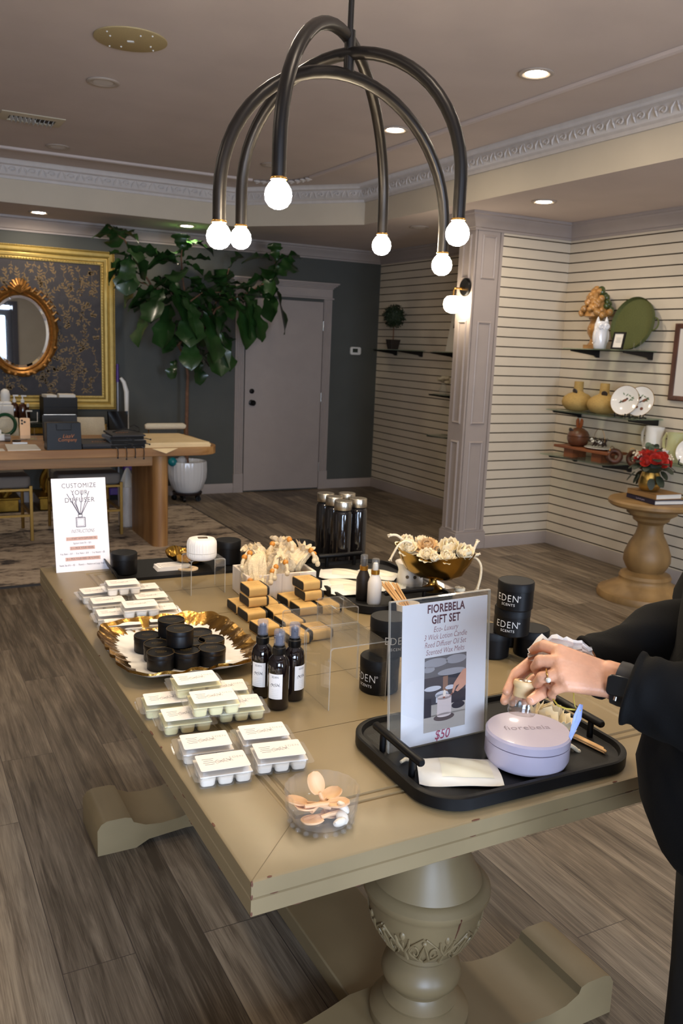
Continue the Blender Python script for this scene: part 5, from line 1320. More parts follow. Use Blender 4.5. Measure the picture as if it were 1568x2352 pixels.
put_tin(369, 1497, 0, 'small black candle tin at the front left of the gold dish')
put_tin(428, 1492, 0, 'small black candle tin at the front middle, under the topmost one')
put_tin(487, 1487, 0, 'small black candle tin at the front right of the gold dish')
put_tin(485, 1467, 0, 'small black candle tin at the right, behind the front right one')
put_tin(457, 1451, 0, 'small black candle tin at the back right of the gold dish')
put_tin(400, 1462, 0, 'small black candle tin in the middle of the dish, under the upper back tin')
put_tin(442, 1472, 0, 'small black candle tin mostly hidden behind the upper front tin')
put_tin(393, 1422, 1, 'upper small black candle tin at the back of the stack in the gold dish')
put_tin(413, 1443, 1, 'topmost front small black candle tin, resting on the others in the gold dish')
# ------------------------------------------------------------------ spray bottles
m_darkamber = mat('dark_amber_bottle', rgb(20, 12, 12), .06, coat=.5)
m_cap = clear('clear_cap', (.86, .87, .93), 1.35, .06, .14, (.66, .68, .78))
def spray():
    t = thing('spray_bottle', 'x', 'spray bottle'); r = .0245
    G().lathe([(0, 0), (r-.003, 0), (r, .004), (r, .102), (r-.003, .116), (r-.010, .124), (.0125, .127), (0, .127)], 36).obj('bottle', m_darkamber, t)
    G().lathe([(0, .1265), (.0145, .1265), (.0150, .128), (.0150, .141), (.0125, .143), (.0125, .147), (0, .147)], 30).obj('collar', m_black_metal, t)
    G().lathe([(.0055, .147), (.0085, .150), (.0085, .170), (.0, .171)], 20).cyl(0, 0, 0, .004, .002, M=T(-.0085, 0, .165) @ Matrix.Rotation(-pi/2, 4, 'Y')).obj('nozzle', mat('grey_nozzle', rgb(70, 70, 82), .4), t)
    G().lathe([(.0118, .1475), (.0122, .178), (.0108, .181), (0, .1812)], 28, cap0=False).obj('cap', m_cap, t)
    g = G(); a0, a1 = radians(185), radians(262)
    g.grid(lambda u, v: ((r+.0004)*cos(a0+(a1-a0)*u), (r+.0004)*sin(a0+(a1-a0)*u), .028+.058*v), 14, 2)
    lb = g.obj('label', m_lab, t)
    g = G()
    def wrap(v): a = (a0+a1)/2+v.x/r; return ((r+.0007)*cos(a), (r+.0007)*sin(a), v.y)
    g.text('EDEN', .006, fn=lambda v: wrap(Vector((v.x, v.y+.079, 0)))); g.scrawl(.021, .010, fn=lambda v: wrap(Vector((v.x, v.y+.061, 0))), seed=3, th=.0006)
    for k in range(5): g.text('- - - - - -', .0045, fn=lambda v, k=k: wrap(Vector((v.x, v.y+.050-.0042*k, 0))))
    g.obj('lettering', m_darkink, lb, flat=True)
    return t
s0 = spray()
for i, (px, py, rz, lab) in enumerate(((637, 1634, .1, 'black spray bottle with clear cap, the front one of three'), (600, 1605, .05, 'black spray bottle with clear cap, left one at the back'), (672, 1613, 1.15, 'black spray bottle with clear cap, right one with its label turned away'))):
    p = bc(px, py, .0245)
    if i == 0: s0.location = p; s0.rotation_euler = (0, 0, rz); s0['label'] = lab; s0['group'] = 'black spray bottles'
    else: dup(s0, p, rz, lab, 'black spray bottles')
# ------------------------------------------------------------------ acrylic risers
def riser(name, label, w, d, h, loc, rz=0., th=.0026):
    t = thing(name, label, 'display riser', loc, rz=rz, group='clear acrylic risers')
    o = [(-w/2, 0), (-w/2, h-.006), (-w/2+.002, h-.002), (-w/2+.006, h), (w/2-.006, h), (w/2-.002, h-.002), (w/2, h-.006), (w/2, 0), (w/2-th, 0), (w/2-th, h-.007), (w/2-.008, h-th), (-w/2+.008, h-th), (-w/2+th, h-.007), (-w/2+th, 0)]
    g = G(); n = len(o); v = [(x, y, z) for y in (0, d) for x, z in o]
    g.add(v, [(i, (i+1) % n, n+(i+1) % n, n+i) for i in range(n)])
    n0 = g.n()
    for y in (0, d):
        vs = [(x, y, z) for x, z in o]
        g.add(vs, [(0, 1, 12, 13), (1, 2, 11, 12), (2, 3, 11), (3, 4, 10, 11), (4, 5, 10), (5, 6, 9, 10), (6, 7, 8, 9)])
    g.mi(n0, 1).obj('sheet', [m_acryl, m_acredge], t)
    return t
def rs(name, label, pl, pr, ptop, pbl):
    a, b = tb(*pl), tb(*pr); h = z_over(a, *ptop)-ZT; c = at_z(pbl[0], pbl[1], ZT+h); w = (b-a).length; mid = (a+b)/2
    return riser(name, label, w, max(.1, c.y-a.y), h, (mid.x, mid.y, ZT), yaw_of(a, b))
rs('acrylic_riser', 'tall clear acrylic riser nearest the gift set sign', (753, 1633), (885, 1610), (760, 1490), (697, 1446))
rs('acrylic_riser', 'clear acrylic riser in the middle, just behind the front riser', (699, 1577), (819, 1558), (708, 1442), (645, 1402))
hz3 = .10
c1, c2, c3 = at_z(761, 1397, ZT+hz3), at_z(824, 1391, ZT+hz3), at_z(731, 1373, ZT+hz3)
riser('acrylic_riser', 'small clear acrylic riser at the back, below the black and white bottles', (c2-c1).length, c3.y-c1.y, hz3, ((c1.x+c2.x)/2, (c1.y+c2.y)/2, ZT), yaw_of(c1, c2))
rs('acrylic_riser', 'clear acrylic riser carrying the white ribbed diffuser', (438, 1369), (517, 1361), (440, 1288), (412, 1283))
# ribbed diffuser on its riser
a, b = tb(438, 1369), tb(517, 1361); hr = z_over(a, 440, 1288)-ZT
p = at_z(463, 1283, ZT+hr)
df = thing('ribbed_diffuser', 'white ribbed round diffuser with a small gold panel, on an acrylic riser', 'diffuser', (p.x, p.y, ZT+hr+.0003))
rd = .0475
m_dif = mat('warm_white_plastic', rgb(238, 232, 224), .4)
G().lathe([(rd*.8, 0), (rd*.93, .004), (rd, .012), (rd, .0235)], 96, flute=(36, .03)).obj('base', m_dif, df)
G().lathe([(rd, .0245), (rd, .048), (rd*.97, .058), (rd*.86, .066), (rd*.6, .0685), (0, .0685)], 96, flute=(36, .03)).obj('cover', m_dif, df)
G().box(0.002, -.004, .069, .030, .022, .002).obj('gold_panel', mat('dark_gold_panel', rgb(96, 70, 30), .3, .6), df, rz=-.2)
# ------------------------------------------------------------------ soaps in kraft bands
m_soap = mat('black_wrapped_soap', rgb(22, 20, 20), .6, bump=.6, bscale=60); m_kraft = mat('kraft_paper', rgb(196, 156, 92), .75, var=.05, vscale=40)
SX, SY, SZ = .066, .080, .030
soap0 = thing('soap_bar', 'x', 'soap')
def soap_o(sx, sy, r): return rrect(sy, SZ*sx, r, 4)
Mx_ = Matrix(((0, 0, 1, 0), (1, 0, 0, 0), (0, 1, 0, SZ/2), (0, 0, 0, 1)))
G().prism(rrect(SY-.002, SZ-.002, .008, 4), -SX/2, SX/2, Mx_).obj('bar', m_soap, soap0, bev=.003)
G().prism(rrect(SY, SZ, .0085, 5), -SX*.5+.001, SX*.5-.009, Mx_).obj('kraft_band', m_kraft, soap0)
g = G()
for k in range(3): g.scrawl((.030, .024, .032)[k], .007, T(-.004, .016-.013*k, SZ+.0002), seed=k, th=.0008)
g.obj('lettering', mat('faint_kraft_ink', rgb(150, 116, 62), .8), soap0, flat=True)
soaps = [(.928, 2.335, 0, 0, 'kraft banded soap at the far left corner of the base layer'), (.930, 2.250, 0, .02, 'kraft banded soap on the left of the base layer, under the left stack'), (1.002, 2.318, 0, -.03, 'kraft banded soap behind the left stack in the base layer'), (1.003, 2.230, 0, .0, 'kraft banded soap right of the left stack in the base layer'),
         (.997, 2.135, 0, .05, 'kraft banded soap in the middle of the base layer, behind the spray bottles'), (.915, 2.118, 0, .06, 'kraft banded soap at the near left of the base layer'), (.965, 2.028, 0, .0, 'kraft banded soap nearest the spray bottles'), (1.037, 2.040, 0, .03, 'kraft banded soap at the near right, seen through the front riser'),
         (1.095, 2.335, 0, .04, 'kraft banded soap at the far left of the right group, beside the wood box'), (1.098, 2.248, 0, -.02, 'kraft banded soap with the long black end in the right group'), (1.168, 2.235, 0, -.02, 'kraft banded soap at the right end of the right group, under a riser'),
         (.950, 2.290, 1, .0, 'lower kraft banded soap of the left two high stack'), (.953, 2.294, 2, -.02, 'top kraft banded soap of the left stack'),
         (1.133, 2.290, 1, .0, 'lower kraft banded soap of the right two high stack'), (1.130, 2.300, 2, .03, 'top kraft banded soap of the right stack')]
for i, (x, y, l, rz, lab) in enumerate(soaps):
    loc = (x, y, ZT+.0003+l*(SZ+.0004))
    if i == 0: soap0.location = loc; soap0.rotation_euler = (0, 0, rz); soap0['label'] = lab; soap0['group'] = 'kraft wrapped soaps'
    else: dup(soap0, loc, rz, lab, 'kraft wrapped soaps')
# ------------------------------------------------------------------ whitewashed box of soap saver bags
bx = thing('wooden_box', 'whitewashed wooden box filled with crocheted soap bags', 'box', (1.095, 2.475, ZT), rz=-.06)
bw, bd, bh = .235, .150, .082
m_wash = wood('whitewashed_wood', rgb(206, 190, 172), rgb(232, 220, 204), 8, (2, 2, .3), .7)
for y in (-bd/2+.005, bd/2-.005): G().box(0, y, bh/2, bw, .010, bh).obj('side', m_wash, bx, bev=.0015)
for x in (-bw/2+.005, bw/2-.005): G().box(x, 0, bh/2, .010, bd-.02, bh).obj('side', m_wash, bx, bev=.0015)
G().box(0, 0, .004, bw-.02, bd-.02, .008).obj('bottom', m_wash, bx)
g = G()
for k in (-1, 0, 1): g.box(k*bw/4, -bd/2-.0001, bh/2, .0008, .0006, bh-.004)
g.obj('plank_lines', mat('pale_grey_line', rgb(168, 152, 138), .8), bx, flat=True)
m_yarn = mat('cream_cotton_yarn', rgb(214, 192, 154), .95, var=.14, vscale=220, bump=1., bscale=320)
m_bead = mat('amber_wood_bead', rgb(196, 124, 36), .4)
bags = [((-.078, -.055, .078), (-.35, -.50, -.80), .070, .036, 'soap bag hanging over the front left corner of the whitewashed box'), ((-.060, .012, .098), (-.25, .1, .95), .052, .046, 'soap bag in the left half of the whitewashed box'), ((-.005, -.030, .094), (.05, -.55, .75), .056, .044, 'soap bag bulging over the front middle of the whitewashed box'), ((.030, .028, .106), (.1, .2, .95), .060, .044, 'soap bag standing at the back of the whitewashed box'), ((.078, -.004, .096), (.35, -.15, .9), .056, .036, 'soap bag at the right end of the whitewashed box')]
for i, (cen, ax_, hl, rad, lab) in enumerate(bags):
    w = bx.matrix_basis @ Vector(cen); q0 = random.Random(40+i)
    t = thing('soap_bag', 'cream crocheted '+lab, 'soap bag', (w.x, w.y, ZT+cen[2]), group='crocheted soap bags in the wooden box')
    Mq = Vector(ax_).normalized().to_track_quat('Z', 'Y').to_matrix().to_4x4(); R = []; ph1, ph2 = q0.uniform(0, 6), q0.uniform(0, 6)
    for j in range(40):
        v = j/39; ring = []; env = (max(0.02, sin(pi*min(1, .06+v*.84))))**.55
        for k in range(96):
            a = 2*pi*k/96
            rip = 1+.075*sin(15*a+ph1+1.5*sin(5*v+ph2))+.11*sin(4*a+5*v+ph2)+.07*sin(7*a-8*v+ph1)+.02*sin(60*v)
            ring.append((rad*env*rip*cos(a)+.010*sin(5*v+ph1), rad*.8*env*rip*sin(a)+.010*cos(6*v+ph2), hl*(2*v-1)+.007*sin(3*a+ph1)*v))
        R.append(ring)
    G().rings(R, Mq).obj('pouch', m_yarn, t, ang=80)
    top = Mq @ Vector((0, 0, hl*.86)); axv = (Mq @ Vector((0, 0, 1))).normalized(); sx_ = axv.orthogonal().normalized(); sy_ = axv.cross(sx_)
    R = []
    for j in range(8):     # gathered, frilled mouth
        v = j/7; R.append([top+axv*(.020*v-.004)+(sx_*cos(2*pi*k/72)+sy_*sin(2*pi*k/72))*((.012+.017*v)*(1+.28*v*sin(9*2*pi*k/72+i)))+axv*(.006*v*cos(9*2*pi*k/72+i*2)) for k in range(72)])
    G().rings(R, cap1=False).obj('frill', m_yarn, t, ang=180)
    for q in range((2, 2, 3, 2, 2)[i]):
        a = q0.uniform(-2.9, -.4) if q else (-2.6, -2.2, -1.5, -1.2, -.9)[i]; d = Vector((cos(a), sin(a), 0)); o = rad*(.9+.25*q)
        st_ = top*(.75 if i else .2); zb = (.0, .012, .0, .03, .012)[i]-.012*q
        P = [st_, st_+d*o*.5+Vector((0, 0, .016)), st_+d*o+Vector((0, 0, zb)), st_+d*(o+.012)+Vector((0, 0, zb-.014)), st_+d*(o+.014)+Vector((0, 0, zb-.032))]
        c_ = G().tube(P, .0056, 8).sph(*(P[-1]), .009, .008, .010, 8, 6).obj('cord', m_yarn, t)
        G().sph(*P[2], .0092, u=14, v=9).obj('bead', m_bead, c_)
# ------------------------------------------------------------------ long black board at the back with lips
m_slate = mat('black_board', rgb(12, 11, 11), .5, spec=.25, var=.08, vscale=20)
bl0, bl1 = Vector((.650, 2.86)), Vector((1.475, 2.862))
board = thing('black_board', 'long black display board with upturned ends along the back of the table', 'tray', ((bl0.x+bl1.x)/2, 2.865, ZT), rz=-.035)
LB, WB2 = .80, .24
R = []
for y in (-WB2/2, WB2/2):
    R.append([(-LB/2-.008, y, .036), (-LB/2+.004, y, .014), (-LB/2+.022, y, .010), (LB/2-.022, y, .010), (LB/2-.004, y, .014), (LB/2+.008, y, .036), (LB/2+.013, y, .036), (LB/2+.002, y, .010), (LB/2-.02, y, .0), (-LB/2+.02, y, .0), (-LB/2-.002, y, .010), (-LB/2-.013, y, .036)])
G().rings(R).obj('board', m_slate, board)
ZB = .0103
def big_tin(r, h, name, label, loc, rz, group=None, text=True, ang=0.):
    t = thing(name, label, 'candle tin', loc, rz=rz, group=group)
    G().lathe([(0, 0), (r-.003, 0), (r, .003), (r, h*.70), (0, h*.70)], 48).obj('tin', m_black, t)
    G().lathe([(0, h*.705), (r+.0006, h*.705), (r+.0006, h-.003), (r-.0015, h), (r*.96, h-.0005), (0, h-.0008)], 48).obj('lid', m_tinlid, t)
    if text:
        g = G(); wr = lambda v: ((r+.0005)*cos(ang+v.x/r), (r+.0005)*sin(ang+v.x/r), v.y)
        g.text('EDEN', .026, fn=lambda v: wr(Vector((v.x-.003, v.y+h*.46, 0))), sp=1.12, xs=.88, ox=-.012)
        g.text('SCENTS', .0095, fn=lambda v: wr(Vector((v.x, v.y+h*.24, 0))), sp=1.15)
        g.text('o', .010, fn=lambda v: wr(Vector((v.x+.030, v.y+h*.555, 0))))
        g.obj('lettering', m_whiteink, t, flat=True)
    return t
p = bc(285, 1323, .044, ZB); big_tin(.044, .072, 'candle_tin', 'black lidded candle tin on the board beside the diffuser instruction sign', p, 0, text=False)
p = bc(523, 1299, .046, ZB); big_tin(.046, .085, 'candle_tin', 'black lidded candle tin behind the white ribbed diffuser', p, 0, text=False)
p = bc(690, 1302, .044, ZB); p.y = max(p.y, 2.70); big_tin(.044, .085, 'candle_tin', 'black lidded candle tin between the soap bags and the water bottles', p, 0, text=False)
# stack of cards
a = tb(366, 1312, ZB); cs = thing('card_stack', 'fanned stack of white cards on the black board', 'cards', (a.x+.045, a.y+.025, ZT+ZB), rz=-.02)
for k in range(8):
    G().box(.0022*k*(1 if k % 2 else .4), .001*k, .0006+.0016*k, .105, .064, .0009).obj('card', m_lab, cs, rz=.012*((k*5) % 4-1.5))
g = G()
for k in range(4): g.box(.0, .018-.012*k, .0131, .07-.01*(k % 2), .0012, .0002)
g.obj('printed_lines', m_greyink, cs, flat=True)
# gold shell dish with dried flower, wood slice
p = bc(436, 1306, .05, ZB)
gd = thing('gold_bowl', 'wavy gold bowl with a dried flower behind the acrylic riser', 'bowl', (p.x+.01, p.y+.03, ZT+ZB))
m_goldb = mat('polished_gold', rgb(178, 138, 62), .16, 1.)
R = []
for r_, z in ((.02, 0), (.045, .006), (.062, .024), (.07, .045), (.068, .045), (.058, .024), (.04, .009), (.001, .006)):
    R.append([((r_+(.008*sin(5*2*pi*k/50) if z > .02 else 0))*cos(2*pi*k/50)*1.15, (r_+(.008*sin(5*2*pi*k/50) if z > .02 else 0))*sin(2*pi*k/50), z+(.012*sin(3*2*pi*k/50+1) if z > .03 else 0)) for k in range(50)])
G().rings(R).obj('bowl_body', m_goldb, gd)
g = G()
for k in range(16): a_ = k*2.4; g.tube([(0, 0, .012), (.02*cos(a_), .02*sin(a_), .028), (.034*cos(a_), .03*sin(a_), .024+.006*(k % 3))], [.004, .006, .002], 5)
tag(g.obj('dried_flower', mat('dried_petal', rgb(200, 164, 100), .8), None, (gd.location.x-.0, gd.location.y-.0, ZT+ZB+.004)), 'dried yellow flower lying in the wavy gold bowl', 'flower')
p = tb(431, 1307, ZB)
ws = thing('wood_slice', 'thin pale round wooden tag with dark lettering in front of the gold bowl', 'tag', (p.x+.0, p.y+.0, ZT+ZB), rz=-.3)
G().prism(ell(.036, .032, 36), 0, .004).obj('disc', mat('pale_wood', rgb(214, 186, 150), .7, var=.06, vscale=30), ws)
g = G(); g.scrawl(.040, .018, T(0, 0, .0043), seed=5, th=.0016); g.obj('lettering', m_darkink, ws, flat=True)
# ------------------------------------------------------------------ water bottles
m_smoke = mat('smoked_bottle', rgb(20, 17, 17), .08, coat=.5)
m_brush = mat('brushed_steel_cap', rgb(200, 190, 172), .3, 1., var=.25, vscale=160, stretch=(1, 1, .02))
wb0 = thing('water_bottle', 'x', 'bottle'); r = .0345
G().lathe([(0, 0), (r-.004, 0), (r, .004), (r, .195), (r-.002, .202), (r-.005, .207), (r-.005, .212), (0, .212)], 40).obj('bottle', m_smoke, wb0)
G().lathe([(0, .2125), (r-.0025, .2125), (r-.002, .2135), (r-.002, .243), (r-.003, .2445), (0, .2445)], 40).obj('cap', m_brush, wb0)
G().lathe([(r-.0045, .208), (r-.0035, .2105), (r-.0045, .212)], 36, cap0=False, cap1=False).obj('seal', m_black_metal, wb0)
wbs = [(788, 1146, 'front black water bottle with brushed steel cap, nearest of the cluster'), (823, 1140, 'right hand black water bottle with brushed steel cap'), (768, 1136, 'black water bottle with steel cap left of and just behind the front one'), (748, 1128, 'leftmost black water bottle with brushed steel cap'), (797, 1128, 'rearmost black water bottle with brushed steel cap')]
for i, (px, py, lab) in enumerate(wbs):
    p = at_z(px, py+4, ZT+.2445); loc = (p.x, p.y, ZT)
    if i == 0: wb0.location = loc; wb0['label'] = lab; wb0['group'] = 'black water bottles'
    else: dup(wb0, loc, .6*i, lab, 'black water bottles')
# ------------------------------------------------------------------ trays with bar handles
def tray(label, w, d, loc, rz, ends='x'):
    t = thing('serving_tray', label, 'tray', loc, rz=rz, group='black serving trays')
    o = rrect(w, d, .085, 10); oi = rrect(w-.03, d-.03, .072, 10); ob = rrect(w-.012, d-.012, .08, 10)
    g = G(); n = len(o)
    R = [[(x, y, 0) for x, y in ob], [(x, y, .004) for x, y in o], [(x, y, .026) for x, y in o], [(x, y, .0285) for x, y in rrect(w-.006, d-.006, .083, 10)], [(x, y, .0285) for x, y in rrect(w-.022, d-.022, .076, 10)], [(x, y, .0185) for x, y in oi], [(x, y, .0175) for x, y in rrect(w-.036, d-.036, .07, 10)]]
    g.rings(R); g.obj('tray_body', m_slate, t)
    for s in (-1, 1):
        if ends == 'x': f = lambda u, z: (s*(w/2-.028), u, z)
        else: f = lambda u, z: (u, s*(d/2-.028), z)
        G().tube([f(-.088, .058), f(-.084, .058), f(.084, .058), f(.088, .058)], [.006, .0085, .0085, .006], 12).tube([f(-.055, .0175), f(-.055, .055)], .0065, 10).tube([f(.055, .0175), f(.055, .055)], .0065, 10).obj('handle', m_black, t)
    return t
ZTR = .0177
tray('black rounded tray with bar handles holding the gift set sign and lavender tin', .492, .362, (1.052, 1.278, ZT), -.02, 'x')
tray('black rounded tray behind, holding pouches, burner and the black and white bottles', .37, .54, (1.425, 2.405, ZT), -.03, 'y')
# ------------------------------------------------------------------ things on the rear tray
def pouch(label, px, py, rz, z=ZTR, cat='pouch', wax=True, w=.105, l=.15, group='white foil pouches on the rear tray', tilt=0., rr2=None):
    p = tb(px, py, z+.008)
    t = thing('foil_pouch', label, cat, (p.x, p.y, ZT+z), rot=(0, tilt, rz), group=group)
    def fn(u, v):
        x, y = (u-.5)*w, (v-.5)*l; b = max(0, 1-(abs(2*u-1))**3)*max(0, 1-(abs(2*v-1))**3)
        return Vector((x, y, .002+.015*b+.003*sin(6*u+5*v)*(1-b)+.006*(abs(2*v-1)**5)+.0012*sin(17*u-11*v)*b))
    g = G(); g.sheet(fn, 14, 16, .0012); g.obj('pouch_body', m_foil, t, ang=60)
    g = G(); g.grid(lambda u, v: fn(.16+.68*u, .10+.62*v)+Vector((0, 0, .0006)), 10, 10); g.obj('window', mat('pouch_window_wax', rgb(220, 216, 200) if not wax else rgb(230, 226, 204), .25), t)
    g = G(); g.prism(ell(.006, .003, 12, 0, l*.44), .0045, .0052); g.obj('hang_hole', m_black_metal, t)
    return t
pouch('white foil pouch nearest the wood box on the rear tray', 778, 1340, radians(75), wax=True)
pouch('white foil pouch at the back of the rear tray by its handle', 785, 1316, radians(60), z=ZTR+.014)
pouch('white foil pouch in front of the black bottle on the rear tray', 812, 1352, radians(65), z=ZTR+.004)
pouch('white foil pouch behind the white bottle beside the burner', 868, 1318, radians(40), z=ZTR+.006, wax=True)
pouch('white foil pouch under the reed bundle on the rear tray', 880, 1345, radians(55), z=ZTR)
m_frost = mat('black_frosted_glass', rgb(32, 26, 22), .45); m_milk = mat('milk_glass', rgb(232, 226, 220), .35); m_goldc = mat('gold_collar', rgb(196, 146, 62), .3, .9)
def serum(label, px, py, m, cap, loc_z=ZTR, pump=False):
    p = bc(px, py, .0195, loc_z); t = thing('pump_bottle', label, 'bottle', p, group='dropper size bottles with gold collars')
    r = .0195
    t.scale = (1.12, 1.12, 1.12)
    G().lathe([(0, 0), (r-.003, 0), (r, .004), (r, .062), (r-.004, .074), (.0115, .083), (.0105, .087), (0, .087)], 36).obj('bottle', m, t)
    G().lathe([(0, .0865), (.0118, .0865), (.0118, .0985), (0, .0985)], 28).obj('collar', m_goldc, t)
    G().lathe([(0, .0987), (.0075, .0987), (.0075, .112), (.006, .118), (0, .119)], 20).obj('nozzle', m_plastic if pump else m_frost, t)
    G().lathe([(.0103, .0988), (.0103, .128), (.0092, .130), (0, .130)], 28, cap0=False).obj('cap', clear('bottle_cap_clear', (.95, .95, .94), 1.4, .05, .08, (.8, .8, .8)), t)
serum('black frosted bottle with gold collar and clear cap on the rear tray', 832, 1381, m_frost, 0)
serum('white bottle with gold collar and clear cap on the rear tray', 858, 1392, m_milk, 0, pump=True)
p = bc(934, 1348, .042, ZTR)
t = thing('wax_burner', 'white ceramic wax burner with round holes behind the brass bowl', 'burner', (p.x+.01, p.y, ZT+ZTR))
m_cer = mat('white_ceramic', rgb(228, 220, 210), .18, coat=.4)
G().lathe([(0, 0), (.044, 0), (.046, .004), (.043, .030), (.040, .046), (.044, .060), (.052, .072), (.052, .075), (.047, .075), (.036, .064), (0, .062)], 44).obj('burner_body', m_cer, t)
g = G()
for a in (-2.35, -1.75, -1.1): g.cyl(0, 0, -.002, .0012, .0058, seg=16, M=T(.0425*cos(a), .0425*sin(a), .032) @ RZ(a) @ Matrix.Rotation(pi/2, 4, 'Y'))
g.obj('holes', mat('dark_hole', rgb(92, 76, 58), .9), t)
# clear block with brass boat bowl
pbw = bc(988, 1364, .04, .0); z0 = .028
t = riser('acrylic_riser', 'low clear acrylic stand under the brass boat shaped bowl', .20, .15, z0, (1.545, 2.235, ZT), -.03)
pbw = bc(992, 1362, .030, z0+.0)
BRZ = -.93
brass = thing('brass_bowl', 'brass boat shaped footed bowl heaped with wooden flowers', 'bowl', (pbw.x, pbw.y, ZT+z0+.0005), rz=BRZ)
m_brassb = mat('aged_brass', rgb(150, 118, 60), .2, 1., var=.12, vscale=20)
G().lathe([(0, 0), (.033, 0), (.034, .010), (.030, .013), (.018, .020), (.013, .032), (.0135, .040), (0, .043)], 40).obj('foot', m_brassb, brass)
R = []
for q, z in ((.1, .040), (.45, .044), (.70, .060), (.88, .086), (1.0, .118), (.97, .118), (.85, .087), (.66, .063), (.4, .049), (.02, .046)):
    R.append([(.138*q*cos(2*pi*k/52), .060*q*sin(2*pi*k/52), z+.026*abs(cos(2*pi*k/52))**2*max(0, q-.5)*2*(1 if z > .06 else .3)) for k in range(52)])
G().rings(R).obj('bowl_body', m_brassb, brass)
m_sola = mat('sola_wood', rgb(240, 226, 194), .9, var=.06, vscale=60)
m_tan = mat('tan_sola_wood', rgb(214, 178, 128), .9, var=.08, vscale=60)
def sola(label, p, r, seed, rot, kind=0, col=m_sola, group='wooden flowers in the brass bowl'):
    t = thing('wooden_flower', label, 'wooden flower', p, rot=rot, group=group)
    g = G(); q = random.Random(seed)
    layers = 6 if kind == 0 else 3
    for L_ in range(layers):
        n = (10, 9, 8, 7, 5, 4)[L_] if kind == 0 else (6, 5, 3)[L_]; rl = r*(1-.13*L_) if kind == 0 else r*(1-.1*L_); op = (.1+.26*L_) if kind == 0 else (.55+.28*L_) if kind == 1 else (.28+.32*L_)
        for k in range(n):
            a = 2*pi*k/n+L_*.5+q.uniform(-.15, .15); wd = r*(.6 if kind == 0 else 1.05)
            def fn(u, v, a=a, rl=rl, op=op, wd=wd):
                e = op*1.35*v; x = rl*v*cos(e)*1.0; z = rl*v*sin(e)*1.15; s = (u-.5)*wd*max(0., sin(pi*(.08+.88*v)))**.55
                return Vector((x*cos(a)-s*sin(a), x*sin(a)+s*cos(a), z+.25*abs(u-.5)*wd*v))
            g.sheet(fn, 6, 7, .0007)
    g.sph(0, 0, r*.25, r*.25, u=10, v=6)
    g.obj('petals', col, t, ang=60)
    return t
cB, sB = cos(BRZ), sin(BRZ)
for i, (lx, ly, lz, r, kd, lab) in enumerate(((-.085, -.012, .112, .034, 0, 'ruffled cream wooden flower at the left of the brass bowl'), (-.105, .016, .124, .026, 1, 'cream wooden bud at the back left of the brass bowl'), (-.055, .026, .128, .024, 1, 'cream wooden bud at the back of the brass bowl'), (-.028, .008, .122, .036, 0, 'tan wooden rose in the middle of the brass bowl'), (-.012, -.034, .104, .030, 0, 'fan shaped wooden flower in the front middle of the brass bowl'), (.045, .016, .118, .038, 1, 'large cream wooden tulip at the right of the brass bowl'), (.052, -.026, .106, .028, 0, 'wooden flower low at the front right of the brass bowl'), (.098, -.004, .116, .033, 1, 'white wooden bloom at the right end of the brass bowl'), (.020, -.048, .102, .018, 1, 'small white wooden bud at the front rim of the brass bowl'), (.012, .03, .116, .03, 0, 'wooden flower at the back rim of the brass bowl'))):
    p = Vector((pbw.x+cB*lx-sB*ly, pbw.y+sB*lx+cB*ly, ZT+z0+lz+.014))
    sola(lab, p, r*1.15, i, (.55 if ly < .02 else .1, rt.uniform(-.3, .3), BRZ+.3), kd, m_tan if i == 3 else m_sola)
dep_b = fwd.dot(Vector((pbw.x, pbw.y, ZT+.14))-CAM)
m_rope = mat('cotton_rope', rgb(226, 210, 180), .95, var=.08, vscale=200, bump=.6, bscale=300)
def rope(label, pts, name='cotton_rope', r=.0042, group='cotton rope ends hanging from the brass bowl'):
    P = [at_d(*q) for q in pts]; o = P[0].copy(); g = G()
    # smooth the path
    Q = []
    for i in range(len(P)-1):
        p0, p1, p2, p3 = P[max(i-1, 0)], P[i], P[i+1], P[min(i+2, len(P)-1)]
        for k in range(5):
            s = k/5; Q.append(.5*((2*p1)+(p2-p0)*s+(2*p0-5*p1+4*p2-p3)*s*s+(3*p1-p0-3*p2+p3)*s**3))
    Q.append(P[-1]); Q = [q-o for q in Q]
    t = thing(name, label, 'rope', o, group=group)
    G().tube(Q, r, 8).obj('cord', m_rope, t)
    e = Q[-1]; d = (Q[-1]-Q[-3]).normalized(); g = G()
    for k in range(9):
        v = (d+Vector((rt.uniform(-.6, .6), rt.uniform(-.6, .6), rt.uniform(-.6, .6)))).normalized(); g.tube([e, e+v*r*2.6], [r*.55, r*.2], 5)
    g.sph(*e, r*1.25, u=8, v=6); g.obj('frayed_end', m_rope, t)
D0 = dep_b
rope('cotton rope end sticking up at the left of the brass bowl', ((945, 1252, D0+.02), (930, 1244, D0+.015), (912, 1230, D0), (897, 1229, D0-.005)))
rope('cotton rope hanging down at the left of the brass bowl', ((945, 1247, D0), (930, 1243, D0-.01), (915, 1252, D0-.015), (903, 1272, D0-.015), (897, 1284, D0-.015)), r=.0036)
rope('cotton rope end curling up at the right of the brass bowl', ((1070, 1272, D0), (1085, 1266, D0), (1091, 1254, D0), (1095, 1246, D0)))
rope('short cotton rope end at the right rim of the brass bowl', ((1068, 1279, D0-.01), (1078, 1278, D0-.02), (1088, 1276, D0-.02), (1096, 1274, D0-.02)))
rope('long cotton rope hanging down at the right of the brass bowl', ((1083, 1280, D0-.01), (1095, 1284, D0-.02), (1104, 1300, D0-.025), (1103, 1325, D0-.025), (1096, 1352, D0-.025)))
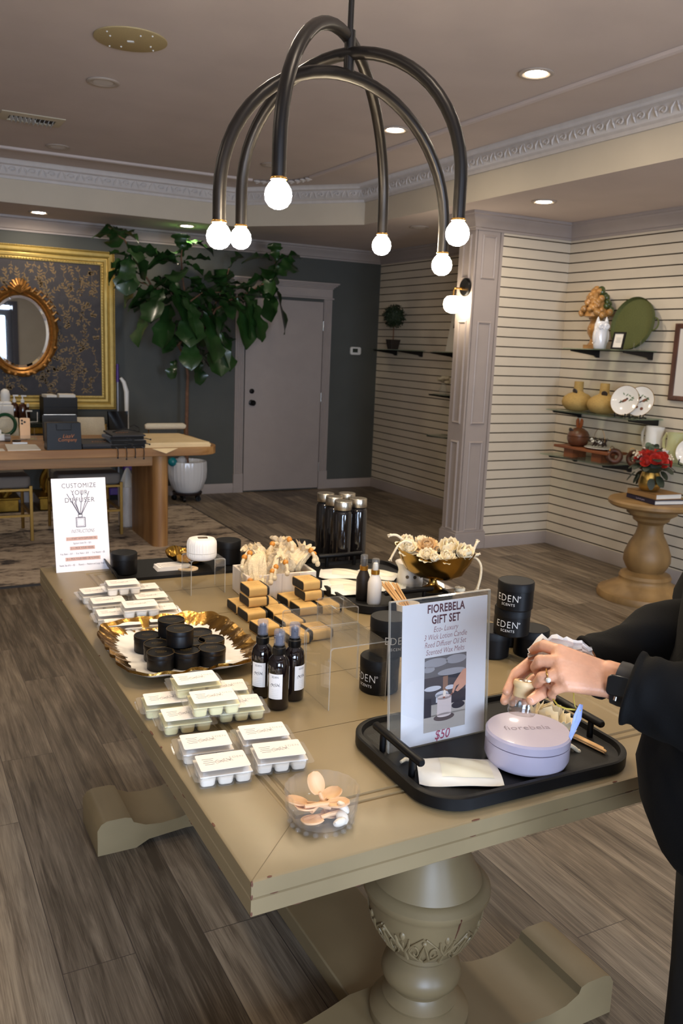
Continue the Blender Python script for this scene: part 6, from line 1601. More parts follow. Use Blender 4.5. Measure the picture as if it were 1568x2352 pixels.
# reeds leaning in a small white holder
p = tb(915, 1392, ZTR)
m_reed = wood('reed_wood', rgb(196, 152, 100), rgb(222, 182, 130), 20, (1, 1, .1), .7)
a0 = at_d(925, 1385, 2.60); b0 = at_d(893, 1338, 2.66)
rh = thing('reed_bundle', 'bundle of pale wooden diffuser reeds leaning in a white cup', 'reeds', (0, 0, 0))
for k in range(19):
    ox, oy = ((k % 5)-2)*.0105, ((k//5)-1.5)*.0090
    s = RIGHT*ox+fwd*oy; j = Vector((rt.uniform(-.003, .003), rt.uniform(-.003, .003), rt.uniform(-.008, .004)))
    d = (b0-a0).normalized(); lo = a0-d*.045
    G().tube([lo+s*.55, b0+s*1.1+j], .0024, 6).obj('reed', m_reed, rh)
cz = a0-(b0-a0).normalized()*.03
tag(G().lathe([(0, 0), (.024, 0), (.028, .004), (.03, .03), (.0275, .03), (.024, .006), (0, .005)], 30, sx=1.25).obj('reed_cup', m_cer, None, (cz.x, cz.y, ZT+ZTR)), 'small white oval cup under the diffuser reeds', 'cup')
p = at_z(1055, 1357, ZT+z0)
t = thing('cork_lid', 'round pale wooden diffuser lid with a silver ring on the acrylic stand', 'lid', (p.x, p.y, ZT+z0+.0005))
G().lathe([(0, 0), (.0155, 0), (.018, .002), (.018, .009), (.016, .011), (.0115, .011), (0, .0095)], 30).obj('wood_ring', m_sola, t)
G().tube([(.0115*cos(2*pi*k/28), .0115*sin(2*pi*k/28), .011) for k in range(28)], .0012, 6, close=True).obj('silver_ring', m_steel, t)
# ------------------------------------------------------------------ EDEN SCENTS tins
EG = 'black tins with white lettering'
er, eh = .0465, .0735
vw = lambda p: atan2(-p.y, -p.x)
p = bc(868, 1599, er); pa_ = Vector((p.x, p.y, ZT))
big_tin(er, eh*1.14, 'candle_tin', 'lettered black tin at the bottom of the stack left of the gift set sign', pa_, 0, EG, ang=vw(pa_)-.75)
pb_ = Vector((p.x+.030, p.y+.012, ZT+eh*1.14+.0003))
big_tin(er, eh*1.22, 'candle_tin', 'lettered black tin on top of the stack left of the gift set sign', pb_, 0, EG, ang=vw(pb_)+.5)
p1 = bc(1126, 1516, er); p2 = bc(1216, 1514, er)
big_tin(er, eh, 'candle_tin', 'black tin at the left of the three tins carrying the right stack', p1, 0, EG, ang=1.2)
big_tin(er, eh, 'candle_tin', 'black tin at the right of the three tins carrying the right stack', p2, 0, EG, ang=1.5)
p3 = Vector(((p1.x+p2.x)/2+.055, (p1.y+p2.y)/2+.075, ZT))
p3 = Vector((min(p3.x, TX1_-er-.002), p3.y, ZT))
big_tin(er, eh, 'candle_tin', 'black tin at the back of the three tins carrying the right stack', p3, 0, EG, ang=1.5)
pm = (p1+p2+p3)/3; q = at_z(1178, 1392, ZT+2*eh)
pm = Vector((q.x, q.y, ZT+eh+.0004))
big_tin(er, eh, 'candle_tin', 'lower of the two lettered black tins stacked on three tins at the right', pm, 0, EG, ang=vw(pm)-.22)
q = at_z(1186, 1333, ZT+3*eh)
pm2 = Vector((q.x, q.y, ZT+2*eh+.0008))
big_tin(er, eh, 'candle_tin', 'topmost lettered black tin of the right stack', pm2, 0, EG, ang=vw(pm2)-.38)
# ------------------------------------------------------------------ glass bowl of little wooden spoons
p = bc(735, 1928, .055)
t = thing('glass_bowl', 'fluted clear glass bowl of small wooden spoons at the near corner', 'bowl', (p.x, p.y, ZT))
rb = .0635; m_gl = clear('clear_glass', (.992, .994, .992), 1.32, .01, .03, (1, 1, 1))
R = []
for r_, z in ((.030, .0), (.050, .0), (.056, .006), (rb*.96, .03), (rb, .058), (rb*1.01, .0625), (rb*.975, .0625), (rb*.94, .03), (.050, .009), (.001, .006)):
    R.append([((r_*(1+.016*cos(20*2*pi*k/120)))*cos(2*pi*k/120), (r_*(1+.016*cos(20*2*pi*k/120)))*sin(2*pi*k/120), z) for k in range(120)])
G().rings(R).obj('bowl_body', m_gl, t)
g = G()
for k in range(20): a = 2*pi*k/20; g.sph(.054*cos(a), .054*sin(a), .005, .005, .005, .004, 8, 6)
g.obj('cut_base', m_gl, t)
gb_ = p.copy()
m_spoon = wood('spoon_wood', rgb(214, 166, 118), rgb(234, 194, 150), 30, (1, .2, 1), .6)
sp0 = thing('wooden_spoon', 'x', 'spoon')
def spo(u, v):
    a = 2*pi*u; return Vector((.0145*v*cos(a), .018*v*sin(a), -.006*(1-v*v)))
g = G(); g.sheet(lambda u, v: Vector((.0145*(2*u-1)*sqrt(max(0, 1-(2*v-1)**2)), .0175*(2*v-1), -.0055*(1-(2*v-1)**2)*(1-(2*u-1)**2))), 9, 11, .0022)
g.obj('scoop', m_spoon, sp0)
G().tube([(0, -.015, -.001), (0, -.03, .001), (0, -.052, .001)], [.0032, .0034, .004], 8).obj('stem', m_spoon, sp0)
SK = 1.15
spoons = [(.006, .016, .040, (radians(58), 0, .25), 'small wooden spoon standing up with its round scoop above the others in the glass bowl'), (-.006, .006, .030, (.12, .05, 1.5), 'small wooden spoon lying to the left across the glass bowl'), (.008, -.004, .033, (.06, -.05, -1.75), 'small wooden spoon lying to the right across the glass bowl'), (-.006, -.018, .020, (.05, .1, 1.62), 'small wooden spoon low at the front of the glass bowl'), (-.016, .016, .030, (.18, .1, 1.0), 'small wooden spoon at the back left of the glass bowl'), (.014, .016, .030, (.18, -.1, -1.1), 'small wooden spoon at the back right of the glass bowl'), (.0, -.004, .014, (0, 0, -1.45), 'small wooden spoon at the bottom of the glass bowl')]
for i, (x, y, z, rot, lab) in enumerate(spoons):
    loc = Vector((gb_.x+x, gb_.y+y, ZT+z)) + Euler(rot).to_matrix() @ Vector((0, .018*SK, 0))
    if i == 0: sp0.location = loc; sp0.rotation_euler = rot; sp0.scale = (SK, SK, SK); sp0['label'] = lab; sp0['group'] = 'small wooden spoons'
    else: dup(sp0, loc, None, lab, 'small wooden spoons', rot)
for i, (x, y, z, rx) in enumerate(((.026, -.028, .016, .5), (.036, -.012, .024, .7), (.018, -.035, .013, .2))):
    g = G(); g.sph(0, 0, 0, .011, .014, .007, 10, 7); tag(g.obj('wax_sample', m_wax, None, (gb_.x+x, gb_.y+y, ZT+z), rot=(rx, .4*i, i)), ('white wax chip at the front right of the glass bowl', 'white wax chip against the right wall of the glass bowl', 'white wax chip lowest at the front of the glass bowl')[i], 'wax chip', 'white wax chips in the glass bowl')
# ------------------------------------------------------------------ gift set sign
a, b = tb(917, 1724, ZTR), tb(1112, 1679, ZTR)
hs = z_over(a, 888, 1384)-ZT-ZTR
ws_ = (b-a).length; yw = yaw_of(a, b)
mid = (a+b)/2
tilt = radians(4)
sg = thing('sign_holder', 'clear acrylic sign holder with the gift set price card on the front tray', 'sign', (mid.x, mid.y, ZT+ZTR), rot=(0, 0, yw))
HS = hs*1.0
MU = Matrix(((1, 0, 0, 0), (0, 0, -1, 0), (0, 1, 0, 0), (0, 0, 0, 1)))
W_ = ws_; x_off = -.012
tl = Matrix.Rotation(-tilt, 4, 'X')
g = G(); g.box(x_off, -.0022, HS/2, W_+.03, .002, HS, tl).box(x_off, .0022, HS/2, W_+.03, .002, HS, tl).box(x_off, .04, .0012, W_+.03, .085, .0024)
n0 = g.n(); g.box(x_off, 0, HS+.0008, W_+.03, .0064, .002, tl)
for s in (-1, 1): g.box(x_off+s*(W_+.03)/2, 0, HS/2, .0012, .0064, HS, tl)
g.mi(n0, 1).obj('acrylic', [m_acryl, m_acredge], sg, flat=True)
m_card = mat('sign_card', rgb(246, 242, 246), .6)
pw, ph_ = W_-.004, HS-.012
card = G().box(0, 0, ph_/2+.002, pw, .0008, ph_, tl).obj('card', m_card, sg)
MS_ = tl @ Matrix(((1, 0, 0, 0), (0, 0, -1, -.0007), (0, 1, 0, 0), (0, 0, 0, 1)))
def y_(f): return .002+ph_*(1-f)
m_plum = mat('plum_ink', rgb(98, 52, 62), .7); m_rosei = mat('rose_ink', rgb(164, 112, 116), .7); m_mag = mat('magenta_ink', rgb(188, 78, 108), .7)
k_ = pw/.19
g = G(); g.text('FIOREBELA', .0215*k_, MS_ @ T(0, y_(.050), 0), ox=.028, fit=pw*.44, sp=1.06); g.text('GIFT SET', .0215*k_, MS_ @ T(0.0, y_(.128), 0), ox=.028, fit=pw*.335, sp=1.06)
g.obj('heading', m_plum, sg, flat=True)
g = G()
for k, s in enumerate(('Eco- Luxury', '3 Wick Lotion Candle', 'Reed Diffuser Oil Set', 'Scented Wax Melts')): g.text(s, .0148*k_, MS_ @ T(0, y_(.195+.0525*k), 0), shear=.22, fit=pw*(.29, .505, .49, .455)[k], ox=-.006)
g.obj('subheading', m_rosei, sg, flat=True)
g = G(); g.text('$50', .026*k_, MS_ @ T(-.004, y_(.957), 0), shear=.2, ox=.008, fit=pw*.18); g.obj('price', m_mag, sg, flat=True)
# printed photo of a hand lighting a candle
fx0, fx1, fy0, fy1 = -pw*.24, pw*.255, y_(.922), y_(.388)
ph0 = G().add([(fx0, fy0, .0002), (fx1, fy0, .0002), (fx1, fy1, .0002), (fx0, fy1, .0002)], [(0, 1, 2, 3)], MS_).obj('photo', mat('photo_grey', rgb(120, 114, 116), .6), sg, flat=True)
PWd, PHt = fx1-fx0, fy1-fy0
def pp(u, v, z): return (fx0+u*PWd, fy0+v*PHt, z)
def blob(nm, col, shapes, z):
    g = G()
    for s in shapes:
        if s[0] == 'r': _, u0, v0, u1, v1 = s; g.add([pp(u0, v0, z), pp(u1, v0, z), pp(u1, v1, z), pp(u0, v1, z)], [(0, 1, 2, 3)], MS_)
        elif s[0] == 'e': _, u, v, ru, rv = s; g.add([pp(min(1, max(0, u+ru*cos(q*pi/12))), min(1, max(0, v+rv*sin(q*pi/12))), z) for q in range(24)], [tuple(range(24))], MS_)
        else: g.add([pp(u, v, z) for u, v in s[1]], [tuple(range(len(s[1])))], MS_)
    g.obj(nm, mat('photo_'+nm, rgb(*col), .6), ph0, flat=True)
blob('backdrop_dark', (52, 50, 60), [('r', 0, .34, 1, .73)], .0003)
blob('backdrop_blur', (176, 172, 178), [('e', .25, .92, .3, .06), ('e', .75, .93, .25, .06), ('e', .1, .84, .14, .04), ('e', .65, .77, .34, .045)], .0004)
blob('post', (150, 112, 92), [('r', .44, .5, .56, .72)], .0005)
blob('tabletop', (188, 176, 166), [('r', 0, 0, 1, .22), ('r', .16, .2, 1, .36)], .0005)
blob('jars', (206, 206, 214), [('e', .2, .58, .2, .035), ('e', .42, .48, .16, .05), ('e', .62, .56, .12, .03), ('r', .28, .38, .56, .49)], .0006)
blob('dark_jars', (40, 34, 44), [('r', 0, .2, .17, .45), ('r', .65, .34, 1, .5), ('e', .82, .30, .16, .05)], .0007)
blob('saucer', (92, 76, 74), [('e', .48, .17, .25, .05)], .0008)
blob('candle', (222, 204, 200), [('r', .31, .2, .65, .44), ('e', .48, .2, .17, .03), ('e', .48, .44, .17, .035)], .0009)
blob('flame', (250, 232, 214), [('e', .48, .49, .035, .045)], .0010)
blob('skin', (214, 156, 130), [('p', [(1, .78), (.92, .77), (.80, .68), (.70, .60), (.66, .48), (.70, .47), (.76, .56), (.84, .58), (.74, .50), (.80, .48), (.92, .52), (1, .56)])], .0010)
blob('match', (150, 90, 70), [('p', [(.67, .485), (.60, .44), (.61, .435), (.69, .475)]), ('e', .47, .435, .03, .012)], .0011)
# ------------------------------------------------------------------ lavender tin
m_lav = mat('lavender_enamel', rgb(196, 186, 202), .25, coat=.3)
lv = thing('lavender_tin', 'round lavender candle tin with a script lid on the front tray', 'candle tin', (1.072, 1.188, ZT+ZTR), rz=0)
LR, LH = .0815, .067
G().lathe([(0, 0), (LR*.80, 0), (LR*.93, .005), (LR, .018), (LR, .047), (0, .047)], 72).obj('tin', m_lav, lv)
G().lathe([(0, .0482), (LR-.001, .0482), (LR+.0003, .049), (LR+.0003, LH-.004), (LR-.003, LH), (LR-.006, LH+.0004), (0, LH+.0002)], 72).obj('lid', m_lav, lv)
g = G(); g.text('fiorebela', .026, T(0, .004, LH+.0006) @ RZ(-.34), ox=-.012, sp=1.02); g.obj('lettering', mat('mauve_ink', rgb(140, 126, 136), .6), lv, flat=True)
# front pouch with wax
p = tb(1050, 1785, ZTR)
pouch('white foil pouch of cream wax lying on the front tray', 1052, 1768, radians(62), w=.105, l=.155, group='white foil pouch on the front tray')
tag(G().tube([(-.012, 0, .004), (0, .003, .006), (.012, 0, .004)], [.003, .0042, .003], 8).obj('cotton_stub', m_rope, None, tuple(tb(932, 1752, ZTR))), 'tiny white cotton stub beside the left tray handle', 'cotton')
# reeds, flower, cord on the front tray
rh2 = thing('reed_bundle', 'short bundle of pale wooden reeds on the right of the front tray', 'reeds', (0, 0, 0))
a0, b0 = tb(1313, 1690, ZTR+.004), tb(1388, 1727, ZTR+.004)
for k in range(8):
    s = Vector((.5, .86, 0))*((k % 4)*.0042-.006)+Vector((0, 0, (k//4)*.0042)); j = (b0-a0)*rt.uniform(-.03, .05)
    G().tube([a0+s+j-(b0-a0)*.25, b0+s+j], .0021, 6).obj('reed', m_reed, rh2)
sola('large cream wooden flower behind the lavender tin on the front tray', tb(1256, 1676, ZTR+.006), .056, 77, (.35, .1, .4), 2, m_sola, 'wooden flower on the front tray')
dC = fwd.dot(tb(1318, 1718, ZTR)-CAM)
rope('white knotted cotton cord between the lavender tin and the reeds', ((1298, 1706, dC-.012), (1308, 1711, dC-.014), (1318, 1717, dC-.014), (1328, 1726, dC-.014)), r=.0042, group='cotton cord on the front tray')
# ------------------------------------------------------------------ customise sign at the far left corner
a, b = tb(131, 1316), tb(255, 1306)
t_ = radians(13); HSg = .322; Wg = (b-a).length
cs = thing('sign_stand', 'white diffuser instruction sign standing at the far left corner of the table', 'sign', ((a.x+b.x)/2-.002, (a.y+b.y)/2, ZT), rot=(0, 0, yaw_of(a, b)))
tl = Matrix.Rotation(-t_, 4, 'X')
G().box(0, .002, HSg/2, Wg+.004, .003, HSg, tl).box(0, .055, .0012, Wg, .11, .0024).obj('acrylic', m_acryl, cs)
G().box(0, 0, HSg/2, Wg, .001, HSg, tl).obj('card', m_card, cs)
MC = tl @ Matrix(((1, 0, 0, 0), (0, 0, -1, -.0008), (0, 1, 0, 0), (0, 0, 0, 1)))
def yc(f): return HSg*(1-f)
g = G()
for s, f, w in (('CUSTOMIZE', .082, .63), ('YOUR', .158, .31), ('DIFFUSER', .238, .545)): g.text(s, .0235*Wg/.184, MC @ T(0, yc(f), 0), sp=1.12, fit=Wg*w, ox=-.006)
g.obj('heading', mat('slate_ink', rgb(66, 60, 74), .7), cs, flat=True)
g = G()
for x0_, y0_, x1_, y1_ in ((-.042, .165, -.004, .395), (-.022, .165, -.002, .395), (.009, .13, .0, .395), (.033, .145, .002, .395), (-.026, .25, -.003, .395), (.028, .25, .003, .395), (-.018, .26, -.001, .395)):
    A, B_ = Vector((x0_, yc(y0_))), Vector((x1_, yc(y1_))); d = (B_-A).normalized(); n = Vector((-d.y, d.x))*.0011
    g.add([(A.x+n.x, A.y+n.y, .0003), (B_.x+n.x, B_.y+n.y, .0003), (B_.x-n.x, B_.y-n.y, .0003), (A.x-n.x, A.y-n.y, .0003)], [(0, 1, 2, 3)], MC)
def rl(x0_, f0, x1_, f1, w=.0014):
    for A, B_ in (((x0_, yc(f0)), (x1_, yc(f0))), ((x1_, yc(f0)), (x1_, yc(f1))), ((x1_, yc(f1)), (x0_, yc(f1))), ((x0_, yc(f1)), (x0_, yc(f0)))):
        A, B_ = Vector(A), Vector(B_); d = (B_-A).normalized(); n = Vector((-d.y, d.x))*w/2; A = A-d*w/2; B_ = B_+d*w/2
        g.add([(A.x+n.x, A.y+n.y, .0003), (B_.x+n.x, B_.y+n.y, .0003), (B_.x-n.x, B_.y-n.y, .0003), (A.x-n.x, A.y-n.y, .0003)], [(0, 1, 2, 3)], MC)
rl(-.0155, .425, .0145, .525, .0024); rl(-.012, .438, .011, .512, .0008); rl(-.0075, .392, .0055, .42, .002); rl(-.005, .382, .003, .392, .0016)
g.obj('diffuser_drawing', mat('drawing_ink', rgb(92, 88, 102), .7), cs, flat=True)
g = G(); g.text('INSTRUCTIONS', .0175*Wg/.184, MC @ T(.004, yc(.572), 0), shear=.3, fit=Wg*.43, ox=-.012); g.obj('subheading', mat('soft_ink', rgb(112, 104, 108), .7), cs, flat=True)
g = G(); g2 = G()
for s, f, w in (('1 — START WITH DIFFUSER OIL', .650, Wg*.58), ('2 — PICK YOUR VESSEL', .752, Wg*.46), ('3 — PICK YOUR REED OR FLOWER', .866, Wg*.645)):
    g.add([(-w/2, yc(f+.019), .0002), (w/2, yc(f+.019), .0002), (w/2, yc(f-.019), .0002), (-w/2, yc(f-.019), .0002)], [(0, 1, 2, 3)], MC)
    g2.text(s, .0092, MC @ T(0, yc(f), .0003), fit=w*.92)
for s, f, z in (('Signature Scent Oil — $15', .699, .33), ('4 oz. Black — $15   -   8 oz. Nude — $10   -   3 oz. Natural — $5', .809, .82), ('Reeds, Set of 6 — $5   -   Flowers — Medium and Large, Small $2', .930, .87)): g2.text(s, .0088, MC @ T(0, yc(f), .0003), fit=Wg*z)
g.obj('heading_bands', mat('blush_band', rgb(212, 172, 158), .7), cs, flat=True); g2.obj('small_print', mat('small_print_ink', rgb(96, 82, 84), .7), cs, flat=True)
# ================================================================== PERSON AT THE TABLE (right edge)
PC = Vector((1.232, .770, 0)); FD = Vector((-.9, .436, 0)).normalized(); LS = Vector((-FD.y, FD.x, 0))   # facing, left side
m_skin = mat('skin', rgb(214, 156, 122), .45, var=.07, vscale=60, bump=.25, bscale=260)
m_skin.node_tree.nodes['Principled BSDF'].inputs['Subsurface Weight'].default_value = .12
m_skin.node_tree.nodes['Principled BSDF'].inputs['Subsurface Radius'].default_value = (.012, .005, .003)
m_cloth = mat('black_suit_cloth', rgb(9, 9, 10), .9, spec=.2, bump=.3, bscale=500)
person = thing('person', 'person in a black jacket at the right edge, holding a small glass bottle', 'person', (0, 0, 0))
def cap(g, a, b, ra, rb, seg=14):
    a, b = Vector(a), Vector(b)
    g.tube([a, b], [ra, rb], seg); g.sph(*a, ra, u=seg, v=9); g.sph(*b, rb, u=seg, v=9)
def fuse(g, voxel, smooth=4):
    """one continuous skin over overlapping closed shapes"""
    bm = g.bm; bmesh.ops.recalc_face_normals(bm, faces=bm.faces)
    me = bpy.data.meshes.new('tmp'); bm.to_mesh(me); bm.free()
    o = bpy.data.objects.new('tmp', me); COL.objects.link(o)
    r = o.modifiers.new('r', 'REMESH'); r.mode = 'VOXEL'; r.voxel_size = voxel
    s = o.modifiers.new('s', 'SMOOTH'); s.factor = .5; s.iterations = smooth
    dg = bpy.context.evaluated_depsgraph_get(); dg.update()
    ev = o.evaluated_get(dg); m2 = ev.to_mesh()
    out = ([tuple(v.co) for v in m2.vertices], [tuple(p.vertices) for p in m2.polygons])
    ev.to_mesh_clear(); bpy.data.objects.remove(o); bpy.data.meshes.remove(me)
    return out
A = lambda t: at_d(*t)
def hand(wrist, fore, fingers, thumb, R=1.):
    """fingers: four lists of (px,py,depth) MCP, PIP, DIP, TIP ; thumb: CMC, MCP, IP, TIP"""
    g = G(); W = A(wrist); FO = Vector(fore)
    Fg = [[A(p) for p in f] for f in fingers]; Th = [A(p) for p in thumb]
    n_ = len(Fg)
    ax = (Fg[0][0]-Fg[3][0]).normalized()
    roots = [W+ax*(.017-.0115*i) for i in range(4)]
    for i, f in enumerate(Fg):
        k = (1., 1.03, .97, .84)[i]*R
        cap(g, roots[i], f[0], .0125, .0112*k)
        cap(g, f[0], f[1], .0106*k, .0094*k); cap(g, f[1], f[2], .0092*k, .0082*k); cap(g, f[2], f[3], .0080*k, .0068*k)
        g.sph(*f[1], .0098*k, u=12, v=8); g.sph(*f[0], .0118*k, u=12, v=8)
    for i in range(3):
        for q in (.33, .66):
            cap(g, roots[i].lerp(roots[i+1], q), Fg[i][0].lerp(Fg[i+1][0], q), .0128, .0112*R)
        a, b = Fg[i][0].lerp(Fg[i][1], .22), Fg[i+1][0].lerp(Fg[i+1][1], .22); cap(g, a, b, .0075, .0075)
    cap(g, W, Th[0], .016, .0145); cap(g, Th[0], Th[1], .0150, .0118); cap(g, Th[1], Th[2], .0112, .0102); cap(g, Th[2], Th[3], .0102, .0080)
    cap(g, Th[0], Fg[0][0].lerp(roots[0], .25), .0125, .0105); cap(g, Th[1], Fg[0][0], .0085, .008)
    for q in (-.010, 0, .010): cap(g, W+ax*q*1.2, FO+ax*q, .0195, .026)
    return g, W, Fg, Th, ax
LW = (1402, 1562, 1.300); lw = A(LW)
l_sh = PC+LS*.175+Vector((0, 0, 1.37)); r_sh = PC-LS*.175+Vector((0, 0, 1.37))
l_el = PC+LS*.235+FD*-.02+Vector((0, 0, 1.085))
l_el = lw+(Vector((1.085, .655, 1.065))-lw).normalized()*.245
RW = (1335, 1540, 1.435); rw = A(RW)
r_el = A((1600, 1455, 1.47)); r_el = rw+(r_el-rw).normalized()*.245
LF = [[(1284, 1496, 1.322), (1249, 1483, 1.345), (1234, 1487, 1.362), (1224, 1495, 1.374)],
      [(1283, 1520, 1.306), (1240, 1518, 1.318), (1229, 1533, 1.338), (1238, 1547, 1.356)],
      [(1287, 1548, 1.294), (1244, 1556, 1.302), (1233, 1570, 1.320), (1244, 1583, 1.338)],
      [(1303, 1575, 1.286), (1276, 1583, 1.292), (1266, 1594, 1.304), (1268, 1603, 1.320)]]
LTH = [(1368, 1538, 1.330), (1325, 1522, 1.358), (1290, 1515, 1.378), (1262, 1512, 1.388)]
RF = [[(1268, 1515, 1.400), (1222, 1517, 1.386), (1183, 1547, 1.366), (1163, 1588, 1.346)],
      [(1266, 1530, 1.412), (1213, 1533, 1.408), (1174, 1570, 1.386), (1158, 1610, 1.362)],
      [(1268, 1547, 1.418), (1226, 1561, 1.420), (1192, 1590, 1.402), (1176, 1614, 1.384)],
      [(1274, 1562, 1.420), (1243, 1581, 1.420), (1217, 1600, 1.404), (1204, 1615, 1.390)]]
RTH = [(1318, 1552, 1.410), (1283, 1566, 1.362), (1250, 1587, 1.322), (1219, 1609, 1.300)]
gL, W_l, F_l, T_l, ax_l = hand(LW, lw.lerp(l_el, .35), LF, LTH)
gR, W_r, F_r, T_r, ax_r = hand(RW, rw.lerp(r_el, .35), RF, RTH)
hv = [fuse(gL, .0017, 5), fuse(gR, .0017, 5)]
# whole figure: head, neck, trunk, arms, legs
g = G()
hip = PC+Vector((0, 0, .92)); che = PC+FD*.01+Vector((0, 0, 1.25)); nk = PC+FD*.03+Vector((0, 0, 1.46)); hd = PC+FD*.075+Vector((0, 0, 1.575))
cap(g, hip, PC+Vector((0, 0, 1.08)), .125, .115); cap(g, PC+Vector((0, 0, 1.08)), che, .115, .125)
for s in (-1, 1):
    cap(g, hip+LS*s*.06, hip+LS*s*.07-Vector((0, 0, .06)), .105, .10); cap(g, che+LS*s*.07, PC+LS*s*.10+Vector((0, 0, 1.35)), .095, .06)
    cap(g, hip+LS*s*.085, PC+LS*s*.09+FD*.01+Vector((0, 0, .48)), .085, .055); cap(g, PC+LS*s*.09+FD*.01+Vector((0, 0, .48)), PC+LS*s*.09+Vector((0, 0, .09)), .054, .036)
    cap(g, PC+LS*s*.09+Vector((0, 0, .05)), PC+LS*s*.10+FD*.13+Vector((0, 0, .035)), .036, .03)
    sh = (l_sh, r_sh)[s < 0]; el = (l_el, r_el)[s < 0]; wr = (lw, rw)[s < 0]
    cap(g, PC+LS*s*.09+Vector((0, 0, 1.37)), sh, .055, .052); cap(g, sh, el, .048, .038); cap(g, el, el.lerp(wr, .55), .038, .031); cap(g, el.lerp(wr, .55), el.lerp(wr, .86), .031, .024)
cap(g, PC+Vector((0, 0, 1.36)), nk, .062, .052); cap(g, nk, hd-Vector((0, 0, .03)), .052, .055)
g.sph(*(hd+Vector((0, 0, .03))), .075, .075, .095, 24, 16); cap(g, hd+FD*.02-Vector((0, 0, .03)), hd+FD*.052-Vector((0, 0, .085)), .06, .026)
g.sph(*(hd+FD*.055-Vector((0, 0, .03))), .04, u=14, v=9)
cap(g, hd+FD*.076+Vector((0, 0, .015)), hd+FD*.098-Vector((0, 0, .022)), .008, .0125)
for s in (-1, 1):
    g.sph(*(hd+LS*s*.074-Vector((0, 0, .004))), .012, .014, .03, 10, 8); cap(g, hd+FD*.073+LS*s*.02+Vector((0, 0, .028)), hd+FD*.066+LS*s*.045+Vector((0, 0, .027)), .009, .008)
cap(g, hd+FD*.077+LS*.018-Vector((0, 0, .052)), hd+FD*.077-LS*.018-Vector((0, 0, .052)), .007, .007); cap(g, hd+FD*.076+LS*.014-Vector((0, 0, .063)), hd+FD*.076-LS*.014-Vector((0, 0, .063)), .007, .007)
hv.append(fuse(g, .0085, 4))
g = G()
for v, f in hv: g.add(v, f)
body = g.obj('body', m_skin, person, ang=180)
g = G()
for s in (-1, 1): g.sph(*(hd+FD*.071+LS*s*.032+Vector((0, 0, .010))), .0125, u=14, v=10)
ey = g.obj('eyes', mat('eye_white', rgb(230, 226, 222), .2), body)
g = G()
for s in (-1, 1): g.sph(*(hd+FD*.0805+LS*s*.032+Vector((0, 0, .008))), .0055, u=10, v=8)
g.obj('irises', mat('brown_iris', rgb(60, 38, 26), .2), body)
g = G()
for k in range(26):
    a = -2.35+4.7*k/25; d = -FD*cos(a)+LS*sin(a); top = hd+Vector((0, 0, .128))
    g.tube([top, hd+d*.062+Vector((0, 0, .105)), hd+d*.086+Vector((0, 0, .05)), hd+d*.09-Vector((0, 0, .03)), hd+d*.083-Vector((0, 0, .10+.02*(k % 3)))], [.014, .02, .02, .019, .008], 8)
g.sph(*(hd-FD*.014+Vector((0, 0, .055))), .083, .083, .083, 20, 14)
hr = fuse(g, .007, 2); g = G(); g.add(*hr); g.obj('hair', mat('dark_brown_hair', rgb(46, 32, 26), .5, var=.3, vscale=40, stretch=(1, 1, .1)), person, ang=180)
# nails
def nail(tip, dip, facing, w=.0062, name='fingernail'):
    d = (tip-dip).normalized(); n = (facing-d*facing.dot(d)).normalized(); s = d.cross(n)
    gg = G(); gg.sheet(lambda u, v: tip+d*(.0045-.0125*(1-v))+s*((u-.5)*2*w*(1-.25*v*v))+n*(.0072-.0032*(2*u-1)**2+.0008*(1-v)), 7, 6, .0007)
    gg.obj(name, mat('nail', rgb(226, 178, 160), .25), body)
vwd = -(A(RTH[3])-CAM).normalized()
nail(T_r[3], T_r[2], vwd+Vector((0, 0, .25)), .0068)
for k in range(2): nail(F_l[k][3], F_l[k][2], (UP if k == 0 else -RIGHT)+vwd*.4, .0055)
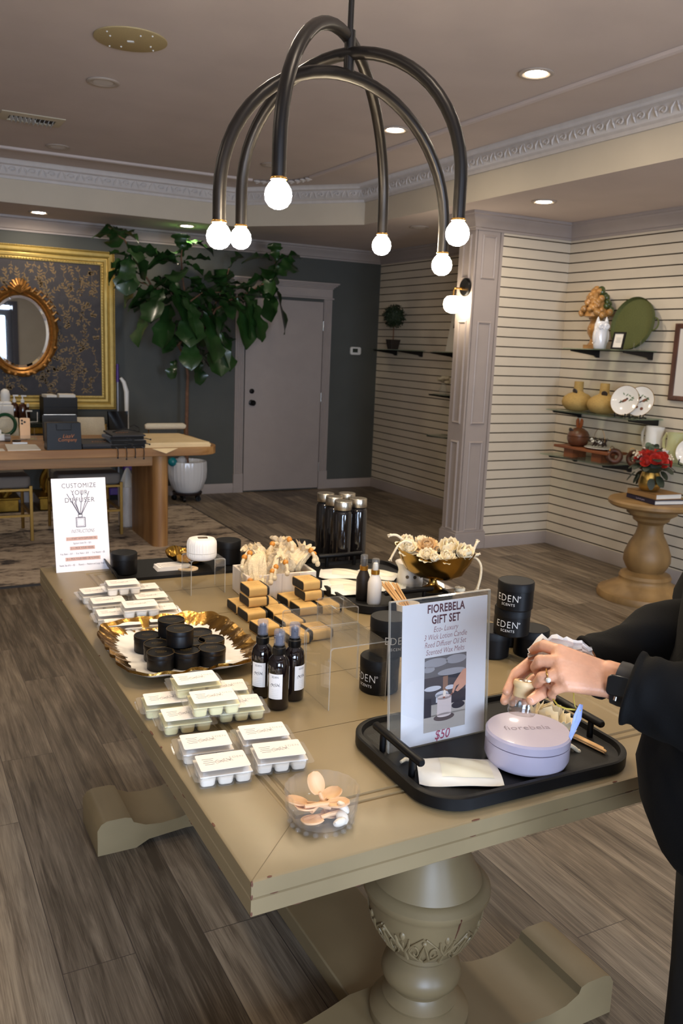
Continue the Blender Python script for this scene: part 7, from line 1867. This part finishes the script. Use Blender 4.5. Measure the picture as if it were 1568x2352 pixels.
# jacket
jk = G(); R = []
prof = [(.77, .120, .19, .035), (.80, .140, .20, .038), (.86, .165, .205, .042), (.93, .175, .20, .045), (1.02, .165, .19, .04), (1.12, .15, .18, .028), (1.22, .15, .185, .02), (1.31, .14, .19, .01), (1.38, .115, .185, .0), (1.42, .085, .13, .0), (1.445, .066, .075, .012)]
for z, af, as_, off in prof:
    ring = []
    for k in range(64):
        a = 2*pi*k/64; w = 1+.016*sin(5*a+9*z)+.010*sin(11*a-14*z)
        ring.append(PC+FD*(off+af*w*cos(a))+LS*(as_*w*sin(a))+Vector((0, 0, z+.012*sin(3*a) if z < .8 else z)))
    R.append(ring)
jk.rings(R)
jack = jk.obj('jacket', m_cloth, person, ang=70)
def sleeve(sh, el, wr, r0, r1, r2, end):
    tip = wr.lerp(el, end); P = []; RR = []
    ctl = [(sh.lerp(PC+Vector((0, 0, 1.37)), .55), r0*.80), (sh+Vector((0, 0, .006)), r0*.98), (sh.lerp(el, .35), r0), (sh.lerp(el, .75), r1), (el+(el-sh).normalized()*.008, r1), (el.lerp(tip, .3), r1*.98), (el.lerp(tip, .65), r2*1.08), (el.lerp(tip, .9), r2*1.03), (tip, r2*1.06)]
    for i in range(len(ctl)-1):
        p0, p1, p2, p3 = [ctl[min(max(j, 0), len(ctl)-1)][0] for j in (i-1, i, i+1, i+2)]
        for k in range(6):
            s = k/6; P.append(.5*((2*p1)+(p2-p0)*s+(2*p0-5*p1+4*p2-p3)*s*s+(3*p1-p0-3*p2+p3)*s**3)); RR.append(ctl[i][1]*(1-s)+ctl[i+1][1]*s)
    P.append(ctl[-1][0]); RR.append(ctl[-1][1]); n = len(P)
    g = G(); rings = []; nrm = None
    for i, p in enumerate(P):
        t = (P[min(i+1, n-1)]-P[max(i-1, 0)]).normalized(); nrm = t.orthogonal() if nrm is None else (nrm-t*nrm.dot(t)); nrm.normalize(); b = t.cross(nrm); ring = []
        for k in range(40):
            a = 2*pi*k/40; fold = 1+.045*sin(2*a+i*.55)+.03*sin(5*a-i*.8)*(1 if i < n-6 else .3)+.02*sin(i*1.4)
            ring.append(p+(nrm*cos(a)+b*sin(a))*RR[i]*fold)
        rings.append(ring)
    c = P[-1]; t = (P[-1]-P[-3]).normalized()
    for q, back in ((.93, -.001), (.90, -.012), (.86, -.06)): rings.append([c+(v-c)*q+t*back for v in rings[n-1]])
    g.rings(rings, cap0=True, cap1=False)
    return g.obj('sleeve', m_cloth, jack, ang=70)
sleeve(l_sh, l_el, lw, .080, .080, .054, .13)
sleeve(r_sh, r_el, rw, .080, .074, .050, .05)
# lapel and trousers
G().tube([PC+FD*.09+LS*.05+Vector((0, 0, 1.43)), PC+FD*.158+LS*.03+Vector((0, 0, 1.3)), PC+FD*.182+LS*.0+Vector((0, 0, 1.1)), PC+FD*.193+Vector((0, 0, .92))], [.02, .03, .02, .006], 8, flat=.3).obj('lapel', m_cloth, jack)
g = G()
for s in (-1, 1):
    cap(g, hip+LS*s*.075-Vector((0, 0, .04)), PC+LS*s*.09+Vector((0, 0, .5)), .115, .088, 20); cap(g, PC+LS*s*.09+Vector((0, 0, .5)), PC+LS*s*.095+Vector((0, 0, .10)), .088, .078, 20)
cap(g, hip+LS*.05, hip-LS*.05, .13, .13, 20)
tr = fuse(g, .009, 3); g = G(); g.add(*tr); g.obj('trousers', mat('black_trousers', rgb(17, 16, 17), .9), person, ang=180)
for s in (-1, 1):
    g = G(); M = Matrix.Translation(PC+LS*s*.095+FD*.04) @ RZ(atan2(FD.y, FD.x))
    g.prism(ell(.14, .05, 28, .02, 0), 0, .02, M); g.sph(.06, 0, .03, .098, .048, .046, 18, 12, M); g.sph(-.045, 0, .05, .078, .05, .062, 18, 12, M)
    g.obj('shoe', mat('black_leather', rgb(20, 18, 18), .35), person)
# wrist watch and ring
ax = (lw-l_el).normalized(); wc = lw-ax*.020
wt = Matrix.Translation(wc) @ ax.to_track_quat('Z', 'Y').to_matrix().to_4x4()
watch = G().rings([[(.0325*cos(2*pi*k/40)*1.0*q, .0325*sin(2*pi*k/40)*q, z) for k in range(40)] for q, z in ((.93, -.011), (1.02, -.011), (1.05, 0), (1.02, .011), (.93, .011))], wt, False, False).obj('watch_strap', mat('black_rubber', rgb(24, 24, 28), .5), person)
od = (-(wc-CAM).normalized()*.55-RIGHT*.25+UP*.0).normalized(); od = (od-ax*od.dot(ax)).normalized()
MW = Matrix.Translation(wc+od*.034) @ od.to_track_quat('Z', 'Y').to_matrix().to_4x4()
G().prism(rrect(.036, .031, .008), -.004, .006, MW).obj('watch_case', mat('black_watch', rgb(14, 14, 16), .15), watch, bev=.002)
G().cyl(0, 0, -.003, .003, .003, seg=12, M=Matrix.Translation(wc+od*.035+od.cross(ax)*.019) @ od.cross(ax).to_track_quat('Z', 'Y').to_matrix().to_4x4()).obj('watch_crown', m_steel, watch)
a, b = F_l[2][0], F_l[2][1]; rc = a.lerp(b, .66); d = (b-a).normalized()
MR = Matrix.Translation(rc) @ d.to_track_quat('Z', 'Y').to_matrix().to_4x4()
ring = G().tube([(.0112*cos(2*pi*k/32), .0112*sin(2*pi*k/32), 0) for k in range(32)], .0013, 8, MR, close=True).obj('finger_ring', m_brass, person)
sd = (-(rc-CAM).normalized()-UP*.45); sd = (sd-d*sd.dot(d)).normalized()
G().sph(*(rc+sd*.013), .0042, u=12, v=8).obj('ring_stone', mat('pale_stone', rgb(222, 218, 206), .1, .2), ring)
# ------------------------------------------------------------------ things held in the hands
ba, bb = A((1206, 1564, 1.338)), A((1196, 1640, 1.338)); ud = (ba-bb).normalized()
mb = ud.to_track_quat('Z', 'Y').to_euler()
scale_ = 1.338/F
ht = (ba-bb).length
db = thing('diffuser_bottle', 'small glass diffuser bottle with a wooden collar held in the hands', 'bottle', bb, rot=mb)
G().lathe([(0, 0), (.0195, 0), (.0215, .003), (.0215, .020), (.0195, .026), (.0128, .030), (.0128, .034), (.0113, .034), (.0113, .029), (.018, .025), (.0200, .019), (.0200, .006), (0, .005)], 36).obj('glass', clear('bottle_glass', (.96, .965, .96), 1.5, .01, .01), db)
wc_ = G().lathe([(.0118, .0275), (.0158, .0275), (.0162, .029), (.0158, ht-.012), (.0162, ht-.010), (.0178, ht-.007), (.0178, ht-.003), (.0165, ht), (.0112, ht), (.0108, ht-.002), (.0108, ht-.006), (0, ht-.006)], 40).obj('wood_collar', mat('collar_wood', rgb(226, 196, 148), .5, var=.05, vscale=30, stretch=(1, 1, .1)), db)
G().lathe([(.0105, ht-.0015), (.0112, ht+.0004), (.0103, ht+.0008), (.006, ht-.0035), (0, ht-.0038)], 32, cap0=False, cap1=False).obj('silver_insert', m_steel, db)
# crumpled white tissue behind the index finger
p0 = A((1285, 1495, 1.372)); g = G(); q = random.Random(3)
wob = [[q.uniform(-1, 1) for _ in range(9)] for _ in range(14)]
edge = [q.uniform(-.006, .006) for _ in range(14)]
def tis(u, v):
    i, j = int(round(u*13)), int(round(v*8)); px = 1212+148*u; py = 1516-(22+34*sin(pi*min(1, u*.8+.12)))*v-8*u*(1-v)
    return A((px, py, 1.378))+fwd*(wob[i][j]*.007)+UP*(edge[i]*v+wob[i][j]*.0015)-p0
g.sheet(tis, 14, 9, .0008); g.obj('tissue', mat('white_tissue', rgb(240, 236, 230), .9), thing('tissue_paper', 'crumpled white tissue held behind the index finger of the hand with the watch', 'tissue', p0), ang=15)
# blue tag on a yellow cord
m_cord = mat('yellow_cord', rgb(186, 164, 64), .6); m_tag = mat('blue_tag', rgb(150, 164, 214), .6, var=.12, vscale=120)
pt = A((1335, 1628, 1.292))
tg = thing('hang_tag', 'narrow blue paper tag on a yellow cord hanging from the hand with the watch', 'tag', pt)
def path(*ps): return [A(p)-pt for p in ps]
G().tube(path((1264, 1590, 1.325), (1270, 1606, 1.305), (1281, 1621, 1.295), (1300, 1628, 1.29), (1318, 1630, 1.29), (1333, 1632, 1.292)), .0013, 6).tube(path((1317, 1580, 1.305), (1317, 1605, 1.295), (1320, 1622, 1.29), (1329, 1634, 1.291)), .0009, 6).obj('cord', m_cord, tg)
g = G(); q0, q1, q2, q3, q4 = path((1331, 1617, 1.286), (1338, 1619, 1.302), (1334, 1652, 1.304), (1311, 1700, 1.30), (1306, 1692, 1.286)); q5 = path((1318, 1642, 1.284),)[0]
n = (q1-q0).cross(q4-q0).normalized()*.0004
pts = [q0, q1, q2, q3, q4, q5]
g.add([p+n for p in pts]+[p-n for p in pts], [(0, 1, 2, 3, 4, 5), (11, 10, 9, 8, 7, 6)]+[(i, (i+1) % 6, 6+(i+1) % 6, 6+i) for i in range(6)])
g.obj('paper_tag', m_tag, tg, flat=True)
# ------------------------------------------------------------------ daylight from the shop front and render set-up
def area(name, loc, rot, sx, sy, power, col):
    l = bpy.data.lights.new(name, 'AREA'); l.shape = 'RECTANGLE'; l.size = sx; l.size_y = sy; l.energy = power; l.color = col
    o = bpy.data.objects.new(name, l); COL.objects.link(o); o.location = loc; o.rotation_euler = rot; return o
area('daylight_door', ((DA+DB)/2, Y0-.35, 1.25), (radians(90), 0, 0), 1.1, 2.2, DAY1, (.62, .74, 1))
area('daylight_window', ((WA+WB_)/2, Y0-.35, 1.5), (radians(90), 0, 0), 2.1, 1.5, DAY2, (.62, .74, 1))
w = bpy.data.worlds.new('world'); S.world = w; w.use_nodes = True
w.node_tree.nodes['Background'].inputs[0].default_value = (.6, .72, 1, 1); w.node_tree.nodes['Background'].inputs[1].default_value = .8
S.view_settings.view_transform = 'Standard'; S.view_settings.look = 'None'; S.view_settings.gamma = 1; S.view_settings.use_curve_mapping = False
S.view_settings.exposure = EXPO
S.cycles.use_denoising = True
S.cycles.max_bounces = 10; S.cycles.transparent_max_bounces = 24; S.cycles.transmission_bounces = 8
S.cycles.caustics_reflective = False; S.cycles.caustics_refractive = False
S.cycles.sample_clamp_indirect = 6
